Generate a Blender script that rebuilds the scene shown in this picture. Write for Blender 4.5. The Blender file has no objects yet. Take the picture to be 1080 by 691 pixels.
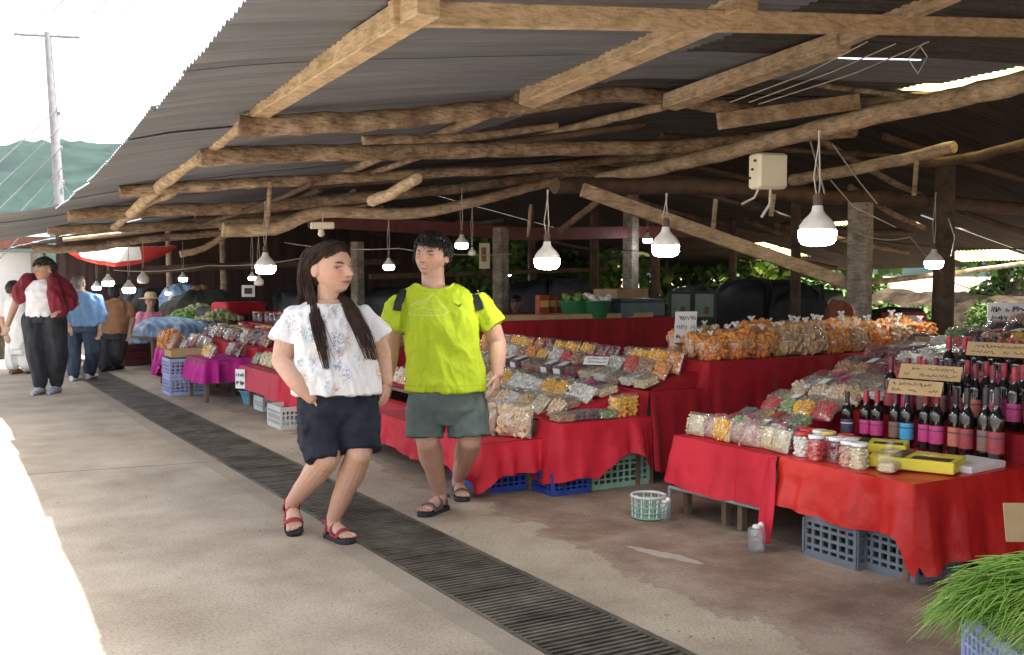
import bpy, math, random
import numpy as np
from mathutils import Vector, Matrix, noise

sc = bpy.context.scene
col = sc.collection
R = math.radians
rnd = random.Random(7)

# ------------------------------------------------------------------ camera
F, HZ, CH, PW, PH = 1100.0, 287.0, 1.55, 1080.0, 691.0
YAW = math.atan((540 + 105) / F)
PIT = math.atan((345.5 - HZ) / F)
cd = bpy.data.cameras.new('camera')
cam = bpy.data.objects.new('camera', cd); col.objects.link(cam)
cam.location = (0, 0, CH)
cam.rotation_euler = (math.pi / 2 - PIT, 0, -YAW)
cd.sensor_width = 36.0
cd.lens = 36.0 * F / PW
cd.clip_start = 0.05; cd.clip_end = 5000
sc.camera = cam

# ------------------------------------------------------------------ light
SUN = Vector((0.235, -0.10, 0.95)).normalized()
wd = bpy.data.worlds.new('World'); sc.world = wd; wd.use_nodes = True
wn = wd.node_tree.nodes; wl = wd.node_tree.links
sky = wn.new('ShaderNodeTexSky'); sky.sky_type = 'NISHITA'; sky.sun_disc = False
sky.sun_elevation = math.asin(SUN.z); sky.sun_rotation = math.atan2(SUN.x, SUN.y)
sky.air_density = 1.0; sky.dust_density = 3.0; sky.ozone_density = 1.0
hs = wn.new('ShaderNodeHueSaturation'); hs.inputs['Saturation'].default_value = 0.35   # hazy, whitened sky
wl.new(sky.outputs[0], hs.inputs['Color']); wl.new(hs.outputs[0], wn['Background'].inputs[0]); wn['Background'].inputs[1].default_value = 0.15
sl = bpy.data.lights.new('sun', 'SUN'); sl.energy = 4.2; sl.angle = R(0.5); sl.color = (1.0, 0.95, 0.87)
so = bpy.data.objects.new('sun', sl); col.objects.link(so)
so.rotation_euler = SUN.to_track_quat('Z', 'Y').to_euler(); so.location = (0, 0, 30)
sc.view_settings.view_transform = 'Standard'
sc.view_settings.look = 'None'
sc.view_settings.exposure = 2.05
sc.view_settings.gamma = 1.0
sc.view_settings.use_curve_mapping = False
sc.cycles.max_bounces = 10; sc.cycles.diffuse_bounces = 5; sc.cycles.glossy_bounces = 3
sc.cycles.transmission_bounces = 6; sc.cycles.transparent_max_bounces = 16
sc.cycles.use_denoising = True
sc.cycles.sample_clamp_indirect = 8
sc.cycles.caustics_reflective = False; sc.cycles.caustics_refractive = False

# ------------------------------------------------------------------ picture-to-place helpers (a point on a known plane of the place)
_fw = np.array([math.sin(YAW) * math.cos(PIT), math.cos(YAW) * math.cos(PIT), -math.sin(PIT)])
_rt = np.array([math.cos(YAW), -math.sin(YAW), 0.0]); _up = np.cross(_rt, _fw)
_O = np.array([0, 0, CH])
def ray(px, py):
    d = _fw * F + _rt * (px - 540) - _up * (py - 345.5)
    return d / np.linalg.norm(d)
def atZ(px, py, z=0.0):
    d = ray(px, py); return Vector(_O + d * ((z - CH) / d[2]))
def atX(px, py, x):
    d = ray(px, py); return Vector(_O + d * (x / d[0]))
def atY(px, py, y):
    d = ray(px, py); return Vector(_O + d * (y / d[1]))
def atD(px, py, dep):
    d = ray(px, py); return Vector(_O + d * (dep / (d @ _fw)))
def pix(p):
    v = np.array(p) - _O; z = v @ _fw
    return 540 + F * (v @ _rt) / z, 345.5 - F * (v @ _up) / z

# ------------------------------------------------------------------ materials
M = {}
def _new(name):
    m = bpy.data.materials.new(name); m.use_nodes = True
    nt = m.node_tree; b = nt.nodes['Principled BSDF']
    M[name] = m
    return m, nt, nt.nodes, nt.links, b
def mat(name, c1, c2=None, scale=8.0, rough=0.6, bump=0.0, bscale=None, metal=0.0, detail=5.0,
        stretch=(1, 1, 1), fleck=0.0, spec=0.5, trans=0.0, sheen=0.0, coat=0.0, r2=None, space='Object', sub=0.0, lo=0.35, hi=0.65):
    m, nt, n, l, b = _new(name)
    b.inputs['Roughness'].default_value = rough
    b.inputs['Metallic'].default_value = metal
    b.inputs['Specular IOR Level'].default_value = spec
    b.inputs['Transmission Weight'].default_value = trans
    b.inputs['Sheen Weight'].default_value = sheen
    b.inputs['Coat Weight'].default_value = coat
    if sub:
        b.inputs['Subsurface Weight'].default_value = sub
        b.inputs['Subsurface Radius'].default_value = (0.02, 0.008, 0.004)
        b.inputs['Subsurface Scale'].default_value = 0.5
    tc = n.new('ShaderNodeTexCoord'); mp = n.new('ShaderNodeMapping')
    mp.inputs['Scale'].default_value = stretch
    l.new(tc.outputs[space], mp.inputs['Vector'])
    tx = n.new('ShaderNodeTexNoise'); tx.inputs['Scale'].default_value = scale; tx.inputs['Detail'].default_value = detail
    tx.inputs['Roughness'].default_value = 0.62
    l.new(mp.outputs[0], tx.inputs['Vector'])
    cr = n.new('ShaderNodeValToRGB')
    cr.color_ramp.elements[0].position = lo; cr.color_ramp.elements[1].position = hi
    if c2 is None: c2 = tuple(min(1, v * 1.18) for v in c1); c1 = tuple(v * 0.86 for v in c1)
    cr.color_ramp.elements[0].color = (*c1, 1); cr.color_ramp.elements[1].color = (*c2, 1)
    l.new(tx.outputs['Fac'], cr.inputs[0]); base_out = cr.outputs[0]
    if fleck:   # dark grain, knots and bark scraps
        m2 = n.new('ShaderNodeMapping'); m2.inputs['Scale'].default_value = (0.22, 0.22, 1.0); l.new(tc.outputs[space], m2.inputs['Vector'])
        t2 = n.new('ShaderNodeTexNoise'); t2.inputs['Scale'].default_value = 46; t2.inputs['Detail'].default_value = 7; t2.inputs['Roughness'].default_value = 0.7; l.new(m2.outputs[0], t2.inputs['Vector'])
        r2_ = n.new('ShaderNodeValToRGB'); r2_.color_ramp.elements[0].position = 0.36; r2_.color_ramp.elements[1].position = 0.56
        r2_.color_ramp.elements[0].color = (1 - fleck, 1 - fleck * 1.05, 1 - fleck * 1.1, 1); r2_.color_ramp.elements[1].color = (1.06, 1.06, 1.06, 1); l.new(t2.outputs['Fac'], r2_.inputs[0])
        mm = n.new('ShaderNodeMix'); mm.data_type = 'RGBA'; mm.blend_type = 'MULTIPLY'; mm.inputs[0].default_value = 1.0
        l.new(base_out, mm.inputs[6]); l.new(r2_.outputs[0], mm.inputs[7]); base_out = mm.outputs[2]
    l.new(base_out, b.inputs['Base Color'])
    if r2 is not None:
        mr = n.new('ShaderNodeMapRange'); mr.inputs['To Min'].default_value = rough; mr.inputs['To Max'].default_value = r2
        mr.inputs['From Min'].default_value = 0.3; mr.inputs['From Max'].default_value = 0.7
        l.new(tx.outputs['Fac'], mr.inputs[0]); l.new(mr.outputs[0], b.inputs['Roughness'])
    if bump:
        tb = n.new('ShaderNodeTexNoise'); tb.inputs['Scale'].default_value = bscale or scale * 4; tb.inputs['Detail'].default_value = 6
        l.new(mp.outputs[0], tb.inputs['Vector'])
        bp = n.new('ShaderNodeBump'); bp.inputs['Strength'].default_value = bump; bp.inputs['Distance'].default_value = 0.02
        l.new(tb.outputs['Fac'], bp.inputs['Height']); l.new(bp.outputs[0], b.inputs['Normal'])
    return m
def emit(name, c, s):
    m, nt, n, l, b = _new(name)
    b.inputs['Base Color'].default_value = (*c, 1)
    b.inputs['Emission Color'].default_value = (*c, 1); b.inputs['Emission Strength'].default_value = s
    return m
def film(name, tint=(0.95, 0.95, 0.95), milky=0.08, gloss=0.16, rough=0.12):
    """thin clear plastic: mostly see-through, a little milky, crinkled highlights"""
    m, nt, n, l, b = _new(name)
    n.remove(b); out = n['Material Output']
    tr = n.new('ShaderNodeBsdfTransparent'); tr.inputs[0].default_value = (*tint, 1)
    df = n.new('ShaderNodeBsdfDiffuse'); df.inputs[0].default_value = (0.8, 0.8, 0.8, 1)
    gl = n.new('ShaderNodeBsdfGlossy'); gl.inputs['Roughness'].default_value = rough
    tc = n.new('ShaderNodeTexCoord'); tx = n.new('ShaderNodeTexNoise'); tx.inputs['Scale'].default_value = 38; tx.inputs['Detail'].default_value = 3
    bp = n.new('ShaderNodeBump'); bp.inputs['Strength'].default_value = 0.9; bp.inputs['Distance'].default_value = 0.012
    l.new(tc.outputs['Object'], tx.inputs['Vector']); l.new(tx.outputs['Fac'], bp.inputs['Height'])
    l.new(bp.outputs[0], gl.inputs['Normal'])
    m1 = n.new('ShaderNodeMixShader'); m1.inputs[0].default_value = milky
    m2 = n.new('ShaderNodeMixShader'); m2.inputs[0].default_value = gloss
    l.new(tr.outputs[0], m1.inputs[1]); l.new(df.outputs[0], m1.inputs[2])
    l.new(m1.outputs[0], m2.inputs[1]); l.new(gl.outputs[0], m2.inputs[2])
    l.new(m2.outputs[0], out.inputs[0])
    return m
def vcol(name, rough=0.6, bump=0.0, bscale=60, sub=0.0, spec=0.5, sheen=0.0, distance=0.004):
    """colour comes from the mesh's own 'tone' attribute (prints, lips, brows), with a fine noise"""
    m, nt, n, l, b = _new(name)
    b.inputs['Roughness'].default_value = rough; b.inputs['Specular IOR Level'].default_value = spec
    b.inputs['Sheen Weight'].default_value = sheen
    if sub:
        b.inputs['Subsurface Weight'].default_value = sub
        b.inputs['Subsurface Radius'].default_value = (0.02, 0.008, 0.004)
        b.inputs['Subsurface Scale'].default_value = 0.4
    at = n.new('ShaderNodeAttribute'); at.attribute_name = 'tone'
    tc = n.new('ShaderNodeTexCoord'); tx = n.new('ShaderNodeTexNoise'); tx.inputs['Scale'].default_value = bscale; tx.inputs['Detail'].default_value = 5
    l.new(tc.outputs['Object'], tx.inputs['Vector'])
    mr = n.new('ShaderNodeMapRange'); mr.inputs['To Min'].default_value = 0.82; mr.inputs['To Max'].default_value = 1.12
    l.new(tx.outputs['Fac'], mr.inputs[0])
    mx = n.new('ShaderNodeVectorMath'); mx.operation = 'SCALE'
    l.new(at.outputs['Color'], mx.inputs[0]); l.new(mr.outputs[0], mx.inputs['Scale'])
    l.new(mx.outputs[0], b.inputs['Base Color'])
    if bump:
        bp = n.new('ShaderNodeBump'); bp.inputs['Strength'].default_value = bump; bp.inputs['Distance'].default_value = distance
        l.new(tx.outputs['Fac'], bp.inputs['Height']); l.new(bp.outputs[0], b.inputs['Normal'])
    return m

# ------------------------------------------------------------------ mesh builder
class MB:
    def __init__(s): s.v = []; s.f = []; s.mi = []; s.smooth = []
    def add(s, vs, fs, mi=0, smooth=False):
        o = len(s.v)
        s.v.extend([tuple(p) for p in vs]); s.f.extend([tuple(i + o for i in f) for f in fs])
        s.mi.extend([mi] * len(fs)); s.smooth.extend([smooth] * len(fs))
        return s
    def box(s, c, size, rot=None, mi=0):
        hx, hy, hz = size[0] / 2, size[1] / 2, size[2] / 2
        vs = [Vector((x, y, z)) for x in (-hx, hx) for y in (-hy, hy) for z in (-hz, hz)]
        if rot is not None: vs = [rot @ v for v in vs]
        vs = [v + Vector(c) for v in vs]
        return s.add(vs, [(0, 1, 3, 2), (4, 6, 7, 5), (0, 4, 5, 1), (2, 3, 7, 6), (0, 2, 6, 4), (1, 5, 7, 3)], mi)
    def bbox(s, c, size, bev=0.004, rot=None, mi=0):
        """box with chamfered upright and top edges"""
        hx, hy, hz = size[0] / 2, size[1] / 2, size[2] / 2; b = min(bev, hx * .8, hy * .8, hz * .8)
        rings = []
        for z, i in ((-hz, b), (-hz + b, 0), (hz - b, 0), (hz, b)):
            x, y = hx - i, hy - i; k = b
            rings.append([Vector(q + (z,)) for q in ((-x + k, -y), (x - k, -y), (x, -y + k), (x, y - k), (x - k, y), (-x + k, y), (-x, y - k), (-x, -y + k))])
        vs = [v for r_ in rings for v in r_]
        if rot is not None: vs = [rot @ v for v in vs]
        vs = [v + Vector(c) for v in vs]; fs = []
        for k in range(3):
            for j in range(8): fs.append((k * 8 + j, k * 8 + (j + 1) % 8, k * 8 + 8 + (j + 1) % 8, k * 8 + 8 + j))
        fs.append(tuple(range(7, -1, -1))); fs.append(tuple(range(24, 32)))
        return s.add(vs, fs, mi)
    def tube(s, pts, rad, n=8, mi=0, smooth=True, cap=True, flat=None, jit=0.0, seed=0):
        """round bar along a polyline; rad a number or one per point; flat=(a,b) for an oval section"""
        pts = [Vector(p) for p in pts]; k = len(pts)
        rads = [rad] * k if isinstance(rad, (int, float)) else list(rad)
        rr = random.Random(seed)
        vs = []; ref = None
        for i, p in enumerate(pts):
            t = (pts[min(i + 1, k - 1)] - pts[max(i - 1, 0)])
            t = t.normalized() if t.length > 1e-9 else Vector((0, 0, 1))
            if ref is None: ref = Vector((0, 0, 1)) if abs(t.z) < 0.9 else Vector((1, 0, 0))
            u = ref - t * ref.dot(t)
            if u.length < 1e-5: u = Vector((1, 0, 0)) - t * t.x
            u.normalize(); w = t.cross(u); ref = u
            a, b = flat if flat else (1, 1)
            for j in range(n):
                an = 2 * math.pi * j / n; q = 1 + (rr.uniform(-jit, jit) if jit else 0)
                vs.append(p + (u * math.cos(an) * a + w * math.sin(an) * b) * rads[i] * q)
        fs = [(i * n + j, i * n + (j + 1) % n, (i + 1) * n + (j + 1) % n, (i + 1) * n + j) for i in range(k - 1) for j in range(n)]
        o = len(s.v); s.add(vs, fs, mi, smooth)
        if cap: s.add(vs[:n], [tuple(range(n - 1, -1, -1))], mi); s.add(vs[-n:], [tuple(range(n))], mi)
        return s
    def lathe(s, prof, c=(0, 0, 0), n=16, mi=0, smooth=True, axis=None):
        vs = []; c = Vector(c)
        for r, z in prof:
            for j in range(n):
                a = 2 * math.pi * j / n; p = Vector((r * math.cos(a), r * math.sin(a), z))
                if axis is not None: p = axis @ p
                vs.append(p + c)
        k = len(prof)
        fs = [(i * n + j, i * n + (j + 1) % n, (i + 1) * n + (j + 1) % n, (i + 1) * n + j) for i in range(k - 1) for j in range(n)]
        s.add(vs, fs, mi, smooth)
        s.add(vs[:n], [tuple(range(n - 1, -1, -1))], mi); s.add(vs[-n:], [tuple(range(n))], mi)
        return s
    def loft(s, rings, mi=0, smooth=True, closed=True):
        n = len(rings[0]); vs = [p for r_ in rings for p in r_]; k = len(rings)
        fs = [(i * n + j, i * n + (j + 1) % n, (i + 1) * n + (j + 1) % n, (i + 1) * n + j) for i in range(k - 1) for j in range(n)]
        s.add(vs, fs, mi, smooth)
        if closed: s.add(rings[0], [tuple(range(n - 1, -1, -1))], mi, smooth); s.add(rings[-1], [tuple(range(n))], mi, smooth)
        return s
    def grid(s, P_, mi=0, smooth=True, flip=False):
        """P_: rows of points"""
        r_, c_ = len(P_), len(P_[0]); vs = [p for row in P_ for p in row]
        fs = []
        for i in range(r_ - 1):
            for j in range(c_ - 1):
                q = (i * c_ + j, i * c_ + j + 1, (i + 1) * c_ + j + 1, (i + 1) * c_ + j)
                fs.append(q[::-1] if flip else q)
        return s.add(vs, fs, mi, smooth)
    def ball(s, c, r, n=8, m=6, scale=(1, 1, 1), mi=0, rot=None):
        c = Vector(c); rings = []
        for i in range(m + 1):
            ph = math.pi * (0.02 + 0.96 * i / m)
            ring = []
            for j in range(n):
                a = 2 * math.pi * j / n
                p = Vector((math.sin(ph) * math.cos(a) * scale[0], math.sin(ph) * math.sin(a) * scale[1], -math.cos(ph) * scale[2])) * r
                if rot is not None: p = rot @ p
                ring.append(c + p)
            rings.append(ring)
        return s.loft(rings, mi)
    def mesh(s, name, mats):
        me = bpy.data.meshes.new(name)
        me.from_pydata(s.v, [], s.f); me.update()
        for m in (mats if isinstance(mats, (list, tuple)) else [mats]): me.materials.append(m if not isinstance(m, str) else M[m])
        me.polygons.foreach_set('material_index', s.mi); me.polygons.foreach_set('use_smooth', s.smooth)
        return me
    def build(s, name, mats, parent=None, loc=(0, 0, 0), rot=(0, 0, 0)):
        o = bpy.data.objects.new(name, s.mesh(name, mats)); col.objects.link(o)
        o.location = loc; o.rotation_euler = rot
        if parent: o.parent = parent
        return o
def tag(o, label, cat, group=None, kind=None):
    o['label'] = label; o['category'] = cat
    if group: o['group'] = group
    if kind: o['kind'] = kind
    return o
def struct(o): o['kind'] = 'structure'; return o
def thing(name, label, cat, loc=(0, 0, 0), rz=0.0, group=None):
    o = bpy.data.objects.new(name, None); col.objects.link(o)
    o.location = loc; o.rotation_euler = (0, 0, rz); o.empty_display_size = 0.05
    return tag(o, label, cat, group)
def copy_tree(o, loc, rz=0.0, label=None, group=None, scale=1.0, tilt=(0, 0)):
    c = o.copy(); col.objects.link(c); c.location = loc; c.rotation_euler = (tilt[0], tilt[1], rz)
    c.scale = (scale,) * 3 if isinstance(scale, (int, float)) else scale
    if label: c['label'] = label
    if group: c['group'] = group
    def rec(src, dst):
        for ch in list(src.children):
            k = ch.copy(); col.objects.link(k); k.parent = dst; rec(ch, k)
    rec(o, c)
    return c
def fbm(x, y=0.0, z=0.0, oct=4):
    return noise.fractal(Vector((x, y, z)), 0.9, 2.0, oct)
ORD = ['first', 'second', 'third', 'fourth', 'fifth', 'sixth', 'seventh', 'eighth', 'ninth', 'tenth', 'eleventh', 'twelfth', 'thirteenth', 'fourteenth', 'fifteenth', 'sixteenth', 'seventeenth', 'eighteenth']
# ------------------------------------------------------------------ colours of the place
mat('log_bark', (0.22, 0.15, 0.095), (0.54, 0.41, 0.28), scale=4, rough=0.85, bump=1.0, bscale=26, fleck=0.6)
mat('log_bare', (0.40, 0.29, 0.18), (0.68, 0.53, 0.36), scale=5, rough=0.8, bump=0.7, bscale=26, fleck=0.42)
mat('sawn_timber', (0.52, 0.375, 0.225), (0.72, 0.56, 0.37), scale=4, rough=0.75, bump=0.3, bscale=40, fleck=0.38)
mat('dark_timber', (0.07, 0.043, 0.028), (0.16, 0.10, 0.065), scale=5, rough=0.8, bump=0.5, bscale=20)
mat('maroon_paint', (0.10, 0.02, 0.022), (0.16, 0.035, 0.035), scale=6, rough=0.55)
mat('concrete_post', (0.20, 0.17, 0.135), (0.38, 0.34, 0.285), scale=7, rough=0.9, bump=0.6, fleck=0.4)
mat('pole_concrete', (0.20, 0.195, 0.20), (0.28, 0.275, 0.28), scale=5, rough=0.8)
mat('roof_iron_shaded', (0.055, 0.051, 0.049), (0.14, 0.132, 0.126), scale=2.4, rough=0.6, r2=0.8, metal=0.15, stretch=(0.3, 7, 1), fleck=0.35)  # same iron, darkened where the light falls off further in
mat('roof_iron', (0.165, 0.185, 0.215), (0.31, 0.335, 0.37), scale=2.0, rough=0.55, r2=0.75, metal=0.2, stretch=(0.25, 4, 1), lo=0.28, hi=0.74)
mat('roof_rust_shaded', (0.032, 0.022, 0.018), (0.08, 0.057, 0.045), scale=2.2, rough=0.7, metal=0.1, stretch=(0.35, 6, 1))  # brown rear iron, also darkened for the shade deep under the roof
mat('grate_steel', (0.05, 0.04, 0.03), (0.16, 0.135, 0.105), scale=3, rough=0.7, metal=0.25, fleck=0.3)
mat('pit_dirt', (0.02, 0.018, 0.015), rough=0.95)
mat('wire_grey', (0.42, 0.38, 0.33), rough=0.6)
mat('wire_black', (0.02, 0.02, 0.02), rough=0.5)
mat('cream_plastic', (0.55, 0.50, 0.36), (0.64, 0.58, 0.43), scale=5, rough=0.45)
mat('white_plastic', (0.78, 0.78, 0.77), (0.84, 0.84, 0.83), scale=5, rough=0.35)
mat('white_paper', (0.78, 0.78, 0.78), (0.84, 0.84, 0.83), scale=9, rough=0.8)
mat('cardboard', (0.42, 0.28, 0.14), (0.52, 0.36, 0.19), scale=6, rough=0.85)
mat('ink', (0.03, 0.03, 0.04), rough=0.7)
mat('leaf_green', (0.035, 0.08, 0.016), (0.10, 0.19, 0.04), scale=1.2, rough=0.6, spec=0.25)
mat('leaf_light', (0.10, 0.19, 0.035), (0.22, 0.33, 0.07), scale=1.2, rough=0.55, spec=0.25)
mat('tree_bark', (0.06, 0.042, 0.03), (0.14, 0.10, 0.07), scale=6, rough=0.9, bump=0.6)
mat('earth', (0.22, 0.15, 0.09), (0.34, 0.25, 0.16), scale=0.4, rough=0.95)
mat('stone_bank', spec=0.05, c1=(0.018, 0.013, 0.008), c2=(0.07, 0.052, 0.034), scale=2.2, rough=0.95, bump=0.8, bscale=8)

def ground_mat(name, kind):
    m, nt, n, l, b = _new(name)
    tc = n.new('ShaderNodeTexCoord'); sx = n.new('ShaderNodeSeparateXYZ'); l.new(tc.outputs['Object'], sx.inputs[0])
    def nz(scale, detail=6, rough=0.6):
        t = n.new('ShaderNodeTexNoise'); t.inputs['Scale'].default_value = scale; t.inputs['Detail'].default_value = detail
        t.inputs['Roughness'].default_value = rough; l.new(tc.outputs['Object'], t.inputs['Vector']); return t.outputs['Fac']
    def ramp(src, stops):
        r_ = n.new('ShaderNodeValToRGB'); e = r_.color_ramp.elements
        while len(e) < len(stops): e.new(0.5)
        for el, (p, c) in zip(e, stops): el.position = p; el.color = (*c, 1) if len(c) == 3 else c
        l.new(src, r_.inputs[0]); return r_.outputs[0]
    def mixc(fac, a, c, mode='MIX'):
        x = n.new('ShaderNodeMix'); x.data_type = 'RGBA'; x.blend_type = mode
        if isinstance(fac, float): x.inputs[0].default_value = fac
        else: l.new(fac, x.inputs[0])
        for i, q in ((6, a), (7, c)):
            if isinstance(q, tuple): x.inputs[i].default_value = (*q, 1)
            else: l.new(q, x.inputs[i])
        return x.outputs[2]
    def mth(op, a, c=None, c2=None):
        x = n.new('ShaderNodeMath'); x.operation = op
        for i, q in enumerate((a, c, c2)):
            if q is None: continue
            if isinstance(q, (int, float)): x.inputs[i].default_value = q
            else: l.new(q, x.inputs[i])
        return x.outputs[0]
    conc = ramp(nz(1.6, 8), [(0.3, (0.28, 0.222, 0.160)), (0.52, (0.385, 0.317, 0.238)), (0.72, (0.46, 0.388, 0.298))])
    speck = ramp(nz(70, 3), [(0.36, (0.62, 0.62, 0.62)), (0.5, (1, 1, 1)), (0.68, (1.16, 1.15, 1.12))])
    conc = mixc(0.75, conc, speck, 'MULTIPLY')
    h = nz(60, 4)
    if kind == 'walk':
        # rough aggregate patch, joints, the band along the drain
        j = mth('ABSOLUTE', mth('SUBTRACT', sx.outputs[1], mth('MULTIPLY_ADD', sx.outputs[0], -0.13, mth('ADD', mth('MULTIPLY', nz(3), 0.05), 8.80))))
        jm = mth('LESS_THAN', j, 0.013)
        j2 = mth('ABSOLUTE', mth('SUBTRACT', sx.outputs[1], 19.5)); jm = mth('MAXIMUM', jm, mth('LESS_THAN', j2, 0.02))
        conc = mixc(mth('MULTIPLY', jm, 0.75), conc, (0.09, 0.075, 0.06))
        bx = mth('ADD', sx.outputs[0], mth('MULTIPLY', nz(7), 0.05))
        band = mth('MULTIPLY', mth('GREATER_THAN', bx, 2.10), 0.45)
        conc = mixc(band, conc, (0.23, 0.195, 0.155))
        stain = ramp(nz(0.55, 7, 0.7), [(0.42, (1, 1, 1)), (0.7, (0.80, 0.77, 0.73))])
        conc = mixc(0.8, conc, stain, 'MULTIPLY')
        # road beyond the concrete apron
        road = ramp(nz(3, 8), [(0.3, (0.11, 0.105, 0.10)), (0.7, (0.18, 0.175, 0.165))])
        conc = mixc(mth('LESS_THAN', sx.outputs[0], -2.6), conc, road)
        rough = 0.85
    else:
        # concrete strip by the drain, then trodden red-brown earth with a broken edge
        edge = mth('ADD', sx.outputs[0], mth('MULTIPLY_ADD', nz(1.1, 8, 0.7), 1.3, -0.65))
        fac = ramp(edge, [(0.0, (0, 0, 0)), (1.0, (1, 1, 1))])
        mr = n.new('ShaderNodeMapRange'); mr.inputs['From Min'].default_value = 3.26; mr.inputs['From Max'].default_value = 3.36
        l.new(edge, mr.inputs[0])
        # the earth reaches the kerb only near the first stalls; farther on the strip is wider
        yy = n.new('ShaderNodeMapRange'); yy.inputs['From Min'].default_value = 5.5; yy.inputs['From Max'].default_value = 9.0
        yy.inputs['To Min'].default_value = 0.86; yy.inputs['To Max'].default_value = 0.55
        l.new(sx.outputs[1], yy.inputs[0])
        dirt = ramp(nz(1.7, 9, 0.68), [(0.34, (0.10, 0.058, 0.042)), (0.47, (0.20, 0.128, 0.096)), (0.62, (0.33, 0.245, 0.195))])
        dirt = mixc(0.6, dirt, speck, 'MULTIPLY')
        rim = mth('MULTIPLY', mth('LESS_THAN', mth('ABSOLUTE', mth('SUBTRACT', edge, 3.30)), 0.03), 0.35)
        conc = mixc(rim, conc, (0.12, 0.08, 0.06))
        conc = mixc(mth('MULTIPLY', mr.outputs[0], yy.outputs[0]), conc, dirt)
        # pale spilled-cement streak
        wx = mth('SUBTRACT', sx.outputs[0], mth('MULTIPLY_ADD', sx.outputs[1], -0.26, 4.74)); 
        wy = mth('SUBTRACT', sx.outputs[1], 4.45)
        dd = mth('ADD', mth('MULTIPLY', mth('MULTIPLY', wx, wx), 260), mth('MULTIPLY', mth('MULTIPLY', wy, wy), 14))
        wm = mth('MULTIPLY', mth('LESS_THAN', mth('ADD', dd, mth('MULTIPLY', nz(9, 6), 2.2)), 1.75), 0.6)
        conc = mixc(wm, conc, (0.52, 0.48, 0.44))
        rough = 0.72
    l.new(conc, b.inputs['Base Color']); b.inputs['Roughness'].default_value = rough
    b.inputs['Specular IOR Level'].default_value = 0.35
    bp = n.new('ShaderNodeBump'); bp.inputs['Strength'].default_value = 0.35; bp.inputs['Distance'].default_value = 0.01
    hh = mth('ADD', h, mth('MULTIPLY', nz(4, 6), 3.0))
    l.new(hh, bp.inputs['Height']); l.new(bp.outputs[0], b.inputs['Normal'])
    return m
ground_mat('walk_concrete', 'walk'); ground_mat('stall_floor', 'floor')

DX0, DX1 = 2.22, 2.755
def sheet(name, x0, x1, y0, y1, z, m):
    b = MB(); nx = 8
    b.grid([[(x0 + (x1 - x0) * i / nx, y0 + (y1 - y0) * j / 12, z) for i in range(nx + 1)] for j in range(13)])
    return struct(b.build(name, m))
sheet('terrain', -1500, 1500, -600, 2400, -0.22, 'earth')
sheet('walkway', -30, DX0, -25, 90, 0.0, 'walk_concrete')
sheet('market_floor', DX1, 40, -25, 90, 0.0, 'stall_floor')
b = MB()
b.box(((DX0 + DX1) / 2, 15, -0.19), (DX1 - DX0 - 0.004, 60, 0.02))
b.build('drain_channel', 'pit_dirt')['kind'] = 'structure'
for o_, x in (('walkway', DX0), ('floor', DX1)):
    b = MB(); b.box((x + (-0.012 if x < 2.5 else 0.012), 32.5, -0.098), (0.02, 115, 0.19)); b.build('kerb_edge', 'concrete_post')['kind'] = 'structure'
# drain cover: ribs across, two side rails, in lengths of 1.2 m
for k in range(22):
    y0 = -1.0 + k * 1.2; b = MB()
    for i in range(30):
        y = y0 + 0.02 + i * 0.04
        b.box(((DX0 + DX1) / 2, y, -0.015 + rnd.uniform(-.002, .002)), (DX1 - DX0 - 0.05, 0.021, 0.02))
    for x in (DX0 + 0.018, DX1 - 0.018): b.box((x, y0 + 0.6, -0.016), (0.024, 1.192, 0.03))
    o = b.build('drain_grate', 'grate_steel')
    where = 'closest to the camera' if k < 4 else ['under the woman in the white top', 'beside the man in the green shirt', 'just beyond the couple', 'level with the striped tarp stall', 'leading to the strolling trio'][min(4, (k - 4) // 3)]
    tag(o, 'dark ribbed steel drain cover, ' + where, 'drain cover', 'drain covers along the walkway')

# ------------------------------------------------------------------ far hills
mat('hill_forest', (0.001, 0.009, 0.006), (0.014, 0.036, 0.024), scale=0.07, rough=0.95, bump=1.0, bscale=0.12, detail=9, spec=0.05)
b = MB(); rows = []
for i in range(46):
    row = []
    for j in range(151):
        ang = R(-45 + j * 0.9); dist = 420 + i * 9
        t = i / 45
        hgt = (80 + 13 * fbm(ang * 2.2 + 3, 1.7) + 5 * fbm(ang * 9, 4.1) + 9 * math.exp(-((math.degrees(ang) + 4) / 4.0) ** 2)) * math.sin(min(1, t * 1.25) * math.pi / 2)
        hgt += 5.0 * fbm(ang * 70, dist * 0.08) * min(1, t * 4)
        row.append((dist * math.sin(ang), dist * math.cos(ang), hgt - 0.5))
    rows.append(row)
b.grid(rows, flip=True); o = b.build('hills', 'hill_forest'); o['kind'] = 'structure'

# ------------------------------------------------------------------ the hazy air between here and the hills
hz = bpy.data.materials.new('haze_air'); hz.use_nodes = True; M['haze_air'] = hz
hz.node_tree.nodes.remove(hz.node_tree.nodes['Principled BSDF']); pv = hz.node_tree.nodes.new('ShaderNodeVolumePrincipled')
pv.inputs['Color'].default_value = (0.80, 0.88, 0.95, 1); pv.inputs['Density'].default_value = 0.00015
hz.node_tree.links.new(pv.outputs[0], hz.node_tree.nodes['Material Output'].inputs['Volume'])
b = MB(); b.box((0, 900, 69.4), (3200, 3200, 141.2)); o = b.build('haze', 'haze_air'); o['kind'] = 'stuff'
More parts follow.
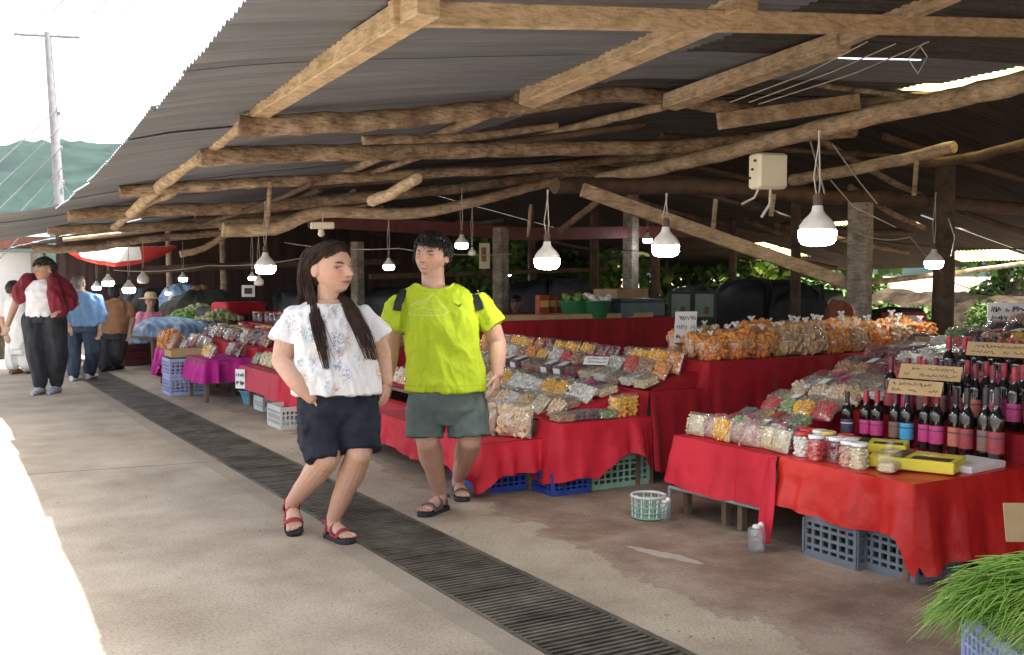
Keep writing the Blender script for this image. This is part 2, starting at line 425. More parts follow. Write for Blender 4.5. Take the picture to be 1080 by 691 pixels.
# ------------------------------------------------------------------ roof of the market shed
EY = [(-30, 3.2), (-4, 3.15), (0, 3.10), (3, 2.92), (4.57, 2.76), (5.2, 2.68), (5.53, 2.62), (6.66, 2.53), (7.52, 2.42), (9.16, 2.25), (10.9, 2.19), (13, 2.07), (15, 1.96), (18, 1.95), (40, 1.95)]
def ze(y): return float(np.interp(y, [a for a, _ in EY], [c for _, c in EY]))
XE, RIDGE = 1.4, 9.6
def zr(x, y):
    zf = 3.5 - 0.02 * min(max(y, 0), 20)
    if x <= RIDGE:
        t = (x - XE) / (RIDGE - XE); return ze(y) + 0.022 + (zf - ze(y)) * (t if t < 0 else t ** 0.92) + (0.10 * math.sin(math.pi * t) ** .7 if 0 < t < 1 else 0)
    return zf - (x - RIDGE) * 0.205
shed = thing('market_shed', 'long open market shed of crooked log rafters under rusty corrugated iron', 'shed', (0, 0, 0))
mat('roof_yellow', (0.75, 0.62, 0.22), rough=0.5)
nt = M['roof_yellow'].node_tree; n = nt.nodes; tl = n.new('ShaderNodeBsdfTranslucent'); tl.inputs[0].default_value = (0.85, 0.72, 0.28, 1)
mx = n.new('ShaderNodeMixShader'); mx.inputs[0].default_value = 0.8
nt.links.new(n['Principled BSDF'].outputs[0], mx.inputs[1]); nt.links.new(tl.outputs[0], mx.inputs[2]); nt.links.new(mx.outputs[0], n['Material Output'].inputs[0])
SKY_PANELS = []
for (px, py, X, lx, ly) in ((1030, 128, 9.3, .7, 1.4), (805, 232, 15.6, 1.3, 1.5), (672, 238, 15.4, .9, 1.3), (638, 259, 16.6, .9, 1.6), (275, 268, 9.4, .9, 1.6), (880, 214, 14.0, .5, .9), (955, 221, 15.0, .5, .8), (1040, 300, 16.9, .8, 1.6), (820, 247, 16.8, .5, 1.6)):
    p = atX(px, py, X); SKY_PANELS.append((X - lx / 2, X + lx / 2, p.y - ly / 2, p.y + ly / 2))
def iron(x0, x1, y0, y1, name, m, dz=0.0, xs=12, amp=0.011, yaw=0.0, tilt=0.0):
    b = MB(); ny = int((y1 - y0) / 0.076 * 6); rows = []
    ym = (y0 + y1) / 2
    for i in range(xs + 1):
        x = x0 + (x1 - x0) * i / xs
        row = []
        for j in range(ny + 1):
            y = y0 + (y1 - y0) * j / ny
            yy = y + yaw * (x - x0)
            row.append((x + tilt * (y - ym), yy, zr(x, yy) + 0.05 + dz + amp * math.cos(y / 0.076 * 2 * math.pi) + 0.014 * fbm(x * .9, y * .8, 3)))
        rows.append(row)
    b.grid(rows, flip=True)
    if any(x0 < P_[1] and x1 > P_[0] and y0 < P_[3] and y1 > P_[2] for P_ in SKY_PANELS):   # openings under the see-through panels
        keep = []
        for f_ in b.f:
            cx = sum(b.v[i][0] for i in f_) / 4; cy = sum(b.v[i][1] for i in f_) / 4
            keep.append(not any(P_[0] + .03 < cx < P_[1] - .03 and P_[2] + .03 < cy < P_[3] - .03 for P_ in SKY_PANELS))
        b.f = [f_ for f_, k_ in zip(b.f, keep) if k_]; b.mi = b.mi[:len(b.f)]; b.smooth = b.smooth[:len(b.f)]
    return b.build(name, m, shed)
y = -16.2; k = 0
while y < 46:
    w = 0.86 if 0 < y < 14 else 1.8
    out = rnd.uniform(-.012, .012) + (0.06 if 10.2 < y < 11.6 else 0) + (-0.55 if y > 11.6 else 0)
    dz = 0.014 if k % 2 else 0.0
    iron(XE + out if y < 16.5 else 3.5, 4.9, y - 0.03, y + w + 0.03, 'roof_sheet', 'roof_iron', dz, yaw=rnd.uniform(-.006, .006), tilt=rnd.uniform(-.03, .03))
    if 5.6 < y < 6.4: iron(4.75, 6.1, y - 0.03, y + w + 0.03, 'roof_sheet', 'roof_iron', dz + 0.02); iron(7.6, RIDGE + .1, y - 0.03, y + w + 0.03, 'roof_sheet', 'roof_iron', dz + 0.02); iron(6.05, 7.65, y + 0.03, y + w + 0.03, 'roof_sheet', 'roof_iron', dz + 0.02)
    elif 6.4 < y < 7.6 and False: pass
    else: iron(4.75, RIDGE + 0.1, y - 0.03, y + w + 0.03, 'roof_sheet', 'roof_iron_shaded', dz + 0.02)
    y += w; k += 1
y = -16.2; k = 0
while y < 46:
    w = 1.7
    segs = [(RIDGE - 0.05, 13.8), (13.6, 17.6)]
    for q, (a, c) in enumerate(segs):
        iron(a, c, y - 0.02, y + w + (0.02 if (k + q) % 4 else -0.05), 'roof_sheet', 'roof_rust_shaded', 0.03 * q - 0.03, xs=6)
    y += w; k += 1
# yellowed plastic skylight sheets let into the roof
for (xa, xb, ya, yb) in SKY_PANELS:
    b = MB(); rows = []
    for i in range(6):
        x = xa + (xb - xa) * i / 5
        rows.append([(x, yy, zr(x, yy) + 0.085 + 0.011 * math.cos(yy / .076 * 6.283)) for yy in np.linspace(ya, yb, int((yb - ya) / .0127))])
    b.grid(rows, flip=True); o = b.build('skylight_panel', 'roof_yellow', shed)
    o['label'] = 'yellowed see-through plastic roof panel'
def log(name, pts, r, m='log_bark', seed=0, n=10, sub=6):
    """crooked round pole through the given points"""
    pts = [Vector(p) for p in pts]; rs = random.Random(seed); out = []; rad = []
    tot = len(pts) - 1
    for i in range(tot):
        for q in range(sub):
            t = q / sub
            p0 = pts[max(i - 1, 0)]; p1 = pts[i]; p2 = pts[i + 1]; p3 = pts[min(i + 2, tot)]
            p = 0.5 * ((2 * p1) + (p2 - p0) * t + (2 * p0 - 5 * p1 + 4 * p2 - p3) * t * t + (3 * p1 - p0 - 3 * p2 + p3) * t ** 3)
            out.append(p)
    out.append(pts[-1])
    r0, r1 = r if isinstance(r, tuple) else (r, r * 0.85)
    for i in range(len(out)):
        t = i / (len(out) - 1); rad.append((r0 + (r1 - r0) * t) * (1 + 0.10 * fbm(i * 0.6 + seed * 3.1, seed)))
        out[i] = out[i] + Vector((0, rs.uniform(-1, 1), rs.uniform(-1, 1))) * 0.006
    return MB().tube(out, rad, n=n, jit=0.05, seed=seed).build(name, m, shed)
def beam(name, a, c, w, h, m='sawn_timber', roll=0.0):
    a, c = Vector(a), Vector(c); d = (c - a); L = d.length; d.normalize()
    u = Vector((0, 0, 1)) - d * d.z; u.normalize(); s_ = d.cross(u)
    q = Matrix((d, s_, u)).transposed() @ Matrix.Rotation(roll, 3, 'X')
    return MB().bbox((a + c) / 2, (L, w, h), 0.006, q).build(name, m, shed)
def yl(pts, Y): return [atY(px, py, Y) for px, py in pts]
def xl(pts, X): return [atX(px, py, X) for px, py in pts]
# rafters: poles running up the slope, each at one distance
p0, p1 = atY(412, 14, 4.75), atY(1086, 30, 4.75)
beam('rafter', p0, p0 + (p1 - p0) * 1.12, 0.05, 0.125)
log('rafter', yl([(252, 134), (330, 130), (400, 127), (480, 119), (560, 111), (650, 99), (720, 106), (790, 118)], 7.27), (0.078, 0.066), 'log_bark', 2)
beam('rafter', *yl([(758, 128), (905, 107)], 7.1), 0.06, 0.15, 'log_bare')
log('rafter', yl([(890, 108), (1000, 100), (1100, 96)], 7.3), 0.05, 'dark_timber', 3)
log('rafter', yl([(210, 166), (300, 162), (420, 160), (560, 157), (700, 155), (800, 146), (900, 139)], 8.5), (0.076, 0.07), 'log_bark', 4)
log('rafter', yl([(126, 203), (230, 195), (340, 189), (470, 182), (560, 178), (650, 168), (760, 160)], 10.6), (0.06, 0.05), 'log_bark', 5)
log('rafter', yl([(235, 243), (290, 241), (340, 224), (440, 225), (523, 207), (560, 197), (592, 190)], 11.2), (0.075, 0.055), 'log_bare', 6)
log('rafter', yl([(72, 227), (160, 222), (260, 219), (360, 210), (470, 200), (560, 188), (640, 178)], 12.6), (0.08, 0.065), 'log_bark', 7)
log('rafter', yl([(50, 243), (120, 240), (200, 238), (280, 232), (330, 226)], 14.6), 0.065, 'log_bark', 8)
log('rafter', yl([(34, 262), (90, 262), (160, 252), (235, 246)], 16.0), 0.06, 'log_bark', 9)
log('rafter', yl([(190, 268), (215, 262), (240, 246)], 15.0), 0.05, 'log_bare', 10)
# purlins: along the aisle, on top of the rafters
log('purlin', xl([(138, 226), (172, 194), (222, 155), (268, 120)], 2.2), (0.06, 0.058), 'log_bare', 11)
beam('purlin', *xl([(262, 122), (452, 2)], 2.2), 0.13, 0.13, 'sawn_timber')
log('purlin', xl([(120, 240), (150, 218), (182, 204)], 2.4), 0.045, 'log_bare', 12)
log('purlin', xl([(362, 184), (400, 166), (470, 140), (548, 104)], 4.3), (0.042, 0.045), 'log_bare', 13)
beam('purlin', *xl([(556, 104), (790, 2)], 4.3), 0.15, 0.13, 'sawn_timber', 0.15)
log('purlin', xl([(556, 150), (620, 131), (700, 112)], 5.8), 0.05, 'log_bare', 14)
beam('purlin', *xl([(706, 108), (890, 44)], 5.8), 0.15, 0.13, 'log_bare', 0.1)
beam('purlin', *xl([(880, 46), (1010, -8)], 5.8), 0.08, 0.10, 'log_bare', 0.1)
log('purlin', xl([(632, 188), (690, 178), (760, 162), (840, 142), (920, 122), (1000, 105), (1090, 84)], 7.2), (0.075, 0.085), 'log_bare', 15)
log('purlin', xl([(392, 212), (415, 203), (440, 188)], 3.4), 0.05, 'log_bare', 16)
log('purlin', xl([(205, 240), (300, 207), (330, 192)], 3.6), 0.03, 'dark_timber', 17)
log('purlin', xl([(835, 190), (920, 175), (1006, 155)], 9.0), 0.07, 'log_bare', 18)
log('purlin', xl([(930, 168), (1000, 170), (1090, 150)], 9.4), 0.06, 'dark_timber', 19)
log('purlin', xl([(770, 78), (880, 92), (975, 103)], 7.6), 0.03, 'log_bark', 20)
# tie beams and the old painted steel girder
log('tie_beam', yl([(585, 196), (660, 196), (760, 198), (860, 207), (960, 211), (1095, 222)], 8.9), (0.085, 0.09), 'dark_timber', 21)
beam('tie_beam', *yl([(326, 232), (560, 247)], 14.0), 0.10, 0.20, 'maroon_paint')
beam('tie_beam', *yl([(556, 247), (735, 244)], 14.1), 0.10, 0.20, 'maroon_paint')
beam('tie_beam', *yl([(390, 292), (640, 284)], 17.0), 0.08, 0.09, 'dark_timber')
log('tie_beam', yl([(820, 238), (950, 245), (1090, 240)], 12.0), 0.06, 'dark_timber', 22)
log('tie_beam', yl([(150, 285), (260, 280), (420, 276)], 19.0), 0.07, 'dark_timber', 23)
log('tie_beam', yl([(880, 302), (990, 290), (1095, 276)], 12.6), 0.05, 'log_bark', 24)
# brace
beam('brace', atY(614, 200, 8.75), atY(906, 303, 7.9), 0.07, 0.135, 'log_bare')
beam('brace', atY(590, 244, 13.6), atY(640, 205, 12.4), 0.06, 0.08, 'log_bark')
for k in range(46):
    x = rnd.uniform(4, 15); yv = rnd.uniform(8, 24); z = zr(x, yv) - rnd.uniform(.05, .25)
    L = rnd.uniform(.8, 2.2); a = rnd.choice([0, 0, 1.57]) + rnd.uniform(-.25, .25)
    d = Vector((math.cos(a), math.sin(a), 0)) * L
    e0, e1 = Vector((x, yv, 0)) - d, Vector((x, yv, 0)) + d
    e0.z = zr(e0.x, e0.y) - .09; e1.z = zr(e1.x, e1.y) - .09
    log('rafter', [e0, (e0 + e1) / 2 + Vector((0, 0, -.04)), e1], rnd.uniform(.03, .055), rnd.choice(['dark_timber', 'log_bark']), 40 + k, n=7, sub=3)
# posts
def post(px, ptop, D=None, w=0.17, m='concrete_post', square=True, top=None):
    p = atD(px, ptop, D); zt = zr(p.x, p.y) - 0.02; b = MB()
    if top: zt = atD(px, top, D).z
    if square: b.bbox((p.x, p.y, zt / 2), (w, w, zt), 0.012, Matrix.Rotation(0.35, 3, 'Z'))
    else: b.tube([(p.x, p.y, 0), (p.x + .02, p.y, zt * .5), (p.x, p.y, zt)], [w * .55, w * .5, w * .45], n=10, jit=.05)
    return b.build('post', m, shed)
post(907, 260, D=11.2, w=0.21, top=214); post(528, 280, D=15.6, w=0.18, top=240); post(377, 285, D=15.5, w=0.15, top=255)
post(665, 300, D=17.5, w=0.2); post(690, 300, D=19, w=0.17, m='dark_timber', square=False); post(838, 300, D=15.5, w=0.15, m='dark_timber', square=False)
post(994, 300, D=13.0, w=0.26, m='tree_bark', square=False); post(626, 300, D=20, w=0.17, m='dark_timber', square=False)
post(235, 300, D=21, w=.14, m='log_bark', square=False); post(178, 300, D=23, w=.14, m='log_bark', square=False)
post(772, 300, D=19, w=.14, m='dark_timber', square=False); post(560, 300, D=21, w=.15, m='dark_timber', square=False)
# short hangers from the roof
for (px, p0_, p1_, D_) in ((285, 192, 240, 9.5), (755, 210, 242, 9.2), (816, 205, 228, 9.2), (967, 168, 206, 9.5), (560, 216, 250, 12)):
    MB().tube([atD(px, p0_, D_), atD(px - 3, p1_, D_)], .022, n=6).build('hanger', 'log_bark', shed)
# ------------------------------------------------------------------ cloths, tables, crates
def cloth_mat(name, c1, c2, rough=0.6, sheen=0.2):
    m = mat(name, c1, c2, scale=1.6, rough=rough, bump=1.0, bscale=4.5, detail=6, spec=0.25)
    return m
cloth_mat('cloth_red', (0.38, 0.008, 0.020), (0.60, 0.022, 0.042), 0.6)
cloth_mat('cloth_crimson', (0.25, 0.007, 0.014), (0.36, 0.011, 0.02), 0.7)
cloth_mat('cloth_satin', (0.46, 0.018, 0.016), (0.60, 0.035, 0.026), 0.33)
cloth_mat('cloth_magenta', (0.40, 0.010, 0.20), (0.50, 0.02, 0.28), 0.6)
cloth_mat('cloth_faded', (0.42, 0.035, 0.06), (0.52, 0.06, 0.09), 0.65)
mat('table_wood', (0.10, 0.06, 0.04), (0.2, 0.13, 0.08), scale=5, rough=0.7)
mat('grey_rail', (0.30, 0.30, 0.30), rough=0.5)

def skirt(per, zt, drop, seed=0, amp=0.03, nd=9, wl_=0.16, mi=0, b=None, flare=0.05, closed=False, bow=0.0):
    """hanging cloth below an edge: per = list of (x,y) along the edge, drop(s) its length; folds deepen downwards"""
    per = [Vector((p[0], p[1], 0)) for p in per]; L = [0]
    for i in range(1, len(per)): L.append(L[-1] + (per[i] - per[i - 1]).length)
    tot = L[-1]; n = max(12, int(tot / 0.018)); rows = [[] for _ in range(nd + 1)]
    for i in range(n + 1):
        s_ = tot * i / n; k = 0
        while k < len(L) - 2 and L[k + 1] < s_: k += 1
        t = (s_ - L[k]) / max(1e-9, L[k + 1] - L[k]); p = per[k].lerp(per[k + 1], t)
        # outward normal, smoothed across corners
        q0 = max(0, s_ - 0.05); q1 = min(tot, s_ + 0.05)
        def at(v):
            kk = 0
            while kk < len(L) - 2 and L[kk + 1] < v: kk += 1
            return per[kk].lerp(per[kk + 1], (v - L[kk]) / max(1e-9, L[kk + 1] - L[kk]))
        tg = (at(q1) - at(q0)).normalized(); nrm = Vector((tg.y, -tg.x, 0))
        d = drop(s_)
        f = (math.sin(s_ / wl_ * 6.283 + 5 * fbm(s_ * 1.7, seed)) * 0.6 + 0.9 * fbm(s_ * 4.0, seed + 7.7)) * (0.35 + 0.9 * abs(fbm(s_ * 1.3, seed + 2.2)) * 1.6)
        for j in range(nd + 1):
            w = j / nd; z = -d * w
            off = 0.006 + flare * w + 1.5 * amp * f * (w ** 0.8) * min(1.0, d / 0.25) + bow * math.sin(w * 3.14)
            off += 0.008 * fbm(s_ * 7, w * 3 + seed) * min(1, w * 5)
            if j == 0: off = 0.004
            rows[j].append(p + nrm * off + Vector((0, 0, (zt(s_) if callable(zt) else zt) + z + (0.004 if j == 0 else 0))))
    b.grid(rows, mi, flip=True)
    return rows
def cloth_top(b, x0, x1, y0, y1, z, seed=0, amp=0.004):
    nx, ny = max(3, int((x1 - x0) / .06)), max(3, int((y1 - y0) / .06))
    b.grid([[(x0 + (x1 - x0) * i / nx, y0 + (y1 - y0) * j / ny, z + 0.004 + amp * fbm(i * .3, j * .3, seed)) for i in range(nx + 1)] for j in range(ny + 1)])
def slant(b, x0, x1, y0, y1, z0, z1, seed=0):
    """sloping display surface with closed ends"""
    nx, ny = 10, max(4, int((y1 - y0) / .08))
    P_ = [[(x0 + (x1 - x0) * i / nx, y0 + (y1 - y0) * j / ny, z0 + (z1 - z0) * i / nx + .004 + .004 * fbm(i * .4, j * .4, seed)) for i in range(nx + 1)] for j in range(ny + 1)]
    b.grid(P_)
    for row in (P_[0], P_[-1]): b.grid([row, [(p[0], p[1], z0 - .02) for p in row]])
    b.grid([[r_[-1] for r_ in P_], [(r_[-1][0], r_[-1][1], z0 - .02) for r_ in P_]])
def table(name, label, tiers, legs=True, cat='table', group=None):
    """tiers: (x0,x1,y0,y1,z) boards on legs"""
    t0 = tiers[0]; t = thing(name, label, cat, (t0[0], t0[2], 0), 0, group)
    for (x0, x1, y0, y1, z) in tiers:
        MB().box(((x0 + x1) / 2 - t0[0], (y0 + y1) / 2 - t0[2], z - 0.025), (x1 - x0 - .02, y1 - y0 - .02, 0.03)).build('table_top', 'table_wood', t)
        for x in (x0 + .06, x1 - .06):
            for y in (y0 + .07, y1 - .07):
                MB().box((x - t0[0], y - t0[2], (z - .04) / 2), (.04, .04, z - .04)).build('leg', 'table_wood', t)
    return t
def crate(loc, w, d, h, m, label, rz=0.0, nx=7, nz=3, group=None, cat='crate', bar=0.012):
    """open plastic crate with lattice walls; loc = middle of its base"""
    t = thing('plastic_crate', label, cat, loc, rz, group)
    b = MB(); b.box((0, 0, 0.012), (w - .01, d - .01, 0.016)); b.build('crate_base', m, t)
    for (sx, sy) in ((0, 1), (0, -1), (1, 0), (-1, 0)):
        L = w if sx == 0 else d; b = MB(); n = max(3, int(nx * L / w))
        def pt(u, z): return ((u, sy * d / 2, z) if sx == 0 else (sx * w / 2, u, z))
        def sz(a, c): return ((a, .014, c) if sx == 0 else (.014, a, c))
        b.box(pt(0, h - .022), sz(L, .044)); b.box(pt(0, 0.02), sz(L, .04))
        for i in range(n + 1):
            u = -L / 2 + L * i / n; w_ = bar * (2.2 if i in (0, n) else 1)
            b.box(tuple(q * (0.999 if k < 2 else 1) for k, q in enumerate(pt(u * .985, h / 2))), sz(w_, h - .05))
        for k in range(1, nz + 1):
            z = .02 + (h - .042) * k / (nz + 1); b.box(tuple(q * 0.998 for q in pt(0, z)[:2]) + (z,), sz(L - .01, bar))
        b.build('crate_wall', m, t)
    return t
mat('crate_grey', (0.10, 0.12, 0.14), (0.15, 0.17, 0.195), scale=5, rough=0.5)
mat('crate_blue', (0.015, 0.05, 0.28), (0.03, 0.08, 0.36), scale=5, rough=0.45)
mat('crate_green', (0.20, 0.36, 0.27), (0.28, 0.45, 0.34), scale=5, rough=0.5)
mat('crate_lavender', (0.33, 0.38, 0.62), (0.42, 0.46, 0.70), scale=5, rough=0.45)
mat('crate_pale', (0.50, 0.52, 0.50), (0.60, 0.61, 0.58), scale=5, rough=0.5)
mat('crate_sky', (0.12, 0.36, 0.52), (0.18, 0.45, 0.60), scale=5, rough=0.45)

# ---- near stall: five steps rising away from the aisle
A0, A1 = 3.38, 5.22
tA = [(4.27, 5.24, A0, 4.72, .50), (4.27, 8.0, 4.72, A1, .48), (5.24, 5.62, A0, 4.72, .66), (5.62, 6.2, A0, 4.72, .78), (6.2, 8.0, A0, 4.72, .76)]
table('stepped_stall', 'low stepped wooden stall with bottles and snack bags, nearest the camera', tA, cat='stall')
def dropA2(s_):
    # from the far corner towards the camera: hem rises over the rail, tail at the seam
    return 0.29 + 0.02 * math.sin(s_ * 4) + (0.16 * max(0, (s_ - 0.93) / 0.09) if s_ > 0.93 else 0)
b = MB(); ym = 4.28
cloth_top(b, 4.27, 4.94, ym, A1, .50, 1); cloth_top(b, 4.94, 5.24, ym, 4.72, .50, 1)
skirt([(4.80, A1), (4.27, A1), (4.27, ym + .02)], .50, lambda s_: .34 if s_ < .5 else dropA2(s_ - .53), 3, amp=.026, b=b, wl_=.3, flare=.07)
tag(b.build('tablecloth', 'cloth_red'), 'red cloth sloping out over a grey rail, farther front half of the near stall', 'tablecloth', 'red stall cloths')
b = MB(); cloth_top(b, 4.27, 5.24, A0, ym, .503, 2)
skirt([(4.27, ym), (4.27, A0), (5.3, A0)], .503, lambda s_: (.245 + .04 * math.sin(s_ * 3.2) + (0.20 * math.exp(-((s_ - .9) / .035) ** 2)) if s_ < .93 else .43 + .02 * math.sin(s_ * 9)), 5, amp=.028, b=b, wl_=.24, flare=.05)
tag(b.build('tablecloth', 'cloth_satin'), 'shiny red satin cloth over two dark crates at the near stall corner', 'tablecloth', 'red stall cloths')
b = MB(); pts_ = [atZ(818, 486, .5), atZ(832, 584, .02)]
for k in range(1):
    rows = []
    for j in range(14):
        w = j / 13; c = Vector((4.23 - .10 * w, 4.30 - .04 * w, .5 - .46 * w)); wd_ = .035 + .03 * math.sin(w * 2.5)
        rows.append([c + Vector((-.012 * math.cos(i * 2.1), (i / 8 - .5) * 2 * wd_, 0)) + Vector((-.02 * math.sin(i * .8), 0, 0)) for i in range(9)])
    b.grid(rows)
tag(b.build('cloth_tail', 'cloth_red'), 'loose red cloth end hanging to the floor at the seam of the near stall', 'tablecloth', 'red stall cloths')
b = MB()
for (x0, x1, z0, z1, y0_, y1_) in ((5.24, 5.62, .5, .66, A0, 4.72), (5.62, 6.2, .62, .78, A0, 4.72)):
    cloth_top(b, x0, x1, y0_, y1_, z1, x0)
    skirt([(x0, y1_), (x0, y0_)], z1, lambda s_: z1 - z0 - .01, x0, amp=.01, b=b, nd=3, flare=.01)
ZA = lambda x: .508 + max(0, min(x, 6.0) - 4.62) * .29 + max(0, x - 6.0) * .10
slant(b, 4.62, 6.0, 4.72, A1, .504, ZA(6.0) - .006, 1); slant(b, 6.0, 8.0, 4.72, A1, ZA(6.0) - .006, ZA(8.0) - .006, 1); slant(b, 6.2, 8.0, A0, 4.72, ZA(6.2) - .006, ZA(8.0) - .006, 2)
b.grid([[(4.62 + 1.38 * i / 8, 4.715, .5 + (ZA(4.62 + 1.38 * i / 8) - .51) * j / 3) for i in range(9)] for j in range(4)])
skirt([(8.0, A1), (4.62, A1)], lambda s_: ZA(8.0 - s_), lambda s_: .4, 9, amp=.02, b=b)
skirt([(5.24, A0), (8.0, A0)], lambda s_: 0.66 + .12 * min(2, int(s_ / .62)), lambda s_: .5, 11, amp=.03, b=b)
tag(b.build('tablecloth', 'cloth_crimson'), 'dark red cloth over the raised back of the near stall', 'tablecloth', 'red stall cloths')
b = MB(); b.tube([(4.24, 4.36, .19), (4.22, 5.2, .175)], .012, n=8); b.tube([(4.24, 4.36, .19), (4.24, 4.36, 0.0)], .011, n=8); b.tube([(4.22, 5.2, .175), (4.22, 5.2, 0)], .011, n=8)
tag(b.build('metal_rail', 'grey_rail'), 'thin grey metal rail under the hem of the near red cloth', 'rail')
# ---- right-hand stall, mostly outside the frame
table('side_table', 'red draped table with yellow labelled bottles at the right edge', [(5.3, 6.6, 1.6, 3.22, .62), (5.9, 7.4, 1.6, 3.22, .78)], cat='stall')
b = MB(); cloth_top(b, 5.3, 6.6, 1.6, 3.22, .62, 4); skirt([(7.3, 3.22), (5.3, 3.22), (5.3, 1.6)], .62, lambda s_: .56 + .02 * math.sin(s_ * 6), 6, amp=.03, b=b)
cloth_top(b, 5.9, 7.4, 1.6, 3.22, .78, 5)
tag(b.build('tablecloth', 'cloth_red'), 'bright red cloth of the side table at the right edge', 'tablecloth', 'red stall cloths')
# ---- middle stall
B0, B1 = 5.98, 9.3
tB = [(3.42, 3.9, B0 + .25, B1, .37), (3.9, 4.66, B0, B1, .50), (4.66, 5.22, B0, B1, .68), (5.22, 8.3, B0, 7.15, .87)]
table('stepped_stall', 'stepped wooden stall of snack bags behind the man in green', tB, cat='stall')
b = MB(); cloth_top(b, 3.42, 3.9, B0 + .25, B1, .37, 3)
skirt([(3.42, B1), (3.42, B0 + .25), (3.95, B0 + .22)], .37, lambda s_: .235 + .02 * math.sin(s_ * 7) + .1 * math.exp(-((s_ - 3.05) / .06) ** 2), 8, amp=.025, b=b)
tag(b.build('tablecloth', 'cloth_red'), 'bright red cloth on the lowest step beside the man, over blue crates', 'tablecloth', 'red stall cloths')
b = MB(); cloth_top(b, 3.9, 4.66, B0, B1, .50, 5); slant(b, 4.0, 4.66, B0 + .17, B1, .506, .665, 5)
def dropB(s_):
    d = .40 + .03 * math.sin(s_ * 11)
    if .28 < s_ - .3 < .75: d -= .17 * math.sin((s_ - .58) / .47 * 3.14) 
    return max(.15, d)
skirt([(3.9, B0 + .3), (3.9, B0), (4.68, B0)], .50, dropB, 12, amp=.03, b=b, wl_=.22)
tag(b.build('tablecloth', 'cloth_red'), 'red cloth with a raised hem showing a pale green crate', 'tablecloth', 'red stall cloths')
b = MB(); cloth_top(b, 4.66, 5.22, B0, B1, .68, 6); slant(b, 4.72, 5.24, B0 + .05, B1, .685, .80, 6); skirt([(4.66, B1), (4.66, B0)], .68, lambda s_: .17, 4, amp=.012, b=b, nd=4, flare=.01)
skirt([(4.66, B0), (5.24, B0)], .68, lambda s_: .56 + .03 * math.sin(s_ * 13), 14, amp=.035, b=b, wl_=.17)
tag(b.build('tablecloth', 'cloth_crimson'), 'dark red cloth on the narrow step left of the orange snack bags', 'tablecloth', 'red stall cloths')
b = MB(); cloth_top(b, 5.22, 8.3, B0, 7.15, .87, 7)
skirt([(5.22, 7.15), (5.22, B0), (8.3, B0)], .87, lambda s_: (.2 if s_ < 7.15 - B0 else .72 + .03 * math.sin(s_ * 8)), 15, amp=.035, b=b, wl_=.21)
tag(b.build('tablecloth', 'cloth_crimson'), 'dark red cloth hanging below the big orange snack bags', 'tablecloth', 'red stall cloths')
# ---- red counters farther back
table('counter_table', 'high red draped counter under the dark roof, middle of the hall', [(5.6, 8.4, 10.3, 12.6, .98)], cat='stall')
b = MB(); cloth_top(b, 5.6, 8.4, 10.3, 12.6, .98, 9); skirt([(5.6, 12.6), (5.6, 10.3), (8.4, 10.3)], .98, lambda s_: .85, 16, amp=.05, b=b, wl_=.3)
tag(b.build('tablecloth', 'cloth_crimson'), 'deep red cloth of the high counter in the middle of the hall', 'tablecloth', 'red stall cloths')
table('counter_table', 'lower red draped table in front of the high counter', [(4.95, 6.3, 9.5, 10.2, .78)], cat='stall')
b = MB(); cloth_top(b, 4.95, 6.3, 9.5, 10.2, .78, 10); skirt([(4.95, 10.2), (4.95, 9.5), (6.3, 9.5)], .78, lambda s_: .66, 17, amp=.05, b=b, wl_=.25)
tag(b.build('tablecloth', 'cloth_red'), 'red cloth of the lower table left of the high counter', 'tablecloth', 'red stall cloths')
# ---- far stalls along the aisle (left of the couple)
tC = [(3.42, 3.95, 9.75, 12.0, .42), (3.95, 4.6, 9.75, 12.2, .52), (4.6, 5.4, 10.6, 13, .68), (5.4, 6.6, 13, 15, .84)]
table('stepped_stall', 'stepped stall of packets behind the woman in the white top', tC, cat='stall')
b = MB(); cloth_top(b, 3.42, 3.95, 9.75, 10.6, .42, 12); skirt([(3.42, 10.62), (3.42, 9.75), (3.95, 9.75)], .42, lambda s_: .27, 18, amp=.03, b=b)
tag(b.build('tablecloth', 'cloth_red'), 'bright red cloth above the white crate, beside the woman', 'tablecloth', 'red stall cloths')
b = MB(); cloth_top(b, 3.38, 3.97, 10.6, 12.0, .47, 13); skirt([(3.38, 12.0), (3.38, 10.6), (3.97, 10.6)], .47, lambda s_: .24 if s_ < 1.1 else .27, 19, amp=.02, b=b)
tag(b.build('tablecloth', 'cloth_faded'), 'faded pinkish red cloth with a white paper note pinned on', 'tablecloth', 'red stall cloths')
b = MB(); cloth_top(b, 3.95, 4.6, 9.75, 12.2, .52, 14); cloth_top(b, 4.6, 5.4, 10.6, 13, .68, 15); cloth_top(b, 5.4, 6.6, 13, 15, .84, 16)
skirt([(4.6, 13), (4.6, 10.6), (5.4, 10.6)], .68, lambda s_: .3, 20, amp=.03, b=b); skirt([(5.4, 15), (5.4, 13), (6.6, 13)], .84, lambda s_: .3, 21, amp=.03, b=b)
tag(b.build('tablecloth', 'cloth_crimson'), 'dark red cloth on the upper steps behind the woman', 'tablecloth', 'red stall cloths')
tD = [(3.05, 3.7, 12.4, 13.3, .50), (3.05, 3.7, 13.98, 15.0, .50), (3.7, 4.6, 12.4, 15.6, .62), (4.6, 5.8, 13.2, 16.2, .78)]
table('stepped_stall', 'stepped stall with magenta cloth behind the stacked lavender crates', tD, cat='stall')
b = MB(); cloth_top(b, 3.05, 3.7, 13.96, 15.0, .50, 17); skirt([(3.05, 15.0), (3.05, 13.96), (3.7, 13.96)], .50, lambda s_: .29 + .1 * math.sin(s_ * 8), 22, amp=.05, b=b, wl_=.25)
tag(b.build('tablecloth', 'cloth_magenta'), 'magenta cloth with a low hem, left of the lavender crates', 'tablecloth', 'magenta stall cloths')
